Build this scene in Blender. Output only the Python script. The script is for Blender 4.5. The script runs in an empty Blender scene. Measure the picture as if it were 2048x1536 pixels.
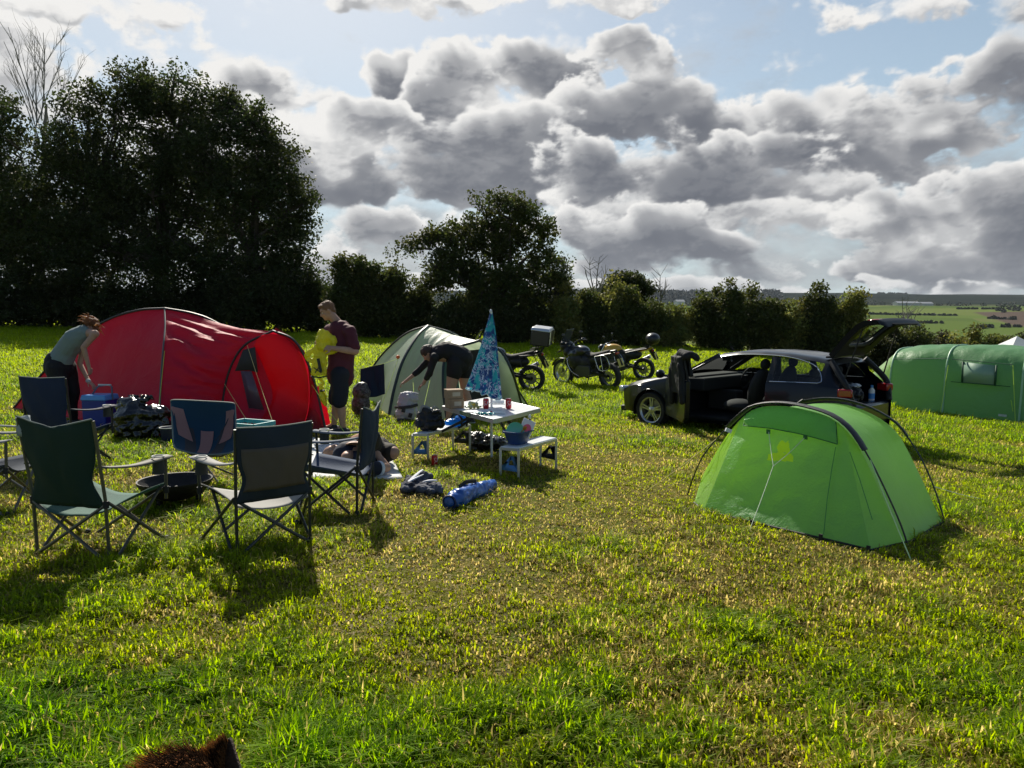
import bpy, bmesh, math, random
import numpy as np
from mathutils import Vector, Matrix, Euler, noise as mnoise
R = math.radians
PI = math.pi
random.seed(7)
RNG = np.random.default_rng(11)
S = bpy.context.scene
COL = S.collection
# ---------------------------------------------------------------- camera
F = 1480.0; HY = 632.0; CH = 1.55            # focal (px of 2048), horizon row, camera height
PITCH = math.atan((768 - HY) / F)
cam_d = bpy.data.cameras.new('camera'); cam = bpy.data.objects.new('camera', cam_d); COL.objects.link(cam)
cam.location = (0, 0, CH); cam.rotation_euler = (PI/2 - PITCH, 0, 0)
cam_d.sensor_width = 36; cam_d.lens = 36 * (F / math.cos(PITCH)*math.cos(PITCH)) / 2048
cam_d.clip_start = .05; cam_d.clip_end = 20000
S.camera = cam
S.view_settings.view_transform = 'Standard'; S.view_settings.look = 'None'
S.view_settings.exposure = 0.5; S.view_settings.gamma = 1
# ---------------------------------------------------------------- sun direction
SUN_AZ = R(-16)      # left of the view axis (+Y)
SUN_EL = R(40)
SUN = Vector((math.sin(SUN_AZ)*math.cos(SUN_EL), math.cos(SUN_AZ)*math.cos(SUN_EL), math.sin(SUN_EL)))
sd = bpy.data.lights.new('sun', 'SUN'); sd.energy = 5.0; sd.angle = R(.53); sd.color = (1, .93, .80)
so = bpy.data.objects.new('sun', sd); COL.objects.link(so); so.location = (0, 0, 30)
so.rotation_euler = (-SUN).to_track_quat('-Z', 'Y').to_euler()
# ---------------------------------------------------------------- world: sky + clouds
W = bpy.data.worlds.new('World'); S.world = W; W.use_nodes = True
nt = W.node_tree; nt.nodes.clear()
class NB:
    """tiny node builder"""
    def __init__(s, nt): s.nt = nt
    def n(s, t, **k):
        o = s.nt.nodes.new(t)
        for a, v in k.items(): setattr(o, a, v)
        return o
    def link(s, a, b): s.nt.links.new(a, b)
    def m(s, op, a, b=None, c=None, clamp=False):
        o = s.n('ShaderNodeMath', operation=op); o.use_clamp = clamp
        for i, v in enumerate((a, b, c)):
            if v is None: continue
            if isinstance(v, (int, float)): o.inputs[i].default_value = v
            else: s.link(v, o.inputs[i])
        return o.outputs[0]
    def vm(s, op, a, b=None, out=0):
        o = s.n('ShaderNodeVectorMath', operation=op)
        for i, v in enumerate((a, b)):
            if v is None: continue
            if isinstance(v, (tuple, list)): o.inputs[i].default_value = v
            else: s.link(v, o.inputs[i])
        return o.outputs[out]
    def ss(s, x, a, b, lo=0., hi=1.):
        o = s.n('ShaderNodeMapRange', interpolation_type='SMOOTHSTEP')
        o.inputs[1].default_value = a; o.inputs[2].default_value = b
        o.inputs[3].default_value = lo; o.inputs[4].default_value = hi
        s.link(x, o.inputs[0]); return o.outputs[0]
    def noise(s, v, scale, detail=6, rough=.55, dist=0., typ='FBM', lac=2.):
        o = s.n('ShaderNodeTexNoise', noise_dimensions='3D', noise_type=typ)
        o.inputs['Scale'].default_value = scale; o.inputs['Detail'].default_value = detail
        o.inputs['Roughness'].default_value = rough; o.inputs['Distortion'].default_value = dist
        o.inputs['Lacunarity'].default_value = lac
        if v is not None: s.link(v, o.inputs['Vector'])
        return o
    def mixc(s, f, a, b, typ='MIX'):
        o = s.n('ShaderNodeMix', data_type='RGBA', blend_type=typ)
        for i, v in ((0, f), (6, a), (7, b)):
            if isinstance(v, (int, float)): o.inputs[i].default_value = v
            elif isinstance(v, (tuple, list)): o.inputs[i].default_value = (*v[:3], 1)
            else: s.link(v, o.inputs[i])
        return o.outputs[2]
    def ramp(s, f, stops):
        o = s.n('ShaderNodeValToRGB'); e = o.color_ramp.elements
        while len(e) < len(stops): e.new(.5)
        for q, (p, c) in zip(e, stops): q.position = p; q.color = (*c[:3], 1)
        s.link(f, o.inputs[0]); return o.outputs[0]
b = NB(nt)
sky = b.n('ShaderNodeTexSky', sky_type='NISHITA', sun_disc=False)
sky.sun_elevation = SUN_EL; sky.sun_rotation = SUN_AZ
sky.air_density = 1.0; sky.dust_density = .8; sky.ozone_density = 2.0
tc = b.n('ShaderNodeTexCoord').outputs['Generated']
sep = b.n('ShaderNodeSeparateXYZ'); b.link(tc, sep.inputs[0])
# thin morning vapour pales the blue on the sun's side of the sky
fr = b.ss(sep.outputs[1], -.2, .7, 0., 1.)
lo = b.ss(sep.outputs[2], .42, .0, .30, .75)
fin = b.mixc(b.m('MULTIPLY', fr, lo), sky.outputs[0], (6.2, 7.9, 8.6))
bg = b.n('ShaderNodeBackground'); bg.inputs['Strength'].default_value = .065
b.link(fin, bg.inputs['Color'])
wo = b.n('ShaderNodeOutputWorld'); b.link(bg.outputs[0], wo.inputs['Surface'])

# ---------------------------------------------------------------- materials
MATS = {}
def mat(name, col, rough=.6, metal=0., transl=0., var=0., vscale=8., bump=0., bscale=40., spec=.5, col2=None, coat=0., alpha=1., attr=None, tcol=None, trans=0., sheen=0., tval=1.5):
    if name in MATS: return MATS[name]
    m = bpy.data.materials.new(name); m.use_nodes = True; MATS[name] = m
    t = m.node_tree; k = NB(t); p = t.nodes['Principled BSDF']; out = t.nodes['Material Output']
    p.inputs['Roughness'].default_value = rough; p.inputs['Metallic'].default_value = metal
    p.inputs['Specular IOR Level'].default_value = spec
    p.inputs['Coat Weight'].default_value = coat; p.inputs['Alpha'].default_value = alpha
    p.inputs['Transmission Weight'].default_value = trans; p.inputs['Sheen Weight'].default_value = sheen
    oc = k.n('ShaderNodeTexCoord').outputs['Object']
    c = None
    if attr:
        a = k.n('ShaderNodeAttribute', attribute_name=attr); c = a.outputs['Color']
    elif var or col2:
        n = k.noise(oc, vscale, 5, .6)
        f = k.ss(n.outputs[0], .35, .65)
        c2 = col2 or tuple(x*(1-var) for x in col)
        c = k.mixc(f, col, c2)
    if c is not None: k.link(c, p.inputs['Base Color'])
    else: p.inputs['Base Color'].default_value = (*col, 1)
    if bump:
        n = k.noise(oc, bscale, 4, .6)
        bp = k.n('ShaderNodeBump'); bp.inputs['Strength'].default_value = bump; bp.inputs['Distance'].default_value = .01
        k.link(n.outputs[0], bp.inputs['Height']); k.link(bp.outputs[0], p.inputs['Normal'])
    if transl:
        tr = k.n('ShaderNodeBsdfTranslucent'); mx = k.n('ShaderNodeMixShader'); mx.inputs[0].default_value = transl
        if tcol: tr.inputs[0].default_value = (*tcol, 1)
        elif c is not None:
            hs = k.n('ShaderNodeHueSaturation'); hs.inputs['Saturation'].default_value = 1.12; hs.inputs['Value'].default_value = tval
            k.link(c, hs.inputs['Color']); k.link(hs.outputs[0], tr.inputs[0])
        else: tr.inputs[0].default_value = (*[min(1, x*1.4) for x in col], 1)
        k.link(p.outputs[0], mx.inputs[1]); k.link(tr.outputs[0], mx.inputs[2]); k.link(mx.outputs[0], out.inputs[0])
    return m
def cols(o, rgb):
    pass
# ---------------------------------------------------------------- mesh helpers
def npmesh(name, V, Fc, m, parent=None, color=None, smooth=False):
    """V (n,3), Fc (m,k) equal-size faces -> one mesh object"""
    V = np.asarray(V, dtype=np.float32); Fc = np.asarray(Fc, dtype=np.int32)
    me = bpy.data.meshes.new(name); k = Fc.shape[1]
    me.vertices.add(len(V)); me.vertices.foreach_set('co', V.ravel())
    me.loops.add(Fc.size); me.loops.foreach_set('vertex_index', Fc.ravel())
    me.polygons.add(len(Fc)); me.polygons.foreach_set('loop_start', np.arange(0, Fc.size, k, dtype=np.int32))
    me.polygons.foreach_set('loop_total', np.full(len(Fc), k, dtype=np.int32))
    if smooth: me.polygons.foreach_set('use_smooth', np.ones(len(Fc), dtype=bool))
    me.update(calc_edges=True)
    if color is not None:
        at = me.color_attributes.new('Col', 'FLOAT_COLOR', 'POINT')
        c = np.ones((len(V), 4), dtype=np.float32); c[:, :3] = color
        at.data.foreach_set('color', c.ravel())
    me.materials.append(m)
    o = bpy.data.objects.new(name, me); COL.objects.link(o)
    if parent: o.parent = parent
    return o
def tag(o, label=None, cat=None, group=None, kind=None):
    if label: o['label'] = label
    if cat: o['category'] = cat
    if group: o['group'] = group
    if kind: o['kind'] = kind
    return o
def thing(name, label, cat, loc=(0, 0, 0), rz=0., group=None, rx=0., ry=0.):
    o = bpy.data.objects.new(name, None); COL.objects.link(o); o.empty_display_size = .1
    o.location = loc; o.rotation_euler = (rx, ry, rz)
    return tag(o, label, cat, group)
def catmull(pts, n=6, closed=False):
    P = [Vector(p) for p in pts]
    if len(P) < 3: return P
    out = []; N = len(P)
    rng = range(N if closed else N-1)
    for i in rng:
        p0 = P[i-1] if (i > 0 or closed) else P[0]*2 - P[1]
        p1 = P[i]; p2 = P[(i+1) % N]
        p3 = P[(i+2) % N] if (i+2 < N or closed) else p2*2 - p1
        for q in range(n):
            t = q/n
            out.append(.5*((2*p1) + (p2-p0)*t + (2*p0-5*p1+4*p2-p3)*t*t + (3*p1-p0-3*p2+p3)*t**3))
    if not closed: out.append(P[-1])
    return out
TMP = bpy.data.scenes.new('workbench')
class MB:
    def __init__(s): s.v = []; s.f = []; s.mi = []; s.cur = 0
    def add(s, v, f, M=None):
        o = len(s.v)
        s.v += [tuple((M @ Vector(p)) if M else p) for p in v]
        for q in f: s.f.append([i+o for i in q]); s.mi.append(s.cur)
        return s
    def box(s, c, d, rot=None, taper=1.):
        x, y, z = d[0]/2, d[1]/2, d[2]/2; t = taper
        v = [(-x,-y,-z),(x,-y,-z),(x,y,-z),(-x,y,-z),(-x*t,-y*t,z),(x*t,-y*t,z),(x*t,y*t,z),(-x*t,y*t,z)]
        f = [(0,3,2,1),(4,5,6,7),(0,1,5,4),(1,2,6,5),(2,3,7,6),(3,0,4,7)]
        M = Matrix.Translation(c)
        if rot: M = M @ (rot.to_4x4() if isinstance(rot, Matrix) else Euler(rot).to_matrix().to_4x4())
        return s.add(v, f, M)
    def bar(s, a, b_, w, h=None, up=(0, 0, 1)):
        a = Vector(a); b_ = Vector(b_); h = h or w; d = b_-a; L = d.length
        z = d.normalized(); u = Vector(up)
        if abs(z.dot(u)) > .98: u = Vector((0, 1, 0))
        x = u.cross(z).normalized(); y = z.cross(x)
        M = Matrix((x, y, z)).transposed()
        return s.box((a+b_)/2, (w, h, L), M)
    def tube(s, pts, r, n=8, cap=True, closed=False, flat=1., up=None):
        P = [Vector(p) for p in pts]; N = len(P)
        rr = list(r) if hasattr(r, '__len__') else [r]*N
        if len(rr) != N:
            rr = list(np.interp(np.linspace(0, 1, N), np.linspace(0, 1, len(rr)), rr))
        v = []; f = []; prev = Vector(up) if up else None
        for i in range(N):
            if closed: t = P[(i+1) % N]-P[i-1]
            else: t = P[min(i+1, N-1)]-P[max(i-1, 0)]
            if t.length < 1e-9: t = Vector((0, 0, 1))
            t.normalize()
            if prev is None:
                prev = Vector((0, 0, 1)) if abs(t.z) < .9 else Vector((1, 0, 0))
            a = prev - t*prev.dot(t)
            if a.length < 1e-6: a = t.orthogonal()
            a.normalize(); bb = t.cross(a); prev = a
            for k in range(n):
                th = 2*PI*k/n
                v.append(P[i] + (a*math.cos(th)*flat + bb*math.sin(th))*rr[i])
        M = N if closed else N-1
        for i in range(M):
            for k in range(n):
                j = (i+1) % N
                f.append((i*n+k, i*n+(k+1) % n, j*n+(k+1) % n, j*n+k))
        if cap and not closed:
            f.append(tuple(range(n))[::-1]); f.append(tuple((N-1)*n+k for k in range(n)))
        return s.add(v, f)
    def limb(s, pts, r, n=12, flat=1., up=None):
        """tube with round ends"""
        P = [Vector(p) for p in pts]; rr = list(r) if hasattr(r, '__len__') else [r]*len(P)
        a = (P[0]-P[1]).normalized(); z = (P[-1]-P[-2]).normalized()
        q = [P[0]+a*rr[0]*k for k in (.98, .8, .45)] + P + [P[-1]+z*rr[-1]*k for k in (.45, .8, .98)]
        w = [rr[0]*k for k in (.15, .6, .88)] + rr + [rr[-1]*k for k in (.88, .6, .15)]
        return s.tube(q, w, n, True, False, flat, up)
    def lathe(s, prof, n=24, c=(0, 0, 0), M=None, cap=True):
        v = []; f = []; k = len(prof)
        for i in range(n):
            t = 2*PI*i/n
            for (r, z) in prof: v.append((r*math.cos(t), r*math.sin(t), z))
        for i in range(n):
            j = (i+1) % n
            for q in range(k-1): f.append((i*k+q, j*k+q, j*k+q+1, i*k+q+1))
        if cap:
            if prof[0][0] > 1e-5: f.append(tuple(i*k for i in range(n))[::-1])
            if prof[-1][0] > 1e-5: f.append(tuple(i*k+k-1 for i in range(n)))
        T = Matrix.Translation(c)
        return s.add(v, f, T @ M if M else T)
    def ell(s, c, r, M=None, n=16, m=10):
        v = []; f = []
        if not hasattr(r, '__len__'): r = (r, r, r)
        for i in range(1, m):
            ph = PI*i/m
            for j in range(n):
                th = 2*PI*j/n; v.append((r[0]*math.sin(ph)*math.cos(th), r[1]*math.sin(ph)*math.sin(th), r[2]*math.cos(ph)))
        v += [(0, 0, r[2]), (0, 0, -r[2])]; T = len(v)-2
        for i in range(m-2):
            for j in range(n): f.append((i*n+j, (i+1)*n+j, (i+1)*n+(j+1) % n, i*n+(j+1) % n))
        for j in range(n):
            f.append((T, j, (j+1) % n)); f.append((T+1, (m-2)*n+(j+1) % n, (m-2)*n+j))
        X = Matrix.Translation(c)
        return s.add(v, f, X @ M.to_4x4() if M else X)
    def prism(s, poly, th, M=None):
        """poly in xy, extruded along z by th"""
        n = len(poly)
        v = [(p[0], p[1], 0) for p in poly] + [(p[0], p[1], th) for p in poly]
        f = [tuple(range(n))[::-1], tuple(range(n, 2*n))] + [(i, (i+1) % n, n+(i+1) % n, n+i) for i in range(n)]
        return s.add(v, f, M)
    def grid(s, G):
        """G[i][j] -> points"""
        m, n = len(G), len(G[0]); v = [tuple(p) for row in G for p in row]
        f = [(i*n+j, i*n+j+1, (i+1)*n+j+1, (i+1)*n+j) for i in range(m-1) for j in range(n-1)]
        return s.add(v, f)
    def build(s, name, m, parent=None, smooth=True, ang=35, bevel=0., weld=0., solid=0., sub=0):
        me = bpy.data.meshes.new(name); me.from_pydata([tuple(p) for p in s.v], [], s.f)
        ms = m if isinstance(m, (list, tuple)) else [m]
        for q in ms: me.materials.append(q)
        if len(ms) > 1:
            for p, i in zip(me.polygons, s.mi): p.material_index = i
        if weld:
            bm = bmesh.new(); bm.from_mesh(me); bmesh.ops.remove_doubles(bm, verts=bm.verts, dist=weld)
            bmesh.ops.recalc_face_normals(bm, faces=bm.faces); bm.to_mesh(me); bm.free()
        me.update()
        if smooth:
            me.shade_smooth(); me.set_sharp_from_angle(angle=R(ang))
        o = bpy.data.objects.new(name, me); COL.objects.link(o)
        if parent: o.parent = parent
        if solid:
            q = o.modifiers.new('t', 'SOLIDIFY'); q.thickness = solid; q.offset = 0
        if bevel:
            q = o.modifiers.new('b', 'BEVEL'); q.width = bevel; q.segments = 2; q.limit_method = 'ANGLE'
        if sub:
            q = o.modifiers.new('s', 'SUBSURF'); q.levels = sub; q.render_levels = sub
        return o
    def organic(s, name, m, parent=None, voxel=.008, smooth=6, disp=None, paint=None):
        """fuse everything into one continuous skin; disp = [(scale, amount)]"""
        me = bpy.data.meshes.new(name); me.from_pydata([tuple(p) for p in s.v], [], s.f)
        o = bpy.data.objects.new(name, me); TMP.collection.objects.link(o)
        q = o.modifiers.new('r', 'REMESH'); q.mode = 'VOXEL'; q.voxel_size = voxel
        if smooth:
            q = o.modifiers.new('s', 'SMOOTH'); q.iterations = smooth; q.factor = .5
        
        with bpy.context.temp_override(scene=TMP, view_layer=TMP.view_layers[0]):
            dg = bpy.context.evaluated_depsgraph_get(); nm = bpy.data.meshes.new_from_object(o.evaluated_get(dg))
        TMP.collection.objects.unlink(o); COL.objects.link(o); o.modifiers.clear(); o.data = nm; bpy.data.meshes.remove(me); nm.name = name
        if disp:
            nv = len(nm.vertices); co = np.empty(nv*3, np.float32); nm.vertices.foreach_get('co', co); co = co.reshape(-1, 3)
            for (sc, am, kind) in disp:
                no = np.empty(nv*3, np.float32); nm.vertices.foreach_get('normal', no); no = no.reshape(-1, 3); d = np.empty(nv, np.float32)
                for i in range(nv):
                    p = Vector((float(co[i, 0])*sc, float(co[i, 1])*sc, float(co[i, 2])*sc)); q = mnoise.noise(p)
                    d[i] = abs(q)*2-.6 if kind == 'r' else q
                co = co+no*(d*am)[:, None]; nm.vertices.foreach_set('co', co.ravel()); nm.update()
        nm.materials.clear()
        for q in (m if isinstance(m, (list, tuple)) else [m]): nm.materials.append(q)
        if paint:
            for p in nm.polygons: p.material_index = paint(p.center, p.normal)
        nm.shade_smooth()
        if parent: o.parent = parent
        return o
def dup(root, loc, rz, label=None, group=None):
    r = root.copy(); COL.objects.link(r); r.location = loc; r.rotation_euler = (0, 0, rz)
    if label: r['label'] = label
    if group: r['group'] = group
    def rec(a, pa):
        for ch in list(a.children):
            c = ch.copy(); COL.objects.link(c); c.parent = pa; rec(ch, c)
    rec(root, r)
    return r
# ---------------------------------------------------------------- cloud bank: computed as a light-and-density field over directions
def dir_of(px, py):
    d = np.array([(px-1024)/F, 1.0, (768-py)/F]); c, s = math.cos(PITCH), math.sin(PITCH)
    y = d[1]*c+d[2]*s; z = -d[1]*s+d[2]*c
    return math.atan2(d[0], y), math.atan2(z, math.hypot(d[0], y))
_rg = np.random.default_rng(5); _PG = _rg.random((256, 256))*2*PI; _PX, _PY = np.cos(_PG), np.sin(_PG)
def perlin(x, y, o=0):
    x = x+o*17.17; y = y+o*9.41
    xi = np.floor(x).astype(int); yi = np.floor(y).astype(int); fx = x-xi; fy = y-yi
    def g(i, j, dx, dy):
        a = (i) & 255; c = (j) & 255
        return _PX[a, c]*dx+_PY[a, c]*dy
    u = fx*fx*fx*(fx*(fx*6-15)+10); v = fy*fy*fy*(fy*(fy*6-15)+10)
    a = g(xi, yi, fx, fy)*(1-u)+g(xi+1, yi, fx-1, fy)*u
    c = g(xi, yi+1, fx, fy-1)*(1-u)+g(xi+1, yi+1, fx-1, fy-1)*u
    return (a*(1-v)+c*v)*1.4
def pfbm(x, y, n=5, gain=.5, o=0, lac=2.03):
    r = 0; a = 1.; t = 0.; s = 1.
    for i in range(n): r = r+a*perlin(x*s, y*s, o+i); t += a; a *= gain; s *= lac
    return r/t
_WX = _rg.random((128, 128)); _WY = _rg.random((128, 128))
def worley(x, y, o=0):
    x = x+o*5.3; y = y+o*11.9; xi = np.floor(x).astype(int); yi = np.floor(y).astype(int); best = np.full(x.shape, 9.)
    for i in (-1, 0, 1):
        for j in (-1, 0, 1):
            a = (xi+i) & 127; c = (yi+j) & 127
            d = (xi+i+_WX[a, c]-x)**2+(yi+j+_WY[a, c]-y)**2; best = np.minimum(best, d)
    return np.sqrt(best)
def puffs(x, y, n=4, gain=.55, o=0):
    """cauliflower tops: bumps on bumps"""
    r = 0; a = 1.; t = 0.; s = 1.
    for i in range(n):
        w = np.clip(1-worley(x*s, y*s, o+i)**2*1.05, 0, 1); r = r+a*w; t += a; a *= gain; s *= 2.1
    return r/t
# layers from far to near: (darkness, detail scale, [(column, row, half width, half height, amount)...])
LAYERS = [
 (.25,.8,[(200,20,260,60,.7),(60,60,160,75,.75),(30,160,120,70,.6),(250,110,130,45,.55),(330,50,110,45,.55),(430,85,60,20,.45),(-200,50,200,100,.7),(560,300,260,170,.6),(1350,420,700,70,.5),(1900,450,300,120,.6)]),
 (.45,1.,[(860,-2,150,34,.8),(690,4,45,22,.7),(1725,18,100,36,.7),(1860,10,70,26,.5),(1260,-14,150,34,.8),(1480,44,50,16,.4),(2000,5,90,26,.6),(110,10,120,30,.6),(300,25,70,30,.6)]),
 (.75,1.,[(1620,270,130,85,.8),(1750,215,110,75,.8),(1890,180,100,50,.8),(1960,240,140,90,.9),(2020,110,70,55,.7),(2200,200,200,150,.9),(1880,330,170,70,.75),(1500,240,100,70,.75)]),
 (.95,1.1,[(490,135,85,36,.95),(560,190,60,34,.8),(640,200,60,30,.85),(800,170,55,55,.9),(790,140,32,26,.8)]),
 (.85,1.,[(900,160,70,60,.9),(1010,130,100,50,.95),(1110,170,80,70,.9),(960,230,120,70,.9),(860,250,120,60,.8)]),
 (1.1,1.,[(1240,95,62,44,1.),(1290,140,60,60,1.),(1200,180,90,60,.9),(1330,215,110,62,1.),(1420,250,90,50,.9),(1240,250,140,60,.9)]),
 (.9,1.,[(620,270,90,50,.7),(740,260,90,70,.8),(720,340,130,62,.85),(880,320,140,72,.95),(1040,300,130,80,.95),(940,370,170,45,.8)]),
 (1.1,1.,[(1180,300,120,60,.85),(1320,320,140,65,.95),(1480,320,150,60,.8),(1600,350,120,45,.7),(1250,375,160,36,.75),(1420,385,160,30,.6),(1700,370,90,35,.5)]),
 (.8,1.25,[(740,450,75,42,.8),(690,500,70,40,.7),(800,480,50,30,.6),(1160,440,60,45,.75),(1220,480,80,45,.7),(1290,450,60,45,.8),(1380,440,60,40,.85),(1400,500,110,45,.8),(1500,550,110,36,.7),(1280,545,120,30,.6)]),
 (1.,1.15,[(1660,450,50,34,.7),(1760,410,50,36,.7),(1790,470,100,50,.8),(1890,400,70,50,.8),(1970,440,100,70,.9),(2080,440,120,90,1.),(1740,520,120,36,.8),(1900,545,150,36,.85),(2050,540,150,50,.9)]),
 (.5,1.3,[(1240,575,330,20,.6),(1700,575,300,16,.6),(900,580,260,24,.6),(560,540,200,50,.6)]),
 (.7,1.,[(-300,300,250,200,.8),(2450,330,260,220,.8),(1500,-140,220,50,.6),(600,-170,260,60,.6)])]
def layer(A, E, blobs, sc, seed):
    wx = pfbm(A*7+seed, E*9, 4, .5, 1); wy = pfbm(A*7+seed, E*9, 4, .5, 7)
    w2x = pfbm(A*23+seed, E*29, 3, .55, 3); w2y = pfbm(A*23+seed, E*29, 3, .55, 9)
    A1 = A+wx*.040+w2x*.016; E1 = E+wy*.028+w2y*.012
    tot = np.zeros_like(A)
    for (cx, cy, rx, ry, am) in blobs:
        a0, e0 = dir_of(cx, cy); a1 = dir_of(cx+rx, cy)[0]; e1 = dir_of(cx, cy-ry)[1]
        dx = (A1-a0)/abs(a1-a0); dy = (E1-e0)/abs(e1-e0)
        g = np.clip(1-(dx*dx+dy*dy)/2.1, 0, 1)**1.2*am
        tot = np.maximum(tot, g)+.35*np.minimum(tot, g)
    X = (A+wx*.016)*8.5*sc+seed*3.7; Y = (E+wy*.016)*12*sc+seed*1.9
    P = puffs(X, Y, 6, .56, seed % 7); N = pfbm(X*.8, Y*1.0, 7, .55, 20+seed)
    H = tot*.98+((P-.50)*.90+N*2.0)*(.35+.65*np.clip(tot*2.5, 0, 1))-.43
    return H
def smooth01n(x, a, c):
    t = np.clip((x-a)/(c-a), 0, 1); return t*t*(3-2*t)
def shift(a, dx, dy):
    """sample a at (i+dy, j+dx) with edge clamp, bilinear"""
    h, w = a.shape; jj = np.clip(np.arange(w)+dx, 0, w-1.001); ii = np.clip(np.arange(h)+dy, 0, h-1.001)
    j0 = jj.astype(int); i0 = ii.astype(int); fj = (jj-j0)[None, :]; fi = (ii-i0)[:, None]
    return (a[np.ix_(i0, j0)]*(1-fj)+a[np.ix_(i0, j0+1)]*fj)*(1-fi)+(a[np.ix_(i0+1, j0)]*(1-fj)+a[np.ix_(i0+1, j0+1)]*fj)*fi
def make_clouds(az, el):
    A, E = A0, E0 = np.meshgrid(az, el)              # rows: elevation rising
    px = abs(az[1]-az[0]); sx, sy = -.40, .92        # towards the sun as seen in the sky
    sun_side = np.exp(-(((A+.28)/.50)**2))*smooth01n(E, .02, .40)
    low = smooth01n(E, .15, .0)
    al = np.zeros_like(A); pre = np.zeros_like(A)
    veil = smooth01n(pfbm(A*6, E*13, 6, .6, 33)+.55-.62*smooth01n(E, .12, .27), .0, .9)*.8
    al = veil; pre = veil*(.60+.14*sun_side+.22*pfbm(A*9, E*20, 6, .6, 37))
    gl = .34*sun_side*smooth01n(E, .10, .36); pre = pre*(1-gl)+.97*gl; al = al*(1-gl)+gl
    for li, (dark, sc, blobs) in enumerate(LAYERS):
        bb = [(dir_of(cx-rx*2, cy)[0], dir_of(cx+rx*2, cy)[0], dir_of(cx, cy+ry*2)[1], dir_of(cx, cy-ry*2)[1]) for (cx, cy, rx, ry, am) in blobs]
        j0, j1 = np.searchsorted(az, [min(q[0] for q in bb)-.05, max(q[1] for q in bb)+.05]); i0, i1 = np.searchsorted(el, [min(q[2] for q in bb)-.04, max(q[3] for q in bb)+.04])
        if j1-j0 < 4 or i1-i0 < 4: continue
        W_ = (slice(i0, i1), slice(j0, j1)); A, E = A0[W_], E0[W_]
        H = layer(A, E, blobs, sc, li+1)
        soft = .20+.70*np.clip(pfbm(A*11, E*13, 4, .55, li+50)*1.6+.28, 0, 1)**1.3
        H = H+(pfbm(A*60+li, E*75, 5, .62, li+90)*.16+pfbm(A*24+li, E*30, 4, .55, li+95)*.16)*(.4+.6*np.exp(-(H/.3)**2))
        a = smooth01n(H, -.10, soft); T = np.clip(H, 0, .9)
        tau = np.zeros_like(T); ws = 0; st = .0040/px
        for k in range(1, 13):
            d = st*k*(1+.10*k); w = .90**k; tau += w*shift(T, sx*d, sy*d); ws += w
        tau /= ws
        relief = np.zeros_like(T)
        for d, w in ((.0015, .55), (.005, .9), (.013, 1.0), (.03, .6)): relief += w*(H-shift(H, sx*d/px, sy*d/px))
        big = np.clip(.62+1.5*pfbm(A*6, E*9, 4, .55, li+70), .12, 1.3)
        shade = np.exp(-(3.3*tau+1.25*T)*dark*big)
        b_ = .22+.84*shade+np.clip(relief, -.3, .45)*.40*(.30+.70*np.exp(-2.*tau*dark))
        b_ = b_*(.88+.22*sun_side[W_])+.06*sun_side[W_]
        b_ = b_*(1-.30*low[W_])+.55*.30*low[W_]
        pre[W_] = pre[W_]*(1-a)+b_*a; al[W_] = al[W_]*(1-a)+a
    return al, np.clip(pre/np.maximum(al, 1e-3), .10, 1.02)
def cloud_rgb(b_):
    xs_ = [0, .2, .4, .6, .8, 1.02]
    r = np.interp(b_, xs_, [.095, .165, .26, .43, .70, .95]); g = np.interp(b_, xs_, [.105, .175, .27, .435, .70, .935]); bl = np.interp(b_, xs_, [.13, .205, .295, .45, .70, .91])
    return np.stack([r, g, bl], -1)
def smooth_axis(lo, hi, vlo, vhi, n_in, n_out):
    return np.r_[np.linspace(lo, vlo, n_out, endpoint=False), np.linspace(vlo, vhi, n_in), np.linspace(vhi, hi, n_out+1)[1:]]

#T
_al0, _br0 = make_clouds(np.linspace(-.66, .66, 1000), np.linspace(-.02, .415, 460))
def build_sky():
    az = np.linspace(-.66, .66, 1000); el = np.linspace(-.02, .415, 460)
    A, E = np.meshgrid(az, el); Rr = 14000.
    V = np.stack([np.sin(A)*np.cos(E), np.cos(A)*np.cos(E), np.sin(E)], -1)*Rr; V[..., 2] += CH
    edge = smooth01n(A, -.66, -.62)*smooth01n(-A, -.66, -.62)*smooth01n(-E, -.415, -.405)
    I = np.arange(A.size).reshape(A.shape)
    Fq = np.stack([I[:-1, :-1].ravel(), I[:-1, 1:].ravel(), I[1:, 1:].ravel(), I[1:, :-1].ravel()], 1)
    m = bpy.data.materials.new('clouds'); m.use_nodes = True; t = m.node_tree; t.nodes.clear(); k = NB(t)
    a = k.n('ShaderNodeAttribute', attribute_name='Col'); d = k.n('ShaderNodeAttribute', attribute_name='dens')
    e = k.n('ShaderNodeEmission'); tr = k.n('ShaderNodeBsdfTransparent'); mx = k.n('ShaderNodeMixShader'); o = k.n('ShaderNodeOutputMaterial')
    k.link(a.outputs['Color'], e.inputs[0]); e.inputs[1].default_value = .66; k.link(d.outputs['Fac'], mx.inputs[0]); k.link(tr.outputs[0], mx.inputs[1]); k.link(e.outputs[0], mx.inputs[2]); k.link(mx.outputs[0], o.inputs[0])
    try: m.cycles.emission_sampling = 'NONE'
    except Exception: pass
    ob = npmesh('sky', V.reshape(-1, 3), Fq, m, color=cloud_rgb(_br0).reshape(-1, 3), smooth=True)
    at_ = ob.data.attributes.new('dens', 'FLOAT', 'POINT'); at_.data.foreach_set('value', (_al0*edge).ravel().astype(np.float32))
    tag(ob, 'broken grey and white cumulus bank over the field', kind='structure')
build_sky()

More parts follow.
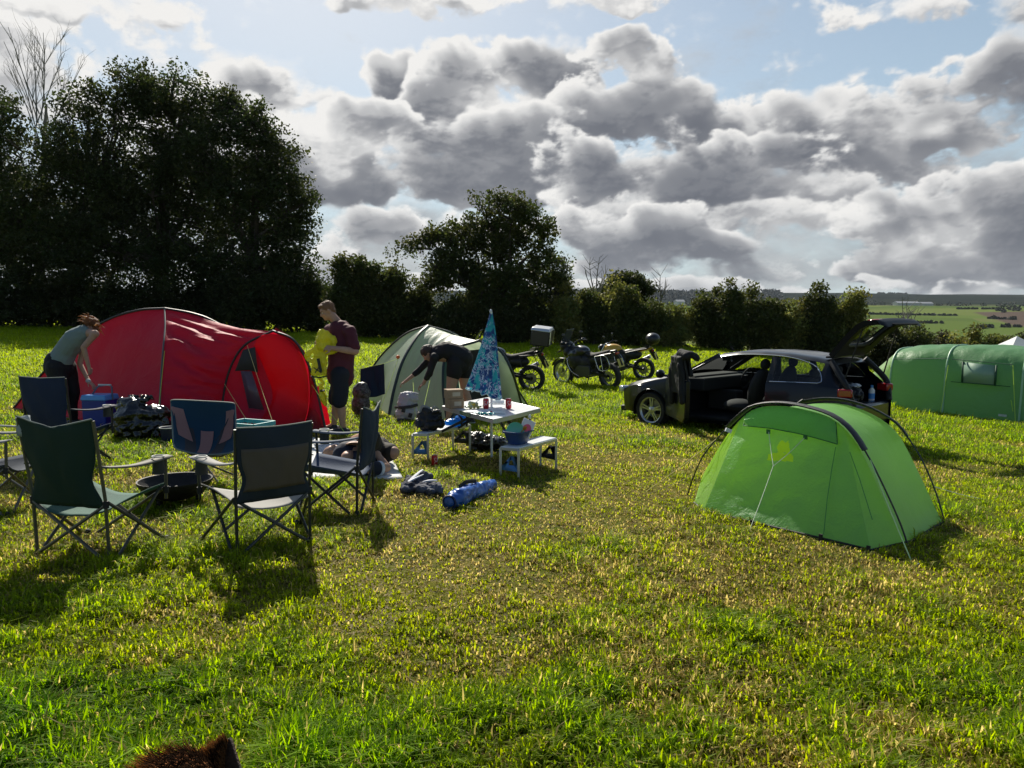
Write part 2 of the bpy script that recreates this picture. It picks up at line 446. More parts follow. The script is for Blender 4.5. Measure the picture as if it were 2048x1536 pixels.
# ---------------------------------------------------------------- terrain
CP = np.array([(-6,0,.0),(0,0,0),(6,0,-.1),(0,3,0),(-4,4.7,0),(0,5,0),(3,5.2,-.08),(6,5,-.25),(-2.3,9.7,0),(-7,11,.06),(-14,12,.25),
 (0,8.3,-.06),(-1.5,12.5,-.06),(2.6,13.4,-.45),(5.2,11.5,-.48),(7,13.5,-.6),(.6,19.2,-.38),(2.4,19.5,-.36),(4,22,-.36),(11,18,-.86),(15,19,-1.05),
 (-26,41,1.1),(-16,38,.85),(-8,36,.58),(-.5,36,.38),(6.5,35,.06),(11,34,-.15),(15.5,34,-.85),(20,34,-1.35),(27,34,-1.9),(-12,22,.35),(-6,24,.2),
 (12,5,-.5),(30,15,-1.9),(-20,3,.2),(40,50,-4),(-40,60,2.5),(0,60,.5),(-30,-10,0),(30,-10,-.6)], dtype=float)
def _phi(r): return r**2*np.log(r+1e-9)
_A = _phi(np.sqrt(((CP[:, None, :2]-CP[None, :, :2])**2).sum(-1))) + np.eye(len(CP))*2.0
_P = np.c_[np.ones(len(CP)), CP[:, :2]]
_K = np.block([[_A, _P], [_P.T, np.zeros((3, 3))]])
_w = np.linalg.solve(_K, np.r_[CP[:, 2], np.zeros(3)])
def gz(x, y):
    """height of the camping field"""
    x = np.atleast_1d(np.asarray(x, float)); y = np.atleast_1d(np.asarray(y, float))
    out = np.empty(x.shape)
    for i in range(0, len(x), 20000):
        a = x[i:i+20000]; c = y[i:i+20000]
        r = np.sqrt((a[:, None]-CP[None, :, 0])**2+(c[:, None]-CP[None, :, 1])**2)
        out[i:i+20000] = _phi(r) @ _w[:len(CP)] + _w[-3] + _w[-2]*a + _w[-1]*c
    return out
def G(x, y): return float(gz([x], [y])[0])
def ray(px, py):
    d = Vector(((px-1024)/F, 1, (768-py)/F)); return Matrix.Rotation(-PITCH, 3, 'X') @ d
def at(px, py, Y):
    d = ray(px, py); d = d*(Y/d.y); return Vector((d.x, d.y, CH+d.z))
def gp(px, py, dz=0.):
    """where the sight line through a pixel meets the field (plus dz)"""
    d = ray(px, py); d /= d.y; lo, hi = .5, 80.
    for i in range(60):
        y = lo*1.03+.02; 
        if CH+d.z*y < G(d.x*y, y)+dz: break
        lo = y
    a, c = lo, lo*1.03+.03
    for i in range(24):
        m = (a+c)/2
        if CH+d.z*m < G(d.x*m, m)+dz: c = m
        else: a = m
    return Vector((d.x*a, a, G(d.x*a, a)+dz))
def gp0(px, py, dz=0.):
    d = ray(px, py); d /= d.y; y = 1.
    while y < 70 and CH+d.z*y > G(d.x*y, y)+dz: y += .25
    a, c = y-.25, y
    for i in range(24):
        m = (a+c)/2
        if CH+d.z*m < G(d.x*m, m)+dz: c = m
        else: a = m
    return Vector((d.x*a, a, G(d.x*a, a)+dz))
gp = gp0
# field sheet: near part fine, far part coarse, one grid
def smooth01(t): t = np.clip(t, 0, 1); return t*t*(3-2*t)
FAR_Y = np.array([60, 150, 300, 600, 900, 1200, 1500, 1800, 2300, 2700, 3300, 9000.])
FAR_Z = np.array([-3, -12, -21, -11, 3, 16, 21, 33, 70, 88, 92, 60.])
def world_z(x, y):
    f = gz(np.clip(x, -45, 45), np.clip(y, -12, 62))
    far = np.interp(np.clip(y, 60, 1e9), FAR_Y, FAR_Z)
    far = far + 5*np.sin(x*.0021+1.3)*smooth01((y-800)/1500) + 1.5*np.sin(x*.013+y*.004)*smooth01((y-200)/500) - 7*smooth01((x-900)/1500)*smooth01((y-1500)/1000)
    r = np.maximum(np.maximum(y-48, np.abs(x)-42), 0)/60.
    t = smooth01(r)
    back = smooth01((-y-5)/40)
    return f*(1-t)+far*t
xs = np.r_[-np.geomspace(9000, 50, 50), np.linspace(-46, 46, 116), np.geomspace(50, 9000, 50)]
ys = np.r_[-np.geomspace(3000, 10, 14), np.linspace(-8, 50, 90), np.geomspace(53, 9000, 90)]
X, Y = np.meshgrid(xs, ys); Z = world_z(X.ravel(), Y.ravel())
V = np.c_[X.ravel(), Y.ravel(), Z]; nx = len(xs)
I = np.arange(len(V)).reshape(X.shape)
Fq = np.stack([I[:-1, :-1].ravel(), I[:-1, 1:].ravel(), I[1:, 1:].ravel(), I[1:, :-1].ravel()], 1)
gm = bpy.data.materials.new('field_ground'); gm.use_nodes = True; MATS['field_ground'] = gm
k = NB(gm.node_tree); p = gm.node_tree.nodes['Principled BSDF']; p.inputs['Roughness'].default_value = 1; p.inputs['Specular IOR Level'].default_value = 0
pos = k.n('ShaderNodeNewGeometry').outputs['Position']
n1 = k.noise(pos, .55, 4, .6).outputs[0]; n2 = k.noise(pos, 9, 6, .7).outputs[0]; n3 = k.noise(pos, 60, 4, .7).outputs[0]
c1 = k.ramp(n2, [(.3, (.06, .065, .015)), (.5, (.15, .145, .03)), (.62, (.22, .19, .055)), (.75, (.28, .23, .09))])
c2 = k.ramp(n2, [(.3, (.06, .09, .018)), (.6, (.12, .16, .025)), (.75, (.18, .19, .045))])
cc = k.mixc(k.ss(n1, .42, .62), c1, c2)
sp = k.n('ShaderNodeSeparateXYZ'); k.link(pos, sp.inputs[0])
cc = k.mixc(k.ss(sp.outputs[1], 9, 24), cc, k.ramp(n2, [(.3, (.12, .16, .02)), (.6, (.20, .25, .03)), (.75, (.26, .27, .05))]))
bx_ = k.m('DIVIDE', sp.outputs[0], k.m('MAXIMUM', sp.outputs[1], 1.))
# far fields: parcels of pasture and stubble
vo = k.n('ShaderNodeTexVoronoi', feature='F1'); vo.inputs['Scale'].default_value = .0042
sc = k.vm('MULTIPLY', pos, (1, 1.5, 0)); k.link(sc, vo.inputs['Vector'])
vs = k.n('ShaderNodeSeparateColor'); k.link(vo.outputs['Color'], vs.inputs[0])
fc = k.ramp(vs.outputs[0], [(0, (.06, .09, .025)), (.3, (.10, .14, .035)), (.55, (.08, .11, .03)), (.7, (.14, .165, .05)), (.85, (.10, .09, .055)), (1, (.07, .10, .03))])
fm = k.noise(pos, .02, 5, .6).outputs[0]
fc = k.mixc(k.m('MULTIPLY', fm, .45), fc, (.10, .15, .04))
hill = k.ramp(k.noise(pos, .004, 6, .65).outputs[0], [(.35, (.008, .012, .009)), (.5, (.014, .019, .012)), (.7, (.030, .034, .020))])
fc = k.mixc(k.ss(sp.outputs[1], 1450, 1750), fc, hill)
brown = k.m('MULTIPLY', k.ss(k.m('ADD', bx_, k.m('MULTIPLY', sp.outputs[1], .00016)), .775, .785), k.m('MULTIPLY', k.ss(sp.outputs[1], 640, 650), k.ss(sp.outputs[1], 1000, 990)))
fc = k.mixc(brown, fc, (.095, .072, .058))
cc = k.mixc(k.ss(sp.outputs[1], 60, 130), cc, fc)
k.link(cc, p.inputs['Base Color'])
bp = k.n('ShaderNodeBump'); bp.inputs['Strength'].default_value = .8; bp.inputs['Distance'].default_value = .03
k.link(k.m('ADD', n2, n3), bp.inputs['Height']); k.link(bp.outputs[0], p.inputs['Normal'])
tag(npmesh('ground', V, Fq, gm, smooth=True), 'grassy camping field falling gently to the right', kind='structure')

# ---------------------------------------------------------------- far valley: hedgerows, woods, sheds
def wz(x, y): return float(world_z(np.array([float(x)]), np.array([float(y)]))[0])
def valley():
    rng = np.random.default_rng(21); C = []; Rd = []
    def row(x0, y0, x1, y1, step, r, gap=.1):
        L = math.hypot(x1-x0, y1-y0); n = int(L/step)
        for i in range(n):
            if rng.random() < gap: continue
            t = i/n; x = x0+(x1-x0)*t+rng.normal(0, step*.3); y = y0+(y1-y0)*t+rng.normal(0, step*.3); rr = r*(.6+.8*rng.random()); C.append((x, y, wz(x, y)+rr*.55)); Rd.append(rr)
    row(330, 1420, 1100, 1500, 9, 6, .3); row(200, 1440, 600, 1460, 9, 5, .4)
    for (a, c, y0, y1, r) in ((.42, .60, 900, 900, 1.4), (.40, .58, 700, 690, 1.3), (.64, .68, 820, 800, 2.), (.50, .72, 430, 440, 1.6), (.60, .66, 1080, 1060, 1.6)):
        row(a*y0, y0, c*y1, y1, 3.2, r, .12)
    row(.63*620, 620, .69*640, 640, 4, 1.8, .2)
    for i in range(9): x, y = rng.uniform(.64, .72)*1000, rng.uniform(960, 1050); C.append((x, y, wz(x, y)+3)); Rd.append(rng.uniform(3, 6))
    V, Fq, c = leafcloud(C, Rd, 60, 3.0, (.030, .042, .018), rng=rng)
    tag(npmesh('far_hedgerows', V, Fq, mat('leaves_far', (.03, .04, .02), .9, attr='Col'), color=c), 'dark hedgerows and tree belts across the distant valley', 'hedgerow', kind='stuff')
    C = []; Rd = []
    for i in range(900):
        y = rng.uniform(1750, 2350); a = rng.uniform(.05, .36); x = a*y
        if vnoise(np.array([x]), np.array([y]), .006, 3)[0] < .45: continue
        C.append((x, y, wz(x, y)+4)); Rd.append(rng.uniform(7, 14))
    for i in range(60): x = rng.uniform(.18, .26)*2720 if i < 40 else rng.uniform(.49, .53)*2720; C.append((x, 2720, wz(x, 2720)+1)); Rd.append(rng.uniform(4, 8))
    V, Fq, c = leafcloud(C, Rd, 36, 6.0, (.026, .034, .016), rng=rng)
    tag(npmesh('far_woods', V, Fq, MATS['leaves_far'], color=c), 'dark woodland patches on the distant ridge', 'woodland', kind='stuff')
    for nm, lab, px, w, d, h, Yd, cl in (('barn', 'long pale shed at the foot of the far hill, left of the other shed', 1808, 46, 14, 5, 1380, (.50, .50, .48)), ('barn', 'shorter pale shed at the foot of the far hill, further right', 1846, 24, 12, 5, 1390, (.55, .55, .55)), ('farmhouse', 'small white house beyond the hedge, right of the small round oak', 1357, 12, 10, 9, 1100, (.6, .6, .58))):
        x = (px-1024)/F*Yd; z = wz(x, Yd); t = thing(nm, lab, 'barn' if nm == 'barn' else 'house', (x, Yd, z), .2); v = MB(); v.box((0, 0, h/2-1), (w, d, h+2)); v.build('wall', mat('wall_'+nm, cl, .8, var=.15, vscale=.2), t)
        v = MB(); v.prism([(-w/2-.5, -.0), (w/2+.5, 0), (w/2+.5, .3), (-w/2-.5, .3)], .001) if False else None
        v.add([(-w/2-.6, -d/2-.6, h), (w/2+.6, -d/2-.6, h), (w/2+.6, 0, h+3), (-w/2-.6, 0, h+3), (-w/2-.6, d/2+.6, h), (w/2+.6, d/2+.6, h)], [(0, 1, 2, 3), (3, 2, 5, 4), (0, 3, 4), (1, 5, 2)]); v.build('roof', mat('roof_slate', (.30, .31, .33), .7), t, smooth=False)
# ---------------------------------------------------------------- grass blades
EXCL = []      # convex polygons without grass (filled below)
def inside(poly, x, y):
    poly = np.asarray(poly, float); n = len(poly)
    c = poly.mean(0); s = np.ones(len(x), bool)
    for i in range(n):
        a, d = poly[i], poly[(i+1) % n]
        cr = (d[0]-a[0])*(y-a[1])-(d[1]-a[1])*(x-a[0]); cc_ = (d[0]-a[0])*(c[1]-a[1])-(d[1]-a[1])*(c[0]-a[0])
        s &= (cr*cc_ > 0)
    return s
_T = RNG.random((64, 64))
def vnoise(x, y, s, o=0):
    """value noise, vectorised"""
    x = x*s+o*7.3; y = y*s+o*3.1
    xi = np.floor(x).astype(int); yi = np.floor(y).astype(int); fx = x-xi; fy = y-yi
    fx = fx*fx*(3-2*fx); fy = fy*fy*(3-2*fy)
    g = lambda a, c: _T[(a*1+o*13) % 64, (c+o*29) % 64]
    return (g(xi, yi)*(1-fx)+g(xi+1, yi)*fx)*(1-fy)+(g(xi, yi+1)*(1-fx)+g(xi+1, yi+1)*fx)*fy
def fbm(x, y, s, o=0): return vnoise(x, y, s, o)*.5+vnoise(x, y, s*2.1, o+1)*.3+vnoise(x, y, s*4.3, o+2)*.2
def make_grass():
    Ns = 1500000
    # Y sampled so that density falls with distance
    u = RNG.random(Ns); y0, y1 = 1.9, 46.
    e = .38
    y = (y0**e+(y1**e-y0**e)*u)**(1/e)
    x = (RNG.random(Ns)*2-1)*(.76*y+.7)
    # tufts: pull part of the blades towards tuft centres
    tx = np.round(x/.11+RNG.normal(0, .3, Ns))*.11; ty = np.round(y/.11+RNG.normal(0, .3, Ns))*.11
    jx = vnoise(tx, ty, 97, 3)-.5; jy = vnoise(tx, ty, 83, 5)-.5
    q = (RNG.random(Ns) < .55) & (y < 14)
    x = np.where(q, tx+jx*.12+RNG.normal(0, .022, Ns), x); y = np.where(q, ty+jy*.12+RNG.normal(0, .022, Ns), y)
    lush = fbm(x, y, .75, 1)*.6+fbm(x, y, 3.0, 4)*.4
    # lush at the front left, dry and trodden in the middle right
    lush += .05*np.exp(-((y-2.8)/1.6)**2) - .11*np.exp(-(((x-.9)/2.2)**2+((y-6.2)/2.6)**2)) - .05*np.exp(-(((x-3)/2.5)**2+((y-4)/1.3)**2)) + .05*(x < -1)*(y < 4.2)
    lush += .22*smooth01((y-10)/8)
    dry = fbm(x, y, 1.3, 7); 
    keep = RNG.random(Ns) < np.clip(.62+1.2*(lush-.42), .5, .92)
    for P in EXCL: keep &= ~inside(P, x, y)
    x, y, lush, dry = x[keep], y[keep], lush[keep], dry[keep]; n = len(x)
    z = gz(x, y)-.004
    tuft = vnoise(x, y, 4.2, 11)*.6+vnoise(x, y, 9.5, 12)*.4
    h = (.027+.074*np.clip(lush-.34, 0, .5)/.3*(.35+1.3*tuft**1.5))*(.55+.9*RNG.random(n))
    h = np.where(RNG.random(n) < .02, h*1.5, h)
    h *= np.clip(1+.25*smooth01((y-9)/10), 1, 1.3)
    far = smooth01((y-5)/25)
    w = (.0016+.0014*RNG.random(n))*(1+y*.13)
    w = w*(1+.30*(1-smooth01((y-2.5)/3))); a = RNG.random(n)*2*PI; lean = (.45+1.35*RNG.random(n))
    lean = lean*(.60+.40*smooth01((y-3)/3)); h = h*(.78+.22*smooth01((y-2.6)/2.2))
    flat = RNG.random(n) < np.clip(.26-.9*(lush-.44), .08, .55)     # trodden straw lying down
    lean = np.where(flat, 2.2+RNG.random(n), lean)
    dx, dy = np.cos(a), np.sin(a); sx, sy = -dy, dx
    # blade: root pair, middle pair, tip
    m = .55
    hz = h*np.where(flat, .35, 1)
    rx, ry, rz_ = x, y, z
    mx, my, mz = x+dx*lean*h*.30, y+dy*lean*h*.30, z+hz*.62
    ex, ey, ez = x+dx*lean*h*.85, y+dy*lean*h*.85, z+hz*np.clip(1.05-.40*lean, .22, 1)
    P = np.empty((n, 5, 3))
    P[:, 0] = np.c_[rx-sx*w, ry-sy*w, rz_]; P[:, 1] = np.c_[rx+sx*w, ry+sy*w, rz_]
    P[:, 2] = np.c_[mx-sx*w*.85, my-sy*w*.85, mz]; P[:, 3] = np.c_[mx+sx*w*.85, my+sy*w*.85, mz]
    P[:, 4] = np.c_[ex, ey, ez]
    base = np.arange(n)[:, None]*5
    T = np.concatenate([base+np.array([[0, 1, 3]]), base+np.array([[0, 3, 2]]), base+np.array([[2, 3, 4]])], 0)
    gr = np.array([.15, .225, .014]); yg = np.array([.22, .25, .020]); st = np.array([.29, .235, .09]); dk = np.array([.095, .185, .016])
    t1 = np.clip((lush-.41)/.28+RNG.normal(0, .22, n), 0, 1)[:, None]
    c = yg*(1-t1)+gr*t1
    t2 = np.clip((lush-.70)/.2+RNG.normal(0, .2, n), 0, 1)[:, None]; c = c*(1-t2)+dk*t2
    t3 = (RNG.random(n) < np.clip(.20+1.6*(dry-.45)-1.8*(lush-.47), .08, .85))[:, None]
    t3 = t3 | flat[:, None]
    c = np.where(t3, st*(.6+.7*RNG.random((n, 1))), c)
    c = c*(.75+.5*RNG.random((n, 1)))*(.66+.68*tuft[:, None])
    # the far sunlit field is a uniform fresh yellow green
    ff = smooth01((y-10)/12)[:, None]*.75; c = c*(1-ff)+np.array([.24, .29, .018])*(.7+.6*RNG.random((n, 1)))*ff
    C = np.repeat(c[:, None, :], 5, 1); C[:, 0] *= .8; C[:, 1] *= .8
    gmx = mat('grass_blade', (.1, .2, .02), .55, attr='Col', transl=.6, spec=.12, tval=2.3)
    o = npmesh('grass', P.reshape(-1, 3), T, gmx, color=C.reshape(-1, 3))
    tag(o, 'short tufted grass with dry straw patches covering the field', 'grass', kind='stuff')
    return n
# ---------------------------------------------------------------- trees and shrubs
BARK = mat('bark', (.07, .055, .04), .9, var=.5, vscale=6, bump=.8, bscale=30)
LEAFM = {}
def leafmat(nm):
    return mat('leaves_'+nm, (.05, .09, .02), .6, attr='Col', transl=.38, spec=.2)
def leafcloud(cent, rad, per, size, colr, flatz=.8, rng=RNG):
    """leaf-sized faces scattered round cluster centres"""
    cent = np.asarray(cent); n = len(cent)*per
    ci = np.repeat(np.arange(len(cent)), per)
    d = rng.normal(0, 1, (n, 3)); d /= np.linalg.norm(d, axis=1)[:, None]+1e-9
    rr = np.asarray(rad)[ci] if hasattr(rad, '__len__') else np.full(n, rad)
    d *= (rng.random(n)**.45*rr)[:, None]; d[:, 2] *= flatz
    P = cent[ci]+d
    s = size*(.55+.9*rng.random(n))
    A = rng.normal(0, 1, (n, 3)); A /= np.linalg.norm(A, axis=1)[:, None]
    B = rng.normal(0, 1, (n, 3)); B -= A*(A*B).sum(1)[:, None]; B /= np.linalg.norm(B, axis=1)[:, None]
    A *= s[:, None]; B *= (s*.62)[:, None]
    Cn = np.cross(A, B); Cn /= np.linalg.norm(Cn, axis=1)[:, None]+1e-9
    V = np.empty((n, 4, 3)); V[:, 0] = P-A*.5; V[:, 1] = P+B*.5+Cn*(s*.1)[:, None]; V[:, 2] = P+A*.5; V[:, 3] = P-B*.5+Cn*(s*.1)[:, None]
    Fq = np.arange(n*4).reshape(n, 4)
    cv = np.repeat(.75+.5*rng.random(len(cent)), per)[:, None]
    c = np.asarray(colr)*cv*(.7+.6*rng.random((n, 1)))
    c[:, 0] *= 1+.35*np.repeat(rng.random(len(cent)), per)
    return V.reshape(-1, 3), Fq, np.repeat(c, 4, 0)
def tree(name, label, cat, base, lobes, ncl, per, size, colr, trunk_r=.35, crad=.7, seed=1, group=None, limbs=14, stems=1, bare=0., shell=.55, twigs=True, fork=.35):
    """lobes: (x, y, z, rx, ry, rz) relative to base"""
    rng = np.random.default_rng(seed); base = Vector(base)
    t = thing(name, label, cat, base, 0, group)
    L = np.array(lobes, float); vol = L[:, 3]*L[:, 4]*L[:, 5]; pick = rng.choice(len(L), ncl, p=vol/vol.sum())
    d = rng.normal(0, 1, (ncl, 3)); d /= np.linalg.norm(d, axis=1)[:, None]
    r = shell+(1-shell)*rng.random(ncl); r = np.where(rng.random(ncl) < .25, rng.random(ncl), r)
    C = L[pick, :3]+d*r[:, None]*np.maximum(L[pick, 3:]-crad*.6, crad*.3)
    C[:, 2] = np.abs(C[:, 2])*.9+.12 if cat == 'shrub' else np.maximum(C[:, 2], .25)
    # limbs
    mb = MB(); top = L[:, 2].max(); cx, cy = L[:, 0].mean(), L[:, 1].mean(); low = (L[:, 2]-L[:, 5]).min()
    hub = Vector((cx*.5, cy*.5, max(low*.5+.6, top*fork)))
    pts_all = []
    for s_ in range(stems):
        a = Vector((0, 0, -.2)) if stems == 1 else Vector((rng.normal(0, .5), rng.normal(0, .3), -.2))
        mid = (a+hub)/2+Vector((rng.normal(0, .1), rng.normal(0, .1), 0))
        mb.tube(catmull([a, a.lerp(mid, .35), mid, hub], 4), [trunk_r*1.35, trunk_r, trunk_r*.8, trunk_r*.62], 9)
    idx = rng.choice(ncl, min(limbs, ncl), replace=False)
    tips = []
    for i in idx:
        e = Vector(C[i])*.92; st = Vector((0, 0, 0)).lerp(hub, .75+.25*rng.random())
        m1 = st.lerp(e, .4)+Vector((rng.normal(0, .25), rng.normal(0, .25), rng.random()*.5))
        pth = catmull([st, m1, st.lerp(e, .75)+Vector((0, 0, .2)), e], 4)
        r0 = trunk_r*(.28+.2*rng.random())
        mb.tube(pth, [r0, r0*.65, r0*.35, r0*.12], 6); tips += pth[3:]
    if twigs and tips:
        TP = np.array([tuple(q) for q in tips])
        for i in range(0, ncl, 2):
            dd = ((TP-C[i])**2).sum(1); j = int(dd.argmin()); a = Vector(TP[j]); e = Vector(C[i])
            if (a-e).length < .3: continue
            m = a.lerp(e, .5)+Vector((rng.normal(0, .12), rng.normal(0, .12), rng.random()*.2))
            mb.tube([a, m, e], [trunk_r*.11, trunk_r*.07, trunk_r*.03], 4, cap=False)
    mb.build('trunk', BARK, t)
    if bare < 1:
        rad = crad*(.6+.7*rng.random(ncl))
        V, Fq, c = leafcloud(C, rad, per, size, colr, rng=rng)
        npmesh('crown', V, Fq, leafmat('a'), t, color=c)
    return t
def treepx(name, label, cat, bx, by, Y, lobes, ncl, per, size, colr, dep=.8, **kw):
    """lobes given as seen from the camping field: (col, row, half width, half height) at distance Y"""
    x = at(bx, by, Y).x; base = Vector((x, Y, G(x, Y) if Y < 60 else 0)); out = []
    rs = np.random.default_rng(abs(int(bx))*7+3)
    for (px, py, rx, ry) in lobes:
        c = at(px, py, Y); m = Y/F
        out.append((c.x-base.x, rs.normal(0, .3)*rx*m*dep, c.z-base.z, rx*m, rx*m*dep, ry*m))
    if cat == 'shrub':            # leafy down to the grass
        for q in range(3):
            o_ = out[int(rs.integers(len(out)))]; out.append((o_[0]+rs.normal(0, .5)*o_[3], o_[1], o_[2]+o_[5]*rs.uniform(.75, 1.15), o_[3]*.28, o_[4]*.28, o_[5]*.42))
        w = max(o_[0]+o_[3] for o_ in out)-min(o_[0]-o_[3] for o_ in out); h = max(o_[2] for o_ in out); cx = sum(o_[0] for o_ in out)/len(out)
        out.append((cx, 0, h*.22, w*.5, w*.36, max(h*.42, .5))); out.append((cx-w*.2, .3, h*.45, w*.36, w*.3, max(h*.45, .5))); ncl = int(ncl*1.5)
    return tree(name, label, cat, base, out, ncl, per, size, colr, **kw)
OAK = (.034, .052, .017); OAK2 = (.050, .070, .020); BUSH = (.058, .080, .022); LIGHT = (.135, .165, .045)
def make_trees():
    g = 'oaks along the left field edge'
    treepx('oak_tree', 'dark oak at the left picture edge, left of the bare treetop', 'tree', -20, 655, 39, [(-40,270,110,110),(0,240,65,90),(-10,400,110,130),(-60,520,130,120),(40,470,70,100)], 340, 90, .17, OAK, trunk_r=.4, seed=3, group=g)
    treepx('oak_tree', 'dark oak right behind the bare treetop, above the bending woman', 'tree', 150, 655, 38, [(175,215,80,75),(110,300,70,75),(170,340,110,100),(110,460,110,110),(190,500,110,100),(245,175,55,70),(60,420,60,120),(60,560,90,70),(230,420,80,110)], 640, 74, .16, OAK, trunk_r=.45, seed=4, group=g)
    treepx('oak_tree', 'tallest broad oak above the red dome tent', 'tree', 320, 655, 39.5, [(270,190,70,65),(340,190,85,65),(330,290,120,100),(290,400,120,110),(370,420,120,120),(330,530,140,70),(400,250,60,90),(410,330,70,90)], 700, 72, .16, OAK, trunk_r=.5, seed=5, group=g)
    treepx('oak_tree', 'oak with a rounded right side behind the man in the maroon shirt', 'tree', 510, 660, 38.5, [(430,225,75,70),(500,260,75,65),(550,330,80,80),(585,410,70,85),(500,400,120,110),(590,510,64,90),(500,530,120,80),(560,590,80,60),(430,330,70,90),(430,560,80,60),(625,580,40,60)], 740, 74, .16, OAK, trunk_r=.45, seed=6, group=g)
    u = 'dark undergrowth below the oaks'
    for i, (bx, w, h) in enumerate([(-30,90,95),(60,80,85),(150,80,100),(235,80,80),(320,80,95),(400,75,85),(480,80,100),(555,70,90),(620,60,100)]):
        lab = ['at the left edge of the picture', 'left of the bending woman', 'above the bending woman', 'behind the left slope of the red tent', 'behind the top of the red tent', 'behind the right slope of the red tent', 'behind the low red tent arch', 'between the red tent arch and the man', 'just left of the man in maroon'][i]
        treepx('shrub', 'dark undergrowth shrub under the oaks, '+lab, 'shrub', bx, 658, 36.5+(i % 3)*.6, [(bx, 655-h*.5, w, h*.62), (bx+w*.3, 655-h*.8, w*.55, h*.45)], 90, 80, .15, (.035, .05, .016), trunk_r=.09, crad=.55, seed=20+i, group=u, stems=3, limbs=6, shell=.3, fork=.2)
    # bare treetop at the left
    t = thing('bare_tree', 'leafless grey treetop rising between the left oaks', 'tree', at(75, 655, 41)*1.0)
    t.location.z = G(t.location.x, 41); rng = random.Random(5); mb = MB(); m = 41/F
    def px(x, y): c = at(x, y, 41); return Vector((c.x-t.location.x, rng.uniform(-.5, .5), c.z-t.location.z))
    mb.tube([Vector((0, 0, -.2)), px(82, 450), px(84, 260), px(86, 205)], [.3, .2, .09, .06], 8)
    def branch(a, e, r, lvl):
        mid = a.lerp(e, .5)+Vector((rng.uniform(-.12, .12), rng.uniform(-.2, .2), rng.uniform(0, .15)))
        pth = catmull([a, mid, e], 4); mb.tube(pth, [r, r*.7, r*.35], 5, cap=False)
        if lvl < 3:
            for q in range(5 if lvl < 2 else 4):
                s_ = pth[rng.randint(2, len(pth)-2)]; d = (e-a); L = d.length
                dd = (d.normalized()+Vector((rng.uniform(-.7, .7), rng.uniform(-.6, .6), rng.uniform(-.1, .5)))).normalized()
                branch(s_, s_+dd*L*rng.uniform(.3, .55), r*.45, lvl+1)
    for (x0, y0, x1, y1) in [(84,300,10,50),(84,280,2,80),(85,260,60,75),(86,240,78,60),(86,240,100,95),(86,250,135,110),(85,280,160,125),(84,300,25,150),(85,310,120,160),(85,230,45,120)]:
        branch(px(x0, y0), px(x1, y1), .036, 1)
    mb.build('trunk', mat('dead_wood', (.26, .24, .21), .9, var=.3), t)
    # shrubs between the oak row and the middle oak
    g2 = 'hedge between the oaks and the middle oak'
    for i, (bx, lob, col) in enumerate([(685, [(685,530,32,60),(690,600,45,65)], BUSH), (735, [(735,545,38,60),(740,610,45,60),(715,505,12,25)], OAK2), (790, [(785,560,40,50),(790,620,50,50)], BUSH), (850, [(845,600,40,35),(850,640,55,35)], OAK2)]):
        lab = ['tall shrub right behind the man\'s head', 'ragged topped shrub right of the man', 'shrub above the pale green tent, left of the middle oak', 'low shrub below the left limb of the middle oak'][i]
        treepx('hedge_shrub', lab, 'shrub', bx, 670, 34.5+i*.3, lob, 150, 90, .14, col, trunk_r=.08, crad=.5, seed=40+i, group=g2, stems=3, limbs=8, shell=.35, fork=.2)
    # middle oak
    treepx('oak_tree', 'solitary spreading oak in the middle with a tall top and low right branches', 'tree', 985, 680, 34.5,
           [(985,410,48,34),(945,398,14,16),(1040,425,52,40),(1075,470,50,50),(930,465,60,48),(870,475,48,32),(825,490,30,28),(1000,480,70,60),(900,535,68,55),(1000,570,90,60),(1090,545,58,52),(1120,580,38,42),(960,620,90,45),(1075,620,60,38),(835,560,30,20),(880,560,50,40),(1125,520,20,30)], 760, 58, .14, OAK2, trunk_r=.42, crad=.48, seed=9, limbs=26, fork=.28, shell=.6)
    for i, (bx, lob) in enumerate([(900, [(900,640,48,38)]), (950, [(945,645,45,38)]), (1010, [(1005,640,50,42)]), (1070, [(1065,640,50,45)])]):
        lab = ['behind the pale tent\'s left slope', 'behind the pale tent\'s top', 'right behind the parasol tip', 'behind the first motorbike\'s top box'][i]
        treepx('shrub', 'dark low bush under the middle oak, '+lab, 'shrub', bx, 680, 33.2+.2*i, lob, 90, 80, .13, (.045, .06, .02), trunk_r=.06, crad=.45, seed=60+i, group='bushes under the middle oak', stems=3, limbs=6, shell=.3, fork=.2)
    # right hedge
    hed = [(1130,'with pale leaves right of the middle oak',[(1130,640,42,42)],LIGHT),(1185,'below the thin bare tree',[(1185,635,45,48)],BUSH),(1235,'with yellowish top in front of the small oak',[(1240,630,42,50)],LIGHT),
           (1300,'below the second bare tree',[(1300,650,50,42)],BUSH),(1350,'behind the yellow bike\'s top box',[(1350,655,48,38),(1340,635,25,20)],LIGHT),(1410,'above the car\'s windscreen',[(1410,650,50,42)],BUSH),
           (1455,'with a pointed top left of the hedge oak',[(1462,630,35,45),(1465,600,12,22)],OAK2),(1530,'behind the car roof',[(1530,650,60,50),(1545,622,40,24)],BUSH),(1600,'behind the tailgate hinge',[(1600,660,50,40)],LIGHT),
           (1650,'dark and rounded behind the tailgate',[(1650,635,45,45),(1655,612,22,18)],OAK2),(1700,'feathery and pale, tallest behind the tailgate',[(1708,620,36,42),(1690,590,14,16)],LIGHT),(1690,'low under the feathery one',[(1690,675,60,40)],BUSH)]
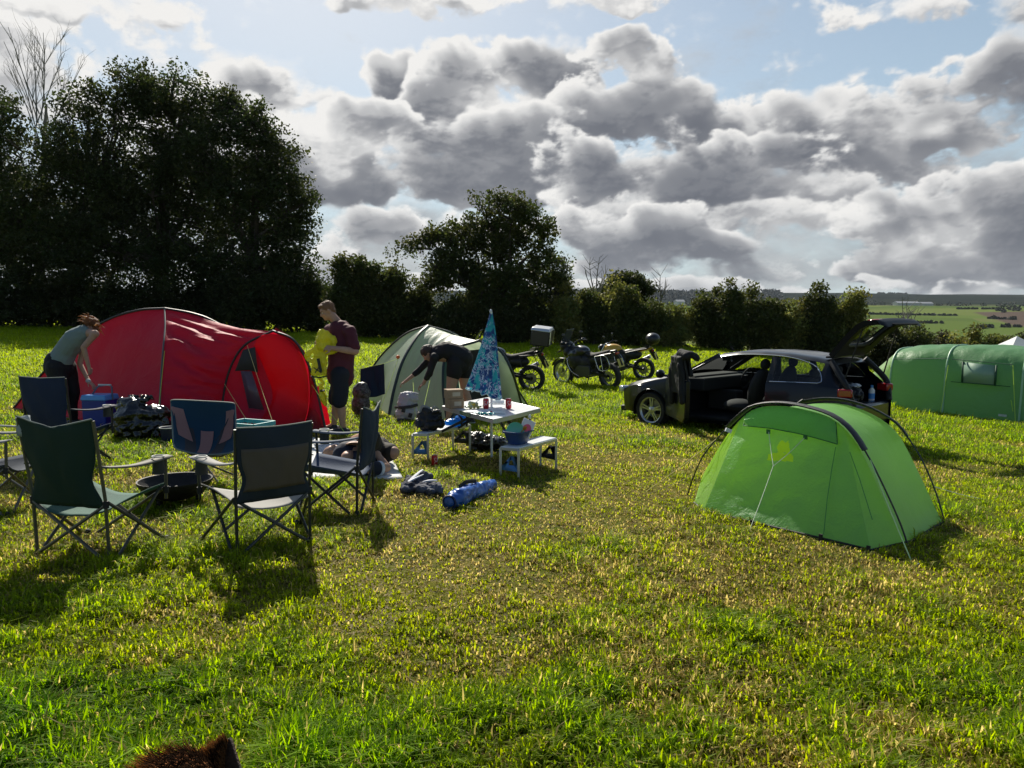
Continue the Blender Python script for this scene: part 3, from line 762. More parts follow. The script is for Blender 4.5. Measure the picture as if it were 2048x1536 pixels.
    for i, (bx, lab, lob, col) in enumerate(hed):
        lob = [(a, c-9, d, e*1.28) for a, c, d, e in lob]
        treepx('hedge_shrub', 'hedge shrub '+lab, 'shrub', bx, 695, 34.2+.35*(i % 3), lob, 130, 85, .125, col, trunk_r=.06, crad=.42, seed=80+i, group='hedge along the right field edge', stems=3, limbs=8, shell=.35, fork=.2)
    treepx('small_oak', 'small round topped oak above the hedge, right of the thin bare tree', 'tree', 1255, 680, 38, [(1255,565,55,30),(1225,580,40,22),(1285,578,34,22),(1255,605,50,35),(1280,630,35,30)], 240, 75, .13, OAK, trunk_r=.2, crad=.45, seed=99, limbs=12)
    treepx('small_oak', 'flat topped dark tree rising from the hedge above the car roof', 'tree', 1500, 690, 38, [(1500,612,48,16),(1545,612,32,14),(1520,635,50,25)], 130, 75, .13, OAK, trunk_r=.16, crad=.4, seed=100, limbs=10)
    hd2 = [(1770,'right of the raised tailgate',[(1770,690,60,35)],(.05,.065,.025)),(1820,'with a dead twig, above the far tent\'s left end',[(1810,675,50,30),(1830,665,30,22)],BUSH),(1870,'dark, above the far tent',[(1865,695,50,30)],(.05,.065,.025)),
           (1950,'grey green behind the far tent\'s roof',[(1935,690,40,22)],LIGHT),(1990,'above the far tent window',[(1990,690,55,32)],BUSH),(2050,'behind the white canopy\'s peak',[(2050,695,60,38)],(.05,.065,.025)),(1915,'low, above the far tent\'s middle hoop',[(1910,710,60,22)],BUSH)]
    for i, (bx, lab, lob, col) in enumerate(hd2):
        treepx('hedge_shrub', 'hedge shrub '+lab, 'shrub', bx, 745, 36+.4*(i % 3), lob, 120, 80, .125, col, trunk_r=.06, crad=.42, seed=120+i, group='hedge below the valley', stems=3, limbs=8, shell=.35, fork=.2)
    # thin bare trees
    for (nm, lab, bx, by, Y, tips) in [('bare_tree', 'thin leafless tree left of the small round oak', 1192, 640, 37, [(1200,515),(1178,530),(1212,545),(1170,548),(1205,560)]),
                                  ('bare_tree', 'thin leafless sapling right of the small round oak', 1322, 640, 37, [(1320,552),(1312,572),(1330,575),(1326,590)]),
                                  ('bare_tree', 'leafless twiggy top in the hedge right of the raised tailgate', 1812, 690, 37, [(1806,618),(1815,625),(1824,630),(1800,635),(1817,612)])]:
        b0 = at(bx, by, Y); t = thing(nm, lab, 'tree', (b0.x, Y, G(b0.x, Y))); mb = MB(); rng = random.Random(bx)
        o = Vector(t.location); st = at(bx, by-40 if bx < 1700 else by-20, Y)-o
        mb.tube([Vector((0, 0, -.1)), st], [.09, .05], 6)
        for (a, c) in tips:
            e = at(a, c, Y)-o; e.y += rng.uniform(-.4, .4); mid = st.lerp(e, .5)+Vector((rng.uniform(-.1, .1), 0, .1)); pth = catmull([st, mid, e], 3)
            mb.tube(pth, [.045, .03, .012], 5, cap=False)
            for q in range(7):
                s_ = pth[rng.randint(2, len(pth)-1)]; ee = s_+Vector((rng.uniform(-.5, .5), rng.uniform(-.4, .4), rng.uniform(.1, .6)))
                mb.tube([s_, ee], [.016, .007], 4, cap=False)
        mb.build('trunk', mat('dead_wood', (.16, .14, .12), .9), t)
make_trees()
valley()
# ---------------------------------------------------------------- tents
def resample(P, n):
    P = [Vector(p) for p in P]; d = [0.]
    for a, c in zip(P, P[1:]): d.append(d[-1]+(c-a).length)
    out = []
    for i in range(n):
        t = d[-1]*i/(n-1); j = 0
        while j < len(P)-2 and d[j+1] < t: j += 1
        s_ = (t-d[j])/max(d[j+1]-d[j], 1e-9); out.append(P[j].lerp(P[j+1], min(1, s_)))
    return out
def coons(c0, c1, d0, d1, m=24, n=24, sag=0., wr=0., wdir=None, seed=0., nrm=None, fq=9.):
    """patch between bottom c0, top c1 (same direction), left d0, right d1"""
    c0 = resample(c0, n); c1 = resample(c1, n); d0 = resample(d0, m); d1 = resample(d1, m)
    Gd = []
    for i in range(m):
        v = i/(m-1); row = []
        for j in range(n):
            u = j/(n-1)
            p = c0[j]*(1-v)+c1[j]*v + d0[i]*(1-u)+d1[i]*u - (c0[0]*(1-u)*(1-v)+c0[-1]*u*(1-v)+c1[0]*(1-u)*v+c1[-1]*u*v)
            row.append(p)
        Gd.append(row)
    out = [[p.copy() for p in r] for r in Gd]
    for i in range(m):
        for j in range(n):
            u, v = j/(n-1), i/(m-1)
            a = Gd[i][min(j+1, n-1)]-Gd[i][max(j-1, 0)]; c = Gd[min(i+1, m-1)][j]-Gd[max(i-1, 0)][j]
            N = a.cross(c)
            if N.length < 1e-9: continue
            N.normalize(); edge = min(u, 1-u, v, 1-v); w = min(1, edge*8)
            k = 16*u*(1-u)*v*(1-v)
            d = -sag*k
            if wr:
                if wdir == 'u': q = mnoise.noise(Vector((u*1.3+seed, v*fq*1.6+u*1.5, seed)))*1.2+.5*mnoise.noise(Vector((u*2.5, v*fq*3.4, seed+5)))
                elif wdir == 'v': q = mnoise.noise(Vector((u*fq*1.6+v*1.5, v*1.3+seed, seed)))*1.2+.5*mnoise.noise(Vector((u*fq*3.4, v*2.5, seed+5)))
                else: q = mnoise.turbulence(Gd[i][j]*2.2+Vector((seed, 0, 0)), 3, False)
                d += wr*q*w
            out[i][j] = Gd[i][j]+N*d
    return out
def line(a, c, n=8): a = Vector(a); c = Vector(c); return [a.lerp(c, i/(n-1)) for i in range(n)]
def sub(curve, t0, t1, n=12):
    P = resample(curve, 101); i0, i1 = int(t0*100), int(t1*100); s_ = 1 if i1 >= i0 else -1
    return resample(P[i0:i1+s_:s_] if i1+s_ >= 0 else P[i0::s_], n)
def fabric(name, col, tl=.45, tcol=None, rough=.45, bump=.25, bs=28, spec=.5, tr=0.):
    m = mat(name, col, rough, transl=tl, tcol=tcol, spec=spec)
    k = NB(m.node_tree); p = m.node_tree.nodes['Principled BSDF']
    oc = k.n('ShaderNodeTexCoord').outputs['Object']
    n = k.noise(oc, bs*.12, 5, .55, .6).outputs[0]
    n2 = k.noise(oc, bs, 3, .5, 1.2).outputs[0]
    bp = k.n('ShaderNodeBump'); bp.inputs['Strength'].default_value = bump; bp.inputs['Distance'].default_value = .05
    k.link(k.m('ADD', n, k.m('MULTIPLY', n2, .18)), bp.inputs['Height']); k.link(bp.outputs[0], p.inputs['Normal'])
    for q in m.node_tree.nodes:
        if q.type == 'BSDF_TRANSLUCENT': k.link(bp.outputs[0], q.inputs['Normal'])
    return m
GUYM = mat('guy_line_lime', (.55, .75, .10), .6, transl=.2)
GUYO = mat('guy_line_sand', (.62, .50, .18), .6)
BLACKF = mat('black_webbing', (.012, .012, .014), .7)
POLEM = mat('tent_pole', (.02, .02, .022), .35, spec=.6)
GREYM = mat('grey_sleeve', (.10, .10, .105), .6)
PEGM = mat('peg_steel', (.45, .45, .46), .35, metal=.9)
def guy(t, a, c, m=None, r=.0035, name='guy_line'):
    mb = MB(); a = Vector(a); c = Vector(c); mid = a.lerp(c, .5)-Vector((0, 0, .01))
    mb.tube(catmull([a, mid, c], 4), r, 5); return mb.build(name, m or GUYM, t)
def peg(t, c):
    mb = MB(); c = Vector(c); mb.tube([c+Vector((0, 0, -.05)), c+Vector((.01, -.02, .045)), c+Vector((.02, -.02, .05))], .004, 6); mb.build('tent_peg', PEGM, t)

def red_tent():
    base = Vector((-5.2, 10.6, 0)); t = thing('tent', 'large red dome tent with a low arched porch and sand coloured guy lines', 'tent', base)
    L = lambda v: Vector(v)-base
    RED = fabric('red_fabric', (.42, .016, .05), .32, (.66, .008, .03), bump=.5, spec=.3, rough=.6)
    RED2 = fabric('red_door_fabric', (.36, .005, .025), .62, (.82, .004, .018), bump=.25)
    DGR = mat('dark_mesh', (.05, .045, .045), .8, transl=.1)
    gl = lambda px, py: gp(px, py)
    apex = at(330, 618, 10.7); lf = gl(27, 818); rf = gl(652, 858); ff = gl(318, 872)
    bf = (lf+rf)-ff; bf = Vector((bf.x, bf.y+.3, G(bf.x, bf.y)))
    # wide hoop: left foot - apex - right foot
    A1 = catmull([lf, at(88, 745, 11.35), at(150, 682, 11.15), at(215, 641, 10.95), at(275, 622, 10.8), apex], 6)
    A2 = catmull([apex, at(385, 628, 10.65), at(432, 646, 10.6), at(520, 700, 10.5), at(600, 780, 10.25), rf], 6)
    # narrow hoop front to back
    B1 = catmull([apex, at(331, 655, 10.35), at(327, 700, 10.0), at(322, 770, 9.75), ff], 6)
    B2 = catmull([apex, (apex+bf)/2+Vector((0, 0, .62)), bf], 10)
    # porch hoop
    pl = gl(441, 858); pr = gl(652, 864); pa = at(546, 663, 9.98)
    P1 = catmull([pl, at(445, 806, 10.02), at(459, 742, 10.02), at(489, 692, 10.0), pa], 6)
    P2 = catmull([pa, at(586, 680, 9.97), at(612, 720, 9.95), at(633, 780, 9.93), pr], 6)
    ridge = catmull([apex, at(400, 640, 10.55), at(460, 654, 10.3), pa], 6)
    mb = MB()
    # left front wall
    mb.grid([[L(p) for p in r] for r in coons(line(lf, ff), line(apex, apex+Vector((.001, 0, 0))), A1, B1[::-1], 34, 30, .05, .02, 'd')])
    # right front: apex..porch, long wind-blown creases
    mb.grid([[L(p) for p in r] for r in coons(line(ff, pl), ridge, B1[::-1], P1, 60, 50, -.13, .065, 'u', 3., fq=8)])
    # roof behind the ridge, back walls
    mb.grid([[L(p) for p in r] for r in coons(ridge, sub(A2, 0, 1), line(apex, apex+Vector((0, .001, 0))), P2+[rf], 20, 20, .02, .01)])
    mb.grid([[L(p) for p in r] for r in coons(line(lf, bf), line(apex, apex+Vector((.001, 0, 0))), A1, B2[::-1], 20, 20, .04)])
    mb.grid([[L(p) for p in r] for r in coons(line(bf, rf), line(apex, apex+Vector((.001, 0, 0))), B2[::-1], A2[::-1], 20, 20, .04)])
    # left skirt wing
    e = gl(30, 818)
    mb.build('canopy', RED, t, ang=60)
    # porch face: side strip with dark vent and window strip, then the bright door
    s1 = at(512, 676, 9.97); dl = gl(500, 866)
    dleft = catmull([dl, at(545, 800, 9.95), at(530, 740, 9.95), at(508, 690, 9.97)], 6)
    m2 = MB()
    side = coons(line(pl, dl), [sub(P1, .86, .9)[0], at(508, 690, 9.97)], sub(P1, 0, .86), dleft, 30, 12, -.03, .01)
    m2.grid([[L(p) for p in r] for r in side]); m2.build('porch_side_panel', RED, t)
    door = coons(line(dl, gl(600, 868)), catmull([at(508, 690, 9.95), at(522, 672, 9.95), at(546, 668, 9.95), at(572, 676, 9.95), at(590, 700, 9.94)], 4), dleft, catmull([gl(600, 868), at(616, 820, 9.88), at(617, 760, 9.88), at(605, 712, 9.92), at(590, 700, 9.94)], 5), 34, 26, -.06, .012)
    m3 = MB(); m3.grid([[L(p)+Vector((0, -.012, 0)) for p in r] for r in door]); m3.build('porch_door', RED2, t)
    gap = coons(line(gl(600, 868), pr), sub(P2, .3, 0), catmull([gl(600, 868), at(616, 820, 9.9), at(617, 760, 9.9), at(605, 712, 9.93), pa], 5), P2[::-1], 24, 8, 0.)
    m4 = MB(); m4.grid([[L(p)+Vector((0, .03, 0)) for p in r] for r in gap]); m4.build('porch_edge_panel', mat('dark_red', (.10, .01, .02), .6, transl=.35, tcol=(.5, .01, .02)), t)
    # grey vent, hood and smoky window on the side strip
    v = MB(); pg = [at(486, 700, 9.90), at(510, 694, 9.88), at(516, 745, 9.88), at(498, 741, 9.88), at(470, 742, 9.90)]
    v.add([L(p) for p in pg], [(0, 1, 2, 3, 4)]); v.build('vent_hood', DGR, t, solid=.006)
    v = MB(); pg = [at(481, 742, 9.89), at(503, 742, 9.88), at(530, 826, 9.86), at(499, 824, 9.88)]
    v.add([L(p) for p in pg], [(0, 1, 2, 3)]); v.build('window', mat('smoky_window', (.16, .10, .13), .25, transl=.3, tcol=(.4, .2, .25), spec=.6), t, solid=.004)
    # inner awning on the right, lit through
    v = MB(); q = coons(line(gl(604, 866), gl(652, 862)), line(at(618, 782, 10.3), at(632, 770, 10.2)), line(gl(604, 866), at(618, 782, 10.3)), line(gl(652, 862), at(632, 770, 10.2)), 8, 8)
    v.grid([[L(p)+Vector((0, .3, 0)) for p in r] for r in q]); v.build('inner_flap', RED2, t)
    # pole sleeves
    for nm, cv, r in (('pole_sleeve', A1, .022), ('pole_sleeve', A2, .022), ('porch_hoop', P1+P2[1:], .02)):
        v = MB(); v.tube([L(p)+Vector((0, 0, .008)) for p in cv], r, 8, flat=.8); v.build(nm, mat('sleeve_dark', (.03, .03, .032), .5), t)
    v = MB(); v.tube([L(p)+Vector((0, -.012, .004)) for p in B1], .012, 8); v.build('pole_sleeve', GREYM, t)
    v = MB(); v.tube([L(p) for p in B2], .02, 6); v.build('pole_sleeve', GREYM, t)
    # hem
    v = MB(); v.tube([L(p)+Vector((0, -.004, .012)) for p in line(lf, ff, 12)+line(ff, pl, 8)[1:]], .012, 6); v.build('hem', mat('sleeve_dark', (.03, .03, .032), .5), t)
    guy(t, L(at(329, 702, 9.95)), L(gp(311, 880)), GUYM)
    guy(t, L(at(449, 768, 9.98)), L(gp(532, 900)), GUYO); guy(t, L(at(494, 690, 9.96)), L(gp(566, 905)), GUYO)
    guy(t, L(at(88, 730, 11.3)), L(gp(-30, 825)), GUYM); guy(t, L(at(624, 770, 9.9)), L(gp(700, 880)), GUYM)
    tx = bpy.data.curves.new('printed_word', 'FONT'); tx.body = 'hike'; tx.size = .13; tx.extrude = .002
    o = bpy.data.objects.new('printed_word', tx); COL.objects.link(o); dg = bpy.context.evaluated_depsgraph_get()
    me = bpy.data.meshes.new_from_object(o.evaluated_get(dg)); bpy.data.objects.remove(o)
    o = bpy.data.objects.new('printed_word', me); COL.objects.link(o); me.materials.append(mat('print_pale', (.6, .5, .5), .6)); o.parent = t
    o.location = L(at(476, 853, 9.78)); o.rotation_euler = (R(72), 0, R(8))
    EXCL.append([lf[:2], ff[:2], pl[:2], pr[:2], bf[:2]])
red_tent()

def pale_tent():
    base = Vector((-1.4, 12.6, 0)); t = thing('tent', 'pale grey green dome tent with dark poles and an open front porch', 'tent', base)
    L = lambda v: Vector(v)-base
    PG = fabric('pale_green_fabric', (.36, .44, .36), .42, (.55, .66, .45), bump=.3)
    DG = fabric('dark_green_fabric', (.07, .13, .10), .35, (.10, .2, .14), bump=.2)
    INN = mat('tent_inside_shade', (.02, .022, .025), .9)
    lf = gp(716, 792); ff = gp(778, 832); apex = at(856, 652, 12.9); rf = gp(1046, 822); bf = Vector((-.3, 14.6, G(-.3, 14.6)))
    A1 = catmull([lf, at(735, 752, 13.6), at(768, 706, 13.3), at(812, 668, 13.05), apex], 6)
    A2 = catmull([apex, at(905, 668, 12.9), at(955, 705, 13.0), at(1020, 760, 13.1), Vector((.4, 13.6, G(.4, 13.6)))], 6)
    B1 = catmull([apex, at(835, 672, 12.6), at(806, 722, 12.2), at(788, 780, 11.9), ff], 6)
    B2 = catmull([apex, (apex+bf)/2+Vector((0, 0, .5)), bf], 10)
    pl = gp(894, 842); pa = at(958, 682, 12.1)
    P1 = catmull([pl, at(886, 770, 11.7), at(896, 706, 12.0), pa], 6); P2 = catmull([pa, at(1000, 702, 12.1), at(1028, 755, 12.1), rf], 6)
    rg = catmull([apex, at(900, 668, 12.6), pa], 6)
    def patch(mb, *a, **k): mb.grid([[L(p) for p in r] for r in coons(*a, **k)])
    mb = MB(); one = Vector((.001, 0, 0))
    patch(mb, line(lf, ff), line(apex, apex+one), A1, B1[::-1], 26, 22, sag=.04, wr=.012)
    patch(mb, line(ff, pl), rg, B1[::-1], P1, 26, 26, sag=.04, wr=.02, wdir='v', seed=2.)
    patch(mb, rg, A2, line(apex, apex+one), P2+[Vector((.4, 13.6, G(.4, 13.6)))], 16, 16, sag=.02)
    patch(mb, line(lf, bf), line(apex, apex+one), A1, B2[::-1], 16, 16, sag=.03)
    patch(mb, line(bf, Vector((.4, 13.6, G(.4, 13.6)))), line(apex, apex+one), B2[::-1], A2[::-1], 16, 16, sag=.03)
    mb.build('canopy', PG, t, ang=60)
    # porch: rolled side wings, doorway shade painted as a dark sheet
    mb = MB()
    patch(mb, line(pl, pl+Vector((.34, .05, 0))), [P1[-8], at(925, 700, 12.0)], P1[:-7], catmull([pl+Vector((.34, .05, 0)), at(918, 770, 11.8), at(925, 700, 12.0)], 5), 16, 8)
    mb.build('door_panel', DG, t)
    mb = MB(); patch(mb, line(gp(1004, 830), rf), [at(985, 694, 12.05), P2[8]], catmull([gp(1004, 830), at(995, 760, 12.0), at(985, 694, 12.05)], 5), P2[:7:-1] if False else P2[::-1][:len(P2)-8], 16, 10)
    mb.build('side_window_panel', fabric('clear_window_fabric', (.30, .38, .33), .55, (.6, .7, .6), bump=.2), t)
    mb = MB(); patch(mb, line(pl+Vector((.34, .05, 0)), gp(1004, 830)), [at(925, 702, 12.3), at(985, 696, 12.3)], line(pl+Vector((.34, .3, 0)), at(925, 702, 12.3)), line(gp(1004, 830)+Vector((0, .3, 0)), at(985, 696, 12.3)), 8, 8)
    mb.build('doorway_shade', INN, t)  # near-black sheet stands in for the shade inside the open tent
    for nm, cv, r in (('pole_sleeve', A1, .022), ('pole_sleeve', A2, .02), ('pole_sleeve', B1, .028), ('pole_sleeve', B2, .02), ('porch_hoop', P1+P2[1:], .022)):
        v = MB(); v.tube([L(p)+Vector((0, -.004, .006)) for p in cv], r, 8, flat=.7); v.build(nm, mat('sleeve_green', (.018, .035, .03), .5), t)
    v = MB(); v.ell(L(at(796, 714, 12.1)), .032); v.build('toggle', mat('orange_plastic', (.75, .16, .03), .5), t)
    guy(t, L(at(797, 716, 12.1)), L(gp(752, 842)), GUYM); guy(t, L(at(860, 760, 11.8)), L(gp(836, 862)), GUYM); guy(t, L(at(826, 760, 11.85)), L(gp(832, 860)), GUYM)
    guy(t, L(at(740, 740, 13.4)), L(gp(700, 788)), GUYM); guy(t, L(at(990, 708, 12.05)), L(gp(1062, 815)), GUYM); guy(t, L(at(992, 708, 12.05)), L(gp(1055, 825)), GUYM)
    guy(t, L(at(1020, 750, 12.05)), L(gp(1066, 812)), GUYM)
    EXCL.append([lf[:2], ff[:2], pl[:2], rf[:2], (.4, 13.6), bf[:2]])
pale_tent()

def small_tent():
    base = Vector((2.5, 6.2, -.08)); t = thing('tent', 'small bright green hooped tent with black external poles and a yellow mountain emblem', 'tent', base)
    L = lambda v: Vector(v)-base
    GR = fabric('bright_green_fabric', (.18, .43, .14), .50, (.46, .80, .20), bump=.5, bs=34)
    LG = fabric('lime_fabric', (.24, .46, .09), .60, (.74, 1., .16), bump=.5, bs=34)
    SL = mat('black_sleeve', (.022, .022, .024), .55, bump=.3, bscale=60)
    f1 = gp(1375, 990); f2 = gp(1816, 1092); g1 = f1+Vector((.67, .66, 0)); g2 = gp(1890, 1044)
    g1.z = G(g1.x, g1.y)
    H = .96; ax = (f2-f1)
    def hoop(a, c, h, inset=0., n=40):
        out = []
        for i in range(n+1):
            th = PI*i/n; s_ = (1-math.cos(th))/2; x = s_; z = math.sin(th)**.72
            p = a.lerp(c, x); out.append(Vector((p.x, p.y, p.z+h*z)))
        return out
    def onp(px, py, a, c):
        dr = ray(px, py); o_ = Vector((0, 0, CH)); n = Vector((-(c-a).y, (c-a).x, 0)).normalized(); return o_+dr*((a-o_).dot(n)/dr.dot(n))
    H1 = resample(catmull([f1]+[onp(x, y, f1, f2) for x, y in ((1389,948),(1409,908),(1448,862),(1491,821),(1520,809),(1563,806),(1614,814),(1665,831),(1704,862),(1738,915),(1768,974),(1800,1045))]+[f2], 6), 41)
    hR = [onp(x, y, g1, g2) for x, y in ((1640,799),(1688,801),(1740,816),(1785,841),(1808,864),(1844,920),(1870,980))]
    H2 = resample(catmull([g1]+[g1+(p-f1)*1.03 for p in (H1[4], H1[8], H1[12], H1[15])]+[onp(1600,806,g1,g2)]+hR+[g2], 6), 41)
    q1 = gp(1388, 1008); q2 = gp(1406, 1024); q3 = gp(1742, 1104); q4 = gp(1822, 1086)
    def arch(P_): return resample(catmull(P_, 6), 41)
    C = arch([q1]+[onp(x, y, f1, f2) for x, y in ((1404,955),(1426,915),(1456,868),(1488,832),(1518,815),(1565,812),(1614,820),(1662,836),(1698,866),(1724,905),(1752,965),(1784,1035))]+[q4])
    D = arch([g1+Vector((.12, -.06, 0))]+[g1+(p-f1)*1.0+Vector((.05, -.04, 0)) for p in (C[6], C[10], C[13])]+[onp(x, y, g1, g2) for x, y in ((1610,812),(1645,806),(1690,809),(1736,824),(1776,848),(1804,880),(1842,955),(1870,1015))]+[gp(1886, 1047)])
    def patch(mb, *a, **k): mb.grid([[L(p) for p in r] for r in coons(*a, **k)])
    # front panel between lower corners and hoop
    KL, KR = 14, 27
    em = fabric('emblem_fabric', (.42, .62, .03), .48, (.80, 1., .03), bump=.3)
    crown = [(1556,906),(1553,896),(1557,886),(1564,881),(1570,886),(1576,881),(1578,893),(1579,906)]
    brim = [(1533,921),(1536,909),(1548,906),(1580,907),(1586,915),(1585,924),(1560,923)]
    def inpoly(x, y, pg):
        r = False
        for i in range(len(pg)):
            (x1, y1), (x2, y2) = pg[i-1], pg[i]
            if (y1 > y) != (y2 > y) and x < (x2-x1)*(y-y1)/(y2-y1)+x1: r = not r
        return r
    def proj(p):
        q = Matrix.Rotation(PITCH, 3, 'X') @ (Vector(p)-Vector((0, 0, CH))); return 1024+F*q.x/q.y, 768-F*q.z/q.y
    FG = coons(line(q2, q3), C[KL:KR+1], line(q2, C[KL]), line(q3, C[KR]), 150, 170, sag=.04, wr=.024, seed=4.)
    mb = MB()
    for i in range(149):
        for j in range(169):
            x, y = proj(FG[i][j]); mb.cur = 1 if 1525 < x < 1595 and 875 < y < 930 and (inpoly(x, y, crown) or inpoly(x, y, brim)) else 0
            mb.add([L(FG[i][j]), L(FG[i][j+1]), L(FG[i+1][j+1]), L(FG[i+1][j])], [(0, 1, 2, 3)])
    mb.build('front_panel', [GR, em], t, ang=60, weld=.0004)
    mb = MB(); patch(mb, line(q1, q2), [C[KL], C[KL]+Vector((.001, 0, 0))], C[:KL+1], line(q2, C[KL]), 22, 12, sag=.01, wr=.02, wdir='v', seed=9.)
    # roof and far sides between the hoops
    patch(mb, C[:KL+1], D[:KL+1], line(C[0], D[0]), line(C[KL], D[KL]), 22, 12, sag=.02, wr=.01)
    mb.build('lime_side_panel', LG, t, ang=60)
    mb = MB(); patch(mb, line(q3, q4), [C[KR], C[KR]+Vector((.001, 0, 0))], line(q3, C[KR]), C[:KR-1:-1], 20, 10, sag=.01, wr=.008)
    mb.build('corner_panel', GR, t)
    mb = MB(); patch(mb, C[KL:], D[KL:], line(C[KL], D[KL]), line(C[-1], D[-1]), 20, 48, sag=-.03*-1, wr=.008, seed=6.)
    mb.build('roof_panel', fabric('leaf_green_fabric', (.19, .42, .13), .48, (.46, .80, .2), bump=.4), t, ang=60)
    # rear end sloping to the ground away from us
    r1 = D[0]+Vector((.55, .6, 0)); r2 = D[-1]+Vector((.3, .65, 0)); r1.z = G(r1.x, r1.y); r2.z = G(r2.x, r2.y)
    mb = MB(); patch(mb, line(r1, r2), D, line(r1, D[0]), line(r2, D[-1]), 16, 24, sag=.03)
    mb.build('rear_panel', GR, t)
    # pole sleeves on the upper hoops, bare poles on the legs
    for Hp in (H1, H2):
        v = MB(); v.tube([L(p)+Vector((0, 0, .004)) for p in Hp[11:31]], .042, 10, flat=.28, up=(0, 0, 1)); v.build('pole_sleeve', SL, t)
        v = MB(); v.tube([L(p) for p in Hp], .0065, 8); v.build('pole', POLEM, t)
    v = MB(); v.tube([L(p)+Vector((0, 0, .014)) for p in line(q1, q2, 4)+line(q2, q3, 14)[1:]+line(q3, q4, 5)[1:]+line(q4, D[-1], 5)[1:]], .009, 6); v.build('hem', BLACKF, t)
    # point on the front panel
    FP = coons(line(q2, q3), C[KL:KR+1], line(q2, C[KL]), line(q3, C[KR]), 44, 52, sag=.04, wr=.024, seed=4.)
    def fp(px, py, off=.02):
        """nearest panel point seen at that place of the panel"""
        best = None; dr = ray(px, py).normalized(); o_ = Vector((0, 0, CH))
        for r in FP:
            for p in r:
                e = (p-o_)-dr*((p-o_).dot(dr))
                if best is None or e.length < best[0]: best = (e.length, p)
        n = Vector((-.45, -.75, .35)).normalized()
        d = dr*((best[1]-o_).dot(n)/dr.dot(n)); return L(o_+d+n*(off+.014))
    up_ = resample(C[15:27], 13); lo = resample([fp(x, y, .018) for x, y in ((1489,853),(1540,858),(1600,869),(1645,881),(1676,890))], 13)
    v = MB(); v.grid([[L(p)+Vector((-.010, -.014, .0)) for p in up_], [(L(a)+c_)*.5+Vector((-.02, -.03, 0)) for a, c_ in zip(up_, lo)], lo]); v.build('rain_lip', GR, t)
    v = MB(); v.tube([p+Vector((-.004, -.006, 0)) for p in lo], .004, 5); v.tube([lo[0]+Vector((-.004, -.006, 0)), L(up_[0])+Vector((-.012, -.016, 0))], .004, 5); v.tube([lo[-1]+Vector((-.004, -.006, 0)), L(up_[-1])+Vector((-.012, -.016, 0))], .004, 5); v.build('seam', mat('seam_green', (.03, .15, .04), .7), t)
    v = MB(); v.tube([fp(x, y, .004) for x, y in ((1672,895),(1664,940),(1655,1000),(1648,1070))], .003, 5); v.tube([fp(x, y, .004) for x, y in ((1700,905),(1720,960),(1745,1040))], .003, 5); v.build('seam', mat('seam_mid_green', (.05, .24, .06), .7), t)
    for (x, y) in ((1538, 865), (1612, 876)):
        v = MB(); v.box(fp(x, y, .015), (.03, .01, .035), (0, 0, R(-45))); v.build('line_loop', mat('seam_green', (.03, .15, .04), .7), t)
    j = fp(1552, 938, .10); WL = mat('guy_line_white', (.62, .70, .52), .6)
    guy(t, fp(1539, 866, .02), j, WL, .003); guy(t, fp(1610, 878, .02), j, WL, .003); guy(t, j, L(gp(1497, 1066)), WL, .003)
    a = L(H1[31]); guy(t, a, L(gp(1826, 1130)), mat('guy_line_pale', (.55, .75, .35), .6), .004); peg(t, L(gp(1828, 1140)))
    guy(t, L(H1[9]), L(gp(1290, 985)), GUYO, .003); guy(t, L(H1[3]), L(gp(1290, 990)), GUYO, .003)
    guy(t, L(H2[36]), L(gp(1975, 1000)), WL, .003)
    for px, py in ((1503, 1052), (1640, 1081), (1735, 1105)):
        v = MB(); c = L(gp(px, py)); v.box(c+Vector((0, -.01, .02)), (.025, .012, .06), (0, 0, R(-45))); v.build('peg_tab', BLACKF, t)
    v = MB(); v.box(L(at(1457, 861, 5.95)), (.05, .02, .03), (0, .4, 0)); v.build('vent_strut', mat('white_strut', (.7, .72, .75), .4), t)
    EXCL.append([q1[:2], q2[:2], q3[:2], q4[:2], D[-1][:2], r2[:2], r1[:2]])
small_tent()

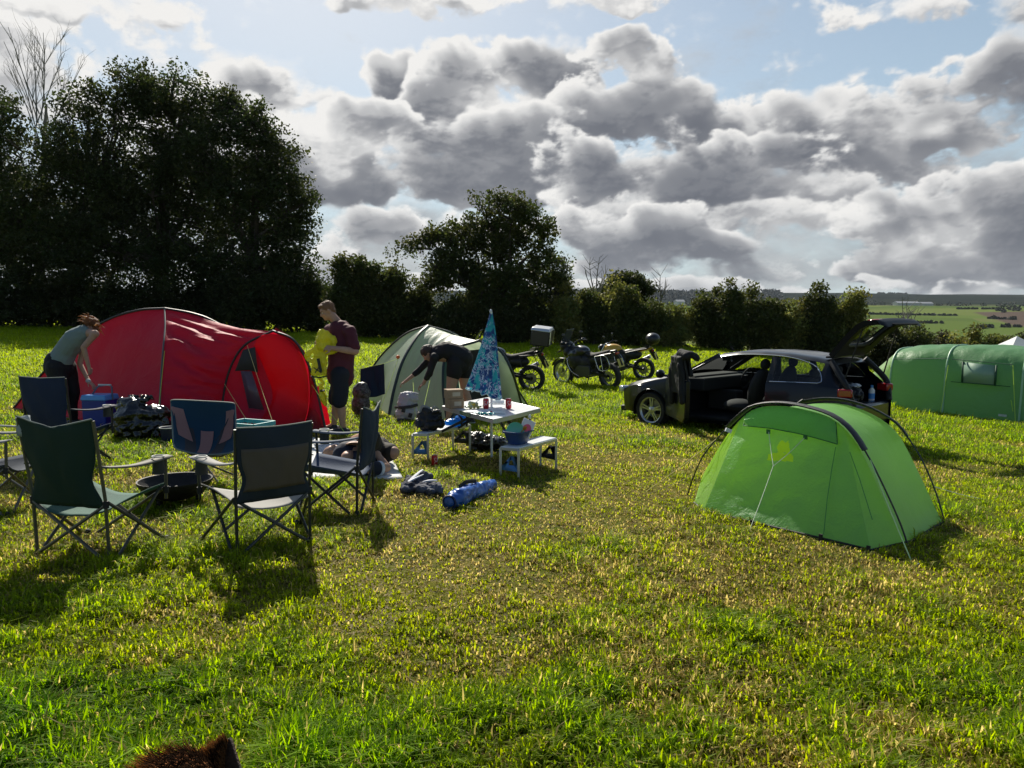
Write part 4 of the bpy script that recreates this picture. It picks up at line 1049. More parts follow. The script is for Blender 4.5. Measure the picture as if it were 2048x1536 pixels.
def tunnel_tent():
    base = Vector((11, 18, -.85)); t = thing('tent', 'long dark green tunnel tent with a side window, behind the car', 'tent', base)
    L = lambda v: Vector(v)-base
    TG = fabric('tunnel_green_fabric', (.13, .30, .13), .34, (.26, .52, .20), bump=.5)
    near = [gp(1776, 818), gp(1884, 832), gp(2036, 850)]; d = (near[2]-near[0]); d.z = 0; per = Vector((-d.y, d.x, 0)).normalized()
    tops = [(1788, 696), (1901, 691), (2030, 698)]; hoops = []
    for (n_, tp) in zip(near, tops):
        w = 2.3; f_ = n_+per*w; f_.z = n_.z; ce = n_+per*(w*.5)
        h = at(tp[0], tp[1], ce.y).z-n_.z; pts = []
        for i in range(25):
            th = PI*i/24; s_ = (1-math.cos(th))/2; s_ = .5+.5*math.copysign(abs(2*s_-1)**.62, s_-.5); z = math.sin(th)**.40
            p = n_.lerp(f_, .03+.94*s_) if 0 < i < 24 else n_.lerp(f_, s_); pts.append(Vector((p.x, p.y, n_.z+h*z)))
        hoops.append(pts)
    mb = MB()
    for a, c in ((0, 1), (1, 2)):
        g_ = coons(hoops[a], hoops[c], line(hoops[a][0], hoops[c][0]), line(hoops[a][-1], hoops[c][-1]), 26, 60, sag=.05, wr=.03, seed=a*3.)
        mb.grid([[L(p) for p in r] for r in g_])
    mb.build('canopy', TG, t, ang=60)
    e0 = near[0]-d.normalized()*1.35; e1 = e0+per*2.3; e0 += per*.25; e1 -= per*.25
    e0.z = G(e0.x, e0.y); e1.z = G(e1.x, e1.y)
    mb = MB(); mb.grid([[L(p) for p in r] for r in coons(line(e0, e1), hoops[0], line(e0, hoops[0][0]), line(e1, hoops[0][-1]), 16, 26, sag=.06, wr=.02)])
    mb.build('end_panel', fabric('light_green_fabric', (.26, .44, .20), .55, (.75, .95, .4), bump=.3), t)
    x0 = near[2]+d.normalized()*1.3; x1 = x0+per*2.2; x0.z = G(x0.x, x0.y); x1.z = G(x1.x, x1.y)
    mb = MB(); mb.grid([[L(p) for p in r] for r in coons(line(x0, x1), hoops[2], line(x0, hoops[2][0]), line(x1, hoops[2][-1]), 16, 26, sag=.06, wr=.02)])
    mb.build('end_panel', TG, t)
    for H_ in hoops:
        v = MB(); v.tube([L(p)*1.0+(L(p)-L(near[1]+per*1.1)).normalized()*.012 for p in H_], .022, 8); v.build('pole_sleeve', mat('sleeve_light_green', (.30, .50, .32), .5), t)
    # near wall window with dark tie tabs
    def wl(px, py, off=.03):
        dr = ray(px, py); o_ = Vector((0, 0, CH)); p0 = near[1]+per*.03; n = -per; s_ = (p0-o_).dot(n)/dr.dot(n); return L(o_+dr*s_+n*off)
    v = MB(); v.add([wl(1929, 724), wl(1992, 731), wl(1990, 771), wl(1927, 765)], [(0, 1, 2, 3)]); v.build('window', mat('tent_window', (.24, .37, .28), .3, spec=.5), t, solid=.01)
    for q in ([(1925, 723), (1929, 723), (1927, 766), (1923, 765)], [(1992, 730), (1996, 731), (1993, 772), (1989, 772)]):
        v = MB(); v.add([wl(x, y, .04) for x, y in q], [(0, 1, 2, 3)]); v.build('window_tie', mat('sleeve_deep_green', (.012, .07, .035), .6), t, solid=.01)
    v = MB()
    for (a, c) in (((1905, 718), (2026, 729)), ((1903, 763), (2022, 773)), ((1790, 718), (1896, 717))): v.tube([wl(*a, .045), wl(*c, .045)], .009, 5)
    v.build('seam', mat('sleeve_deep_green', (.012, .07, .035), .6), t)
    v = MB(); v.box(wl(2003, 830, .05), (.10, .01, .05), (0, 0, math.atan2(d.y, d.x))); v.box(wl(2010, 831, .05), (.09, .01, .05), (0, 0, math.atan2(d.y, d.x)))
    v.build('white_badge', mat('print_white', (.6, .65, .6), .5), t)
    for (a, c) in (((1899, 730), (1883, 832)), ((1893, 770), (1890, 800)), ((1782, 730), (1772, 790)), ((2028, 730), (2034, 850)), ((2024, 800), (2034, 848))):
        guy(t, wl(a[0], a[1], .08), L(gp(c[0], c[1]))-per*.12, GUYM, .007)
    guy(t, L(hoops[0][10]), L(gp(1715, 775)), GUYM, .008); guy(t, L(hoops[0][12]), L(gp(1700, 775)), GUYM, .008)
    guy(t, L(hoops[2][8]), L(gp(2075, 815)), GUYM, .008)
    v = MB(); v.tube([L(hoops[2][5]), L(gp(2052, 782))], .02, 6); v.build('prop_pole', POLEM, t)
    EXCL.append([near[0][:2], near[2][:2], (near[2]+per*2.3)[:2], (near[0]+per*2.3)[:2]])
    # white canopy behind
    c = at(2030, 740, 26.); c.z = G(c.x, 26.); t2 = thing('gazebo', 'white peaked party canopy at the right edge behind the tunnel tent', 'gazebo', c)
    pk = at(2029, 672, 26.)-c; ev = at(2029, 725, 26.)-c; v = MB(); n = 12; G_ = []
    corners = [Vector((-1.5, -1.5, ev.z)), Vector((1.5, -1.5, ev.z)), Vector((1.5, 1.5, ev.z)), Vector((-1.5, 1.5, ev.z))]
    cs = []
    for i in range(4): cs += line(corners[i], corners[(i+1) % 4], 9)[:-1]
    cs.append(cs[0])
    for k_ in range(9):
        s_ = k_/8; G_.append([Vector((p.x*(1-s_), p.y*(1-s_), ev.z+(pk.z-ev.z)*s_**1.35)) for p in cs])
    v.grid(G_); v.build('roof', mat('white_canvas', (.72, .74, .78), .6, transl=.35, tcol=(.8, .82, .88)), t2, weld=.001)
    v = MB(); v.grid([[p*1.0 for p in cs], [p-Vector((0, 0, .25)) for p in cs]]); v.build('valance', mat('white_canvas', (.72, .74, .78), .6), t2)
    for p in corners:
        v = MB(); v.bar((p.x, p.y, 0), (p.x, p.y, ev.z), .04); v.build('leg', mat('alu', (.5, .5, .52), .4, metal=.8), t2)
    v = MB(); 
    c2 = gp(2046, 742); tt = thing('windbreak', 'yellow striped cloth low behind the end of the tunnel tent', 'windbreak', c2)
    v.grid([[Vector((x*.5, 0, .05)), Vector((x*.5, 0, .28))] for x in range(3)]); v.build('cloth', mat('yellow_cloth', (.7, .5, .04), .7), tt, solid=.01)
    for x in (0, 1): 
        v = MB(); v.tube([(x, .02, 0), (x, .02, .4)], .012, 6); v.build('pole', mat('alu', (.5, .5, .52), .4, metal=.8), tt)
tunnel_tent()
# ---------------------------------------------------------------- camp chairs
def quad_chair(label, loc, rz, back, seat, arm, frame, W=.54, H=.86, D=.44, group='folding camp chairs round the fire bowl', mesh=False, style='plain', lean=.05, cup=True, splay=.05, flap=None):
    t = thing('camp_chair', label, 'camp chair', loc, rz, group); w = W/2; S_ = .40
    rr = .0110
    def tb(nm, *p, r=rr):
        v = MB(); v.tube([Vector(q) for q in p], r, 7); return v.build(nm, frame, t)
    for s_ in (-1, 1):
        tb('back_post', (s_*w, -.02, .0), (s_*w, -.03, S_), (s_*w*1.02, -.03-lean, H-.01))
        tb('front_post', (s_*(w+splay), D+.01, .30), (s_*(w+splay), D+.02, .59))
        tb('cross_bar', (s_*(w+.01), -.015, S_-.02), (s_*(w+splay+.02), D-.02, .02))
        tb('cross_bar', (s_*(w+.015), D, S_-.02), (s_*(w+.02), .03, .02))
        tb('cross_bar', (s_*w, -.035, S_-.03), (-s_*(w-.02), -.045, .02))
        tb('cross_bar', (s_*(w+.03), D+.02, S_-.03), (-s_*(w-.02), D+.02, .02))
        for c in ((s_*w, -.02, .012), (s_*(w+splay), D, .012)):
            v = MB(); v.lathe([(.0, 0), (.020, 0), (.018, .022), (.010, .03)], 10, c); v.build('foot', BLACKF, t)
        v = MB(); v.lathe([(.012, 0), (.019, 0), (.019, .045), (.012, .045)], 10, (s_*w, -.028, S_-.05)); v.build('joint', BLACKF, t)
        v = MB(); v.lathe([(.012, 0), (.019, 0), (.019, .045), (.012, .045)], 10, (s_*(w+splay), D+.01, S_-.06)); v.build('joint', BLACKF, t)
        # arm strap
        Gd = []
        for i in range(11):
            u = i/10; y = -.03-lean*.4+u*(D+.09); z = .615-.025*math.sin(u*PI)-.02*u; x0 = s_*(w+splay*u)
            hw = .026+.030*u; Gd.append([Vector((x0-hw, y, z-.004)), Vector((x0, y, z+.004)), Vector((x0+hw, y, z-.004))])
        v = MB(); v.grid(Gd); v.build('armrest', arm, t, solid=.008)
        if cup:
            v = MB(); v.lathe([(.036, 0), (.042, -.10), (.0, -.105)], 14, (s_*(w+splay), D-.05, .585), cap=False); v.build('cup_holder', mat('mesh_pocket', (.04, .04, .035), .8), t)
            v = MB(); v.tube([(s_*(w+splay)+.038*math.cos(a), D-.05+.038*math.sin(a), .605) for a in np.linspace(0, 2*PI, 17)[:-1]], .005, 6, closed=True); v.build('cup_rim', mat('pale_rim', (.55, .55, .5), .6), t)
    # backrest: waisted panel with sagging top edge
    n, m = 21, 21; Gd = []
    for i in range(m):
        v_ = i/(m-1); z0 = S_-.05+(H-S_+.05)*v_; row = []
        waist = 1-(.20 if style == 'plain' else .14)*math.exp(-((v_-.30)/.16)**2)
        for j in range(n):
            u = j/(n-1)*2-1; top = (H-.06*(1-abs(u)**1.1)-z0)*(v_**3) if v_ > 0 else 0
            y = -.03-lean*v_-.045*(1-u*u)*math.sin(v_*PI*.9)-.012+.014*mnoise.noise(Vector((u*2.2+v_, v_*2.6, rz*3)))+.006*mnoise.noise(Vector((u*6+v_*2, v_*5, rz*3)))
            row.append(Vector((u*w*(1.02 if v_ > .72 else waist), y, z0+(top if style != 'flat' else top*.2))))
        Gd.append(row)
    v = MB(); v.grid(Gd); v.build('backrest', back if not isinstance(back, tuple) else back[0], t, solid=.006)
    v = MB(); v.tube([p+Vector((0, 0, .002)) for p in Gd[-1]], .006, 6); v.build('piping', mat('pale_piping', (.16, .19, .17), .7), t)
    if isinstance(back, tuple):
        lo = [[p+Vector((0, -.006, 0)) for p in r[1:-1]] for r in Gd[3:15]]
        v = MB(); v.grid(lo); v.build('backrest_centre', back[1], t, solid=.003)
    # seat
    Gd = []
    for i in range(13):
        v_ = i/12; row = []
        for j in range(15):
            u = j/14*2-1; hw = (w+splay*v_)*(1-.10*math.sin(v_*PI))
            z = S_-.07+.06*v_*abs(u)**2.-.055*(1-u*u)*(1-(v_-.45)**2)+.02*v_+.006*mnoise.noise(Vector((u*3, v_*3, rz)))
            row.append(Vector((u*hw, -.03+v_*(D+.05), z)))
        Gd.append(row)
    v = MB(); v.grid(Gd); v.build('seat', seat, t, solid=.008)
    if flap:
        v = MB(); g_ = [[Vector((flap*w+.01*k_-.03*flap*i/4, -.10+.11*i/4, .80-.13*k_/3-.03*math.sin(i))) for k_ in range(4)] for i in range(5)]
        v.grid(g_); v.build('side_flap', mat('pale_grey_cloth', (.42, .46, .48), .7, transl=.3), t, solid=.006)
    return t
def cloth(nm, c, tl=.12, c2=None): return mat(nm, c, .8, transl=tl, col2=c2, vscale=14, bump=.25, bscale=120)
CH_FR = mat('grey_steel_tube', (.12, .115, .10), .38, metal=.6)
CH_BK = mat('black_steel_tube', (.014, .014, .016), .4)
def ground(x, y): return Vector((x, y, G(x, y)))
def chairs():
    c = (gp(45, 1113)+gp(222, 1119))/2
    quad_chair('dark green folding chair seen from behind, nearest to the left edge', ground(c.x+.06, c.y), R(-14), cloth('bottle_green_cloth', (.006, .030, .020), .10), cloth('bottle_green_seat', (.05, .13, .10), .2), mat('arm_brown', (.12, .11, .085), .7), CH_FR, W=.555, H=.92, lean=.07)
    c = (gp(484, 1094)+gp(604, 1112))/2
    quad_chair('grey brown folding chair with navy top band, seen from behind right of the fire bowl', ground(c.x+.0, c.y+.05), R(38), (cloth('navy_band_cloth', (.016, .026, .042), .08), cloth('brown_mesh_cloth', (.13, .105, .085), .25)), cloth('pale_seat_cloth', (.36, .35, .33), .2), cloth('pale_arm_cloth', (.40, .39, .37), .2), mat('dark_steel_tube', (.045, .05, .05), .35, metal=.5), W=.49, H=.845, style='flat', splay=.09)
    c = (gp(733, 1032)+gp(742, 1004))/2
    quad_chair('navy folding chair seen from the side, between the grey chair and the mat', ground(c.x-.05, c.y), R(84), cloth('navy_cloth', (.014, .028, .060), .12), cloth('navy_seat_cloth', (.05, .085, .16), .22), cloth('steel_blue_arm', (.16, .18, .22), .1), CH_BK, W=.42, H=.85, D=.44, splay=.02)
    quad_chair('folding chair with pale grey arms cut by the left picture edge', ground(-4.35, 5.75), R(-80), cloth('slate_cloth', (.03, .04, .06), .1), cloth('slate_seat_cloth', (.06, .075, .10), .2), cloth('pale_arm_cloth', (.40, .39, .37), .2), CH_FR, W=.50, H=.86, splay=.02, cup=False, flap=None)
    c = at(107, 800, 7.35)
    quad_chair('plain dark blue folding chair behind the dark green one', ground(c.x, 7.3), R(-12), cloth('dark_blue_cloth', (.010, .024, .065), .12), cloth('dark_blue_seat', (.02, .05, .12), .2), cloth('dark_arm', (.03, .035, .05), .1), CH_BK, W=.52, H=.93, style='flat')
    # white cup flap hanging beside the green chair
    p = at(46, 853, 4.60); t = thing('cloth_pouch', 'pale grey cloth pouch hanging at the top left of the dark green chair', 'pouch', p)
    v = MB(); v.grid([[Vector((-.045+.09*j/4+.012*i/4, .01*math.sin(j+i), .055-.11*i/5+.018*j/4*(1 if i < 3 else -1.2))) for j in range(5)] for i in range(6)])
    v.build('cloth', mat('pale_grey_cloth', (.42, .46, .48), .7, transl=.3), t, solid=.02)
    v = MB(); v.tube([(-.04, 0, .0), (-.6, .25, -.02)], .007, 6); v.build('strap', mat('pale_strap', (.4, .4, .38), .7), t)
    # low bucket seat facing us
    b = gp(405, 968); t = thing('moon_chair', 'low blue bucket chair with bronze mesh panels facing the camera behind the fire bowl', 'camp chair', b, 0, 'folding camp chairs round the fire bowl')
    L = lambda x, y, Y_: at(x, y, Y_)-b
    Y0 = b.y
    tl, tr, bl, br = L(342, 800, Y0+.30), L(470, 806, Y0+.30), L(347, 888, Y0-.02), L(474, 896, Y0-.02)
    top = catmull([tl+Vector((0, 0, -.03)), tl+Vector((.03, 0, .0)), (tl+tr)/2+Vector((0, .06, -.005)), tr+Vector((-.03, 0, 0)), tr+Vector((0, 0, -.03))], 5)
    bot = catmull([bl, bl+Vector((.06, -.05, -.04)), (bl+br)/2+Vector((0, -.10, -.06)), br+Vector((-.06, -.05, -.04)), br], 5)
    g_ = coons(bot, top, line(bl, top[0]), line(br, top[-1]), 30, 30, sag=.17, wr=.015)
    nrm = g_; v = MB(); v.grid(g_); v.build('sling', cloth('teal_blue_cloth', (.006, .045, .085), .12), t, solid=.008)
    def on(u0, u1, v0, v1, off=.012, sh=0.):
        out = []
        for i in range(9):
            vv = v0+(v1-v0)*i/8; row = []
            for j in range(7):
                uu = u0+(u1-u0)*j/6+sh*(vv-v0); a = uu*29; c_ = vv*29; i0, j0 = min(28, max(0, int(c_))), min(28, max(0, int(a)))
                fi, fj = c_-i0, a-j0
                p = (g_[i0][j0]*(1-fj)+g_[i0][j0+1]*fj)*(1-fi)+(g_[i0+1][j0]*(1-fj)+g_[i0+1][j0+1]*fj)*fi
                row.append(p+Vector((0, -off, .004)))
            out.append(row)
        return out
    br_ = mat('bronze_mesh', (.42, .20, .17), .5, transl=.25, bump=.8, bscale=30, spec=.7); gr_ = cloth('taupe_cloth', (.040, .038, .040), .1)
    for q in (((.24, .40), .04, .62, -.14), ((.60, .76), .04, .62, .14)):
        v = MB(); v.grid(on(*q[0], q[1], q[2], .007, q[3])); v.build('side_strap', gr_, t)
    for q in ((.42, .58, .08, .62, 0.), (.12, .32, .36, .88, -.22), (.68, .88, .36, .88, .22)):
        v = MB(); v.grid(on(q[0], q[1], q[2], q[3], .015, q[4])); v.build('mesh_panel', br_, t)
    v = MB(); ring = [p for p in top]+[p for p in line(top[-1], br, 6)[1:]]+bot[::-1][1:]+line(bl, top[0], 6)[1:-1]
    v.tube(ring, .008, 6, closed=True); v.build('piping', mat('pale_piping', (.16, .19, .17), .7), t)
    hub = L(406, 918, Y0+.12); v = MB(); v.lathe([(.03, -.05), (.045, -.045), (.045, .05), (.03, .055)], 14, hub); v.build('hub', BLACKF, t)
    for p in (bl, br, tl+Vector((0, 0, -.03)), tr+Vector((0, 0, -.03))):
        v = MB(); v.tube([hub+Vector((0, 0, .03)), hub.lerp(p, .5)+Vector((0, .04, -.03)), p], .010, 7); v.build('support_rod', CH_BK, t)
    for (x, y) in ((-.22, -.13), (.22, -.13), (-.2, .30), (.2, .30)):
        v = MB(); v.tube([hub-Vector((0, 0, .03)), (x, y, .01)], .009, 7); v.build('leg', CH_BK, t)
chairs()
# ---------------------------------------------------------------- fire bowl
def firebowl():
    c = gp(350, 1012); c.y += .02; c.z = G(c.x, c.y); t = thing('fire_bowl', 'black steel fire bowl on short legs with charred embers, between the chairs', 'fire pit', c)
    r = at(418, 970, c.y).x-at(283, 970, c.y).x; r /= 2
    IR = mat('burnt_iron', (.018, .016, .015), .65, metal=.3, var=.5, vscale=20, bump=.4, bscale=60); v = MB()
    v.lathe([(0, .075), (r*.45, .085), (r*.78, .125), (r*.95, .185), (r, .215), (r+.012, .218), (r+.012, .205), (r*.97, .17), (r*.80, .108), (r*.45, .065), (0, .058)], 40); v.build('bowl', IR, t)
    for k_ in range(3):
        a = R(250+k_*120); v = MB(); v.box((r*.62*math.cos(a), r*.62*math.sin(a), .045), (.035, .035, .11), (0, 0, a)); v.build('leg', IR, t, bevel=.004)
    co = thing('embers', 'grey burnt charcoal lumps lying in the black fire bowl', 'charcoal', c+Vector((0, 0, .09))); v = MB(); rg = random.Random(3)
    for k_ in range(55):
        a, q = rg.random()*2*PI, r*.62*rg.random()**.5; s_ = rg.uniform(.010, .026)
        v.ell((q*math.cos(a), q*math.sin(a), .012+.02*rg.random()), (s_*1.4, s_, s_*.8), Euler((rg.random()*3, rg.random()*3, rg.random()*3)).to_matrix(), 6, 5)
    o = v.build('lumps', mat('charcoal', (.05, .048, .046), .85, col2=(.22, .21, .20), vscale=35), co, ang=10)
firebowl()
# ---------------------------------------------------------------- soft lumps: bags, clothes
def crumple(name, label, cat, c, blobs, m, voxel=.012, disp=((9, .03, 'r'), (24, .012, 'r')), rz=0., smooth=4, part='fabric', group=None):
    t = thing(name, label, cat, c, rz, group); v = MB()
    for b_ in blobs:
        v.ell(b_[0], b_[1], Euler(b_[2]).to_matrix() if len(b_) > 2 else None, 20, 14)
    o = v.organic(part, m, t, voxel, smooth, disp); return t
def stuff_left():
    BIN = mat('bin_liner', (.006, .006, .007), .16, spec=.8, bump=.5, bscale=22, transl=.05)
    c = gp(268, 886); c.y += .25; c.z = G(c.x, c.y)
    t = crumple('bin_bag', 'shiny black full bin bag with a gathered top beside the blue cool box', 'bin bag', c,
        [((0, 0, .16), (.36, .26, .20)), ((-.10, 0, .30), (.24, .20, .18)), ((-.14, 0, .44), (.17, .13, .09)), ((-.24, 0, .42), (.10, .10, .12)), ((.10, 0, .28), (.22, .2, .16)), ((.0, -.02, .49), (.10, .05, .035))], BIN, .012, ((3.5, .05, 'n'), (8, .030, 'r'), (22, .008, 'r')), smooth=3)
    v = MB(); rg = random.Random(4)
    for k_ in range(9):
        x = -.16+.03*k_; v.grid([[Vector((x+rg.uniform(-.02, .02)+.02*j, rg.uniform(-.03, .03), .49+.03*i+.012*math.sin(k_*2+j*3))) for j in range(3)] for i in range(3)])
    v.build('gathered_top', BIN, t, solid=.003)
    # cool box
    Yb = 9.85; p = at(200, 800, Yb); b = ground(p.x, Yb); t = thing('cool_box', 'dark blue cool box with a light blue lid and raised grey handle', 'cool box', b, R(-8))
    m = Yb/F; top = at(200, 787, Yb).z-b.z; wd = 54*m; v = MB(); v.box((0, 0, (top-.07)/2), (wd*.94, .26, top-.07), taper=1.04); v.build('body', mat('deep_blue_plastic', (.008, .03, .26), .35, spec=.5), t, bevel=.015)
    v = MB(); v.box((0, 0, top-.045), (wd*1.03, .30, .075), taper=.92); v.build('lid', mat('light_blue_plastic', (.10, .33, .72), .35), t, bevel=.015)
    v = MB(); v.tube([(-wd*.5, 0, top-.10), (-wd*.1, 0, top+.08), (-wd*.02, 0, top+.10), (wd*.32, 0, top+.12), (wd*.5, 0, top+.10), (wd*.52, 0, top-.08)], .012, 6); v.build('handle', mat('dark_slate_plastic', (.10, .13, .2), .5), t)
    v = MB(); v.box((wd*.22, 0, top+.118), (wd*.5, .03, .018)); v.build('handle_grip', mat('pale_plastic', (.6, .62, .66), .4), t, bevel=.004)
    # dark bucket
    c = gp(338, 888); t = thing('bucket', 'small dark blue bucket with a pale rim behind the bucket chair', 'bucket', c); v = MB()
    v.lathe([(0, 0), (.075, 0), (.095, .20), (.088, .20), (.07, .02), (0, .02)], 20, cap=False); v.build('body', mat('navy_plastic', (.01, .015, .05), .4), t)
    v = MB(); v.tube([(.098*math.cos(a), .098*math.sin(a), .20) for a in np.linspace(0, 2*PI, 21)[:-1]], .006, 6, closed=True); v.build('rim', mat('pale_rim', (.55, .55, .5), .6), t)
    # turquoise crate
    c = gp(490, 905); c.y += .15; t = thing('plastic_crate', 'turquoise perforated folding crate behind the grey brown chair', 'crate', ground(c.x, c.y), R(-24)); v = MB()
    TQ = mat('turquoise_plastic', (.07, .36, .40), .45); w, d_, h = .46, .34, .33
    def slats(a, e, nrm):
        a = Vector(a); e = Vector(e)
        for k_ in range(11): p = a.lerp(e, k_/10); v.bar(p, p+Vector((0, 0, h)), .010, .006)
        for z in (0, .06, .12, .18): v.bar(a+Vector((0, 0, z)), e+Vector((0, 0, z)), .008, .012)
        v.bar(a+Vector((0, 0, h-.02)), e+Vector((0, 0, h-.02)), .022, .045)
    q = [(-w/2, -d_/2, 0), (w/2, -d_/2, 0), (w/2, d_/2, 0), (-w/2, d_/2, 0)]
    for i in range(4): slats(q[i], q[(i+1) % 4], None)
    v.box((0, 0, .01), (w, d_, .012)); v.build('body', TQ, t)
    # black rucksack behind the man
    c = gp(697, 846); c.y += .9; t = crumple('rucksack', 'black rucksack with pale speckled side standing behind the man\'s legs', 'rucksack', ground(c.x, c.y),
        [((0, 0, .16), (.15, .12, .2)), ((.01, 0, .36), (.14, .11, .15)), ((.02, 0, .47), (.09, .08, .06))], mat('black_nylon', (.012, .012, .014), .5, col2=(.10, .10, .11), vscale=26, bump=.4), .012, ((5, .02, 'n'), (16, .008, 'r')))
    # rucksack, pale grey
    c = gp(812, 846); c.y += .1; b = ground(c.x, c.y)
    PGm = mat('pale_grey_nylon', (.46, .47, .52), .6, bump=.5, bscale=18, transl=.08)
    t = crumple('rucksack', 'pale grey rucksack the bending woman in black is opening', 'rucksack', b, [((0, 0, .14), (.17, .13, .15)), ((.01, 0, .27), (.15, .11, .10)), ((.03, .0, .36), (.155, .10, .09)), ((.04, 0, .42), (.145, .06, .05))], PGm, .010, ((8, .02, 'n'), (22, .01, 'r')))
    DK = mat('charcoal_nylon', (.03, .03, .034), .6)
    v = MB(); v.tube([(-.165, -.06, .235), (-.06, -.125, .235), (.08, -.13, .25), (.17, -.06, .27)], .014, 6, flat=1.6); v.build('buckle_strap', DK, t)
    for (x, z, a) in ((-.03, .20, .2), (.07, .12, .3)):
        v = MB(); v.box((x, -.135, z), (.055, .02, .07), (0, a, 0)); v.build('patch_pocket', DK, t, bevel=.006)
    v = MB(); v.ell((-.04, -.05, .035), (.13, .09, .045)); v.build('base', DK, t)
    # navy towel pegged to the guy line of the pale tent
    a = at(721, 738, 11.9); e = at(768, 727, 11.9); b = ground(a.x, 11.9); t = thing('towel', 'navy towel hanging from the pale tent\'s guy line', 'towel', b)
    bl = at(733, 795, 11.85); br = at(770, 788, 11.9); g_ = coons([bl-b, (bl+br)/2-b+Vector((0, 0, -.02)), br-b], [a-b, (a+e)/2-b+Vector((0, 0, .005)), e-b], [bl-b, bl.lerp(a, .55)-b+Vector((-.05, 0, 0)), a-b], line(br-b, e-b), 20, 20, sag=.03, wr=.02, wdir='v')
    v = MB(); v.grid(g_); v.build('cloth', cloth('navy_towel', (.006, .022, .055), .2), t, solid=.006)
    v = MB(); v.tube([at(640, 733, 12.2)-b, a-b, e-b, at(795, 718, 12.1)-b], .004, 5); v.build('cord', GUYM, t)
    v = MB(); v.tube([a-b, gp(706, 790)-b], .004, 5); v.build('cord', GUYM, t)
stuff_left()
# ---------------------------------------------------------------- mat, clothes, sacks on the grass
def on_grass():
    P = [gp(612, 962), gp(804, 962), gp(782, 905), gp(652, 872), gp(608, 884)]
    c = sum(P, Vector())/5; c.z = G(c.x, c.y); t = thing('picnic_mat', 'white picnic mat with a black geometric border under the lying person', 'mat', c)
    v = MB(); a, b_, d_, e_ = gp(612, 962), gp(806, 962), gp(778, 908), gp(622, 878)
    g_ = coons(line(a, b_), line(e_, d_), line(a, e_), line(b_, d_), 16, 24)
    v.grid([[Vector((p.x, p.y, G(p.x, p.y)+.022+.006*mnoise.noise(p*4)))-c for p in r] for r in g_])
    m = bpy.data.materials.new('patterned_mat'); m.use_nodes = True; MATS['patterned_mat'] = m; k = NB(m.node_tree); p = m.node_tree.nodes['Principled BSDF']; p.inputs['Roughness'].default_value = .8
    oc = k.n('ShaderNodeTexCoord').outputs['Object']; mp = k.n('ShaderNodeMapping'); mp.inputs['Rotation'].default_value = (0, 0, R(40)); mp.inputs['Scale'].default_value = (1, 1, 0); k.link(oc, mp.inputs[0])
    vo = k.n('ShaderNodeTexVoronoi', feature='DISTANCE_TO_EDGE'); vo.inputs['Scale'].default_value = 24; vo.inputs['Randomness'].default_value = .55; k.link(mp.outputs[0], vo.inputs['Vector'])
    ln = k.ss(vo.outputs['Distance'], .05, .10, 1., 0.)
    sp = k.n('ShaderNodeSeparateXYZ'); k.link(oc, sp.inputs[0])
    edge = k.m('MAXIMUM', k.ss(sp.outputs[0], -.25, -.35), k.ss(sp.outputs[1], .32, .42))
    ln2 = k.m('MULTIPLY', ln, k.m('ADD', k.m('MULTIPLY', edge, .8), .18))
    k.link(k.mixc(ln2, (.66, .66, .66), (.02, .07, .09)), p.inputs['Base Color'])
    v.build('sheet', m, t, solid=.008)
    EXCL.append([a[:2], b_[:2], d_[:2], e_[:2]])
    # hoodie
    NV = mat('navy_jersey', (.016, .018, .032), .85, col2=(.10, .11, .14), vscale=7, bump=.5, bscale=40)
    c = gp(840, 985)
    t = crumple('hoodie', 'crumpled navy hoodie with white lining lying between mat and blue sack', 'hoodie', c, [((0, 0, .04), (.17, .10, .05), (0, 0, .5)), ((.07, -.09, .05), (.15, .07, .05), (0, 0, -.4)), ((-.05, .12, .07), (.12, .10, .06)), ((.03, .16, .10), (.07, .06, .07)), ((-.10, -.02, .06), (.07, .12, .05)), ((.16, -.10, .06), (.05, .05, .05))], NV, .010, ((9, .03, 'r'), (26, .012, 'r')))
    WH = mat('white_lining', (.62, .63, .68), .8)
    v = MB()
    for pth in ([(-.15, -.03, .07), (-.08, .05, .11), (-.02, .16, .15), (0, .22, .16)], [(-.16, -.06, .05), (-.08, -.02, .11), (.02, .10, .14)], [(.03, -.02, .10), (.10, -.06, .12), (.16, -.05, .12)]):
        v.tube(catmull(pth, 6), [.012, .022, .018, .008], 7, flat=.5)
    v.build('lining', WH, t)
    # blue stuff sack
    a, e = gp(905, 1018), gp(985, 982); c = (a+e)/2; L = (e-a).length; rz = math.atan2(e.y-a.y, e.x-a.x)
    t = thing('stuff_sack', 'shiny blue tent sack lying open on the grass', 'sack', c, rz); v = MB()
    v.limb(catmull([(-L*.5, 0, .07), (-L*.3, 0, .075), (0, .01, .065), (L*.3, 0, .055), (L*.5, 0, .05)], 4), list(np.interp(np.linspace(0, 1, 17), [0, .15, .5, .8, 1], [.06, .078, .072, .07, .05])), 20)
    v.organic('fabric', mat('blue_nylon', (.012, .10, .42), .28, spec=.8, bump=.4, bscale=22, transl=.12), t, .009, 3, ((5, .018, 'n'), (12, .012, 'r')))
    v = MB(); v.lathe([(.02, -.02), (.055, .0), (.066, .02), (.06, .03), (.03, .0)], 18, (-L*.5-.03, 0, .07), Euler((0, -PI/2, 0)).to_matrix().to_4x4(), cap=False); v.build('gathered_mouth', mat('dark_blue_nylon', (.006, .015, .07), .5), t)
    v = MB(); v.tube(catmull([(-L*.22, .05, .14), (-L*.1, .03, .165), (.05, .02, .15), (.1, .03, .135)], 4), .010, 6, flat=1.8); v.build('handle', BLACKF, t)
    v = MB(); v.tube(catmull([(-L*.5, -.05, .05), (-L*.5+.02, -.12, .03), (-L*.5+.08, -.17, .015)], 4), .004, 5); v.build('drawstring', mat('sand_cord', (.5, .45, .25), .7), t)
on_grass()
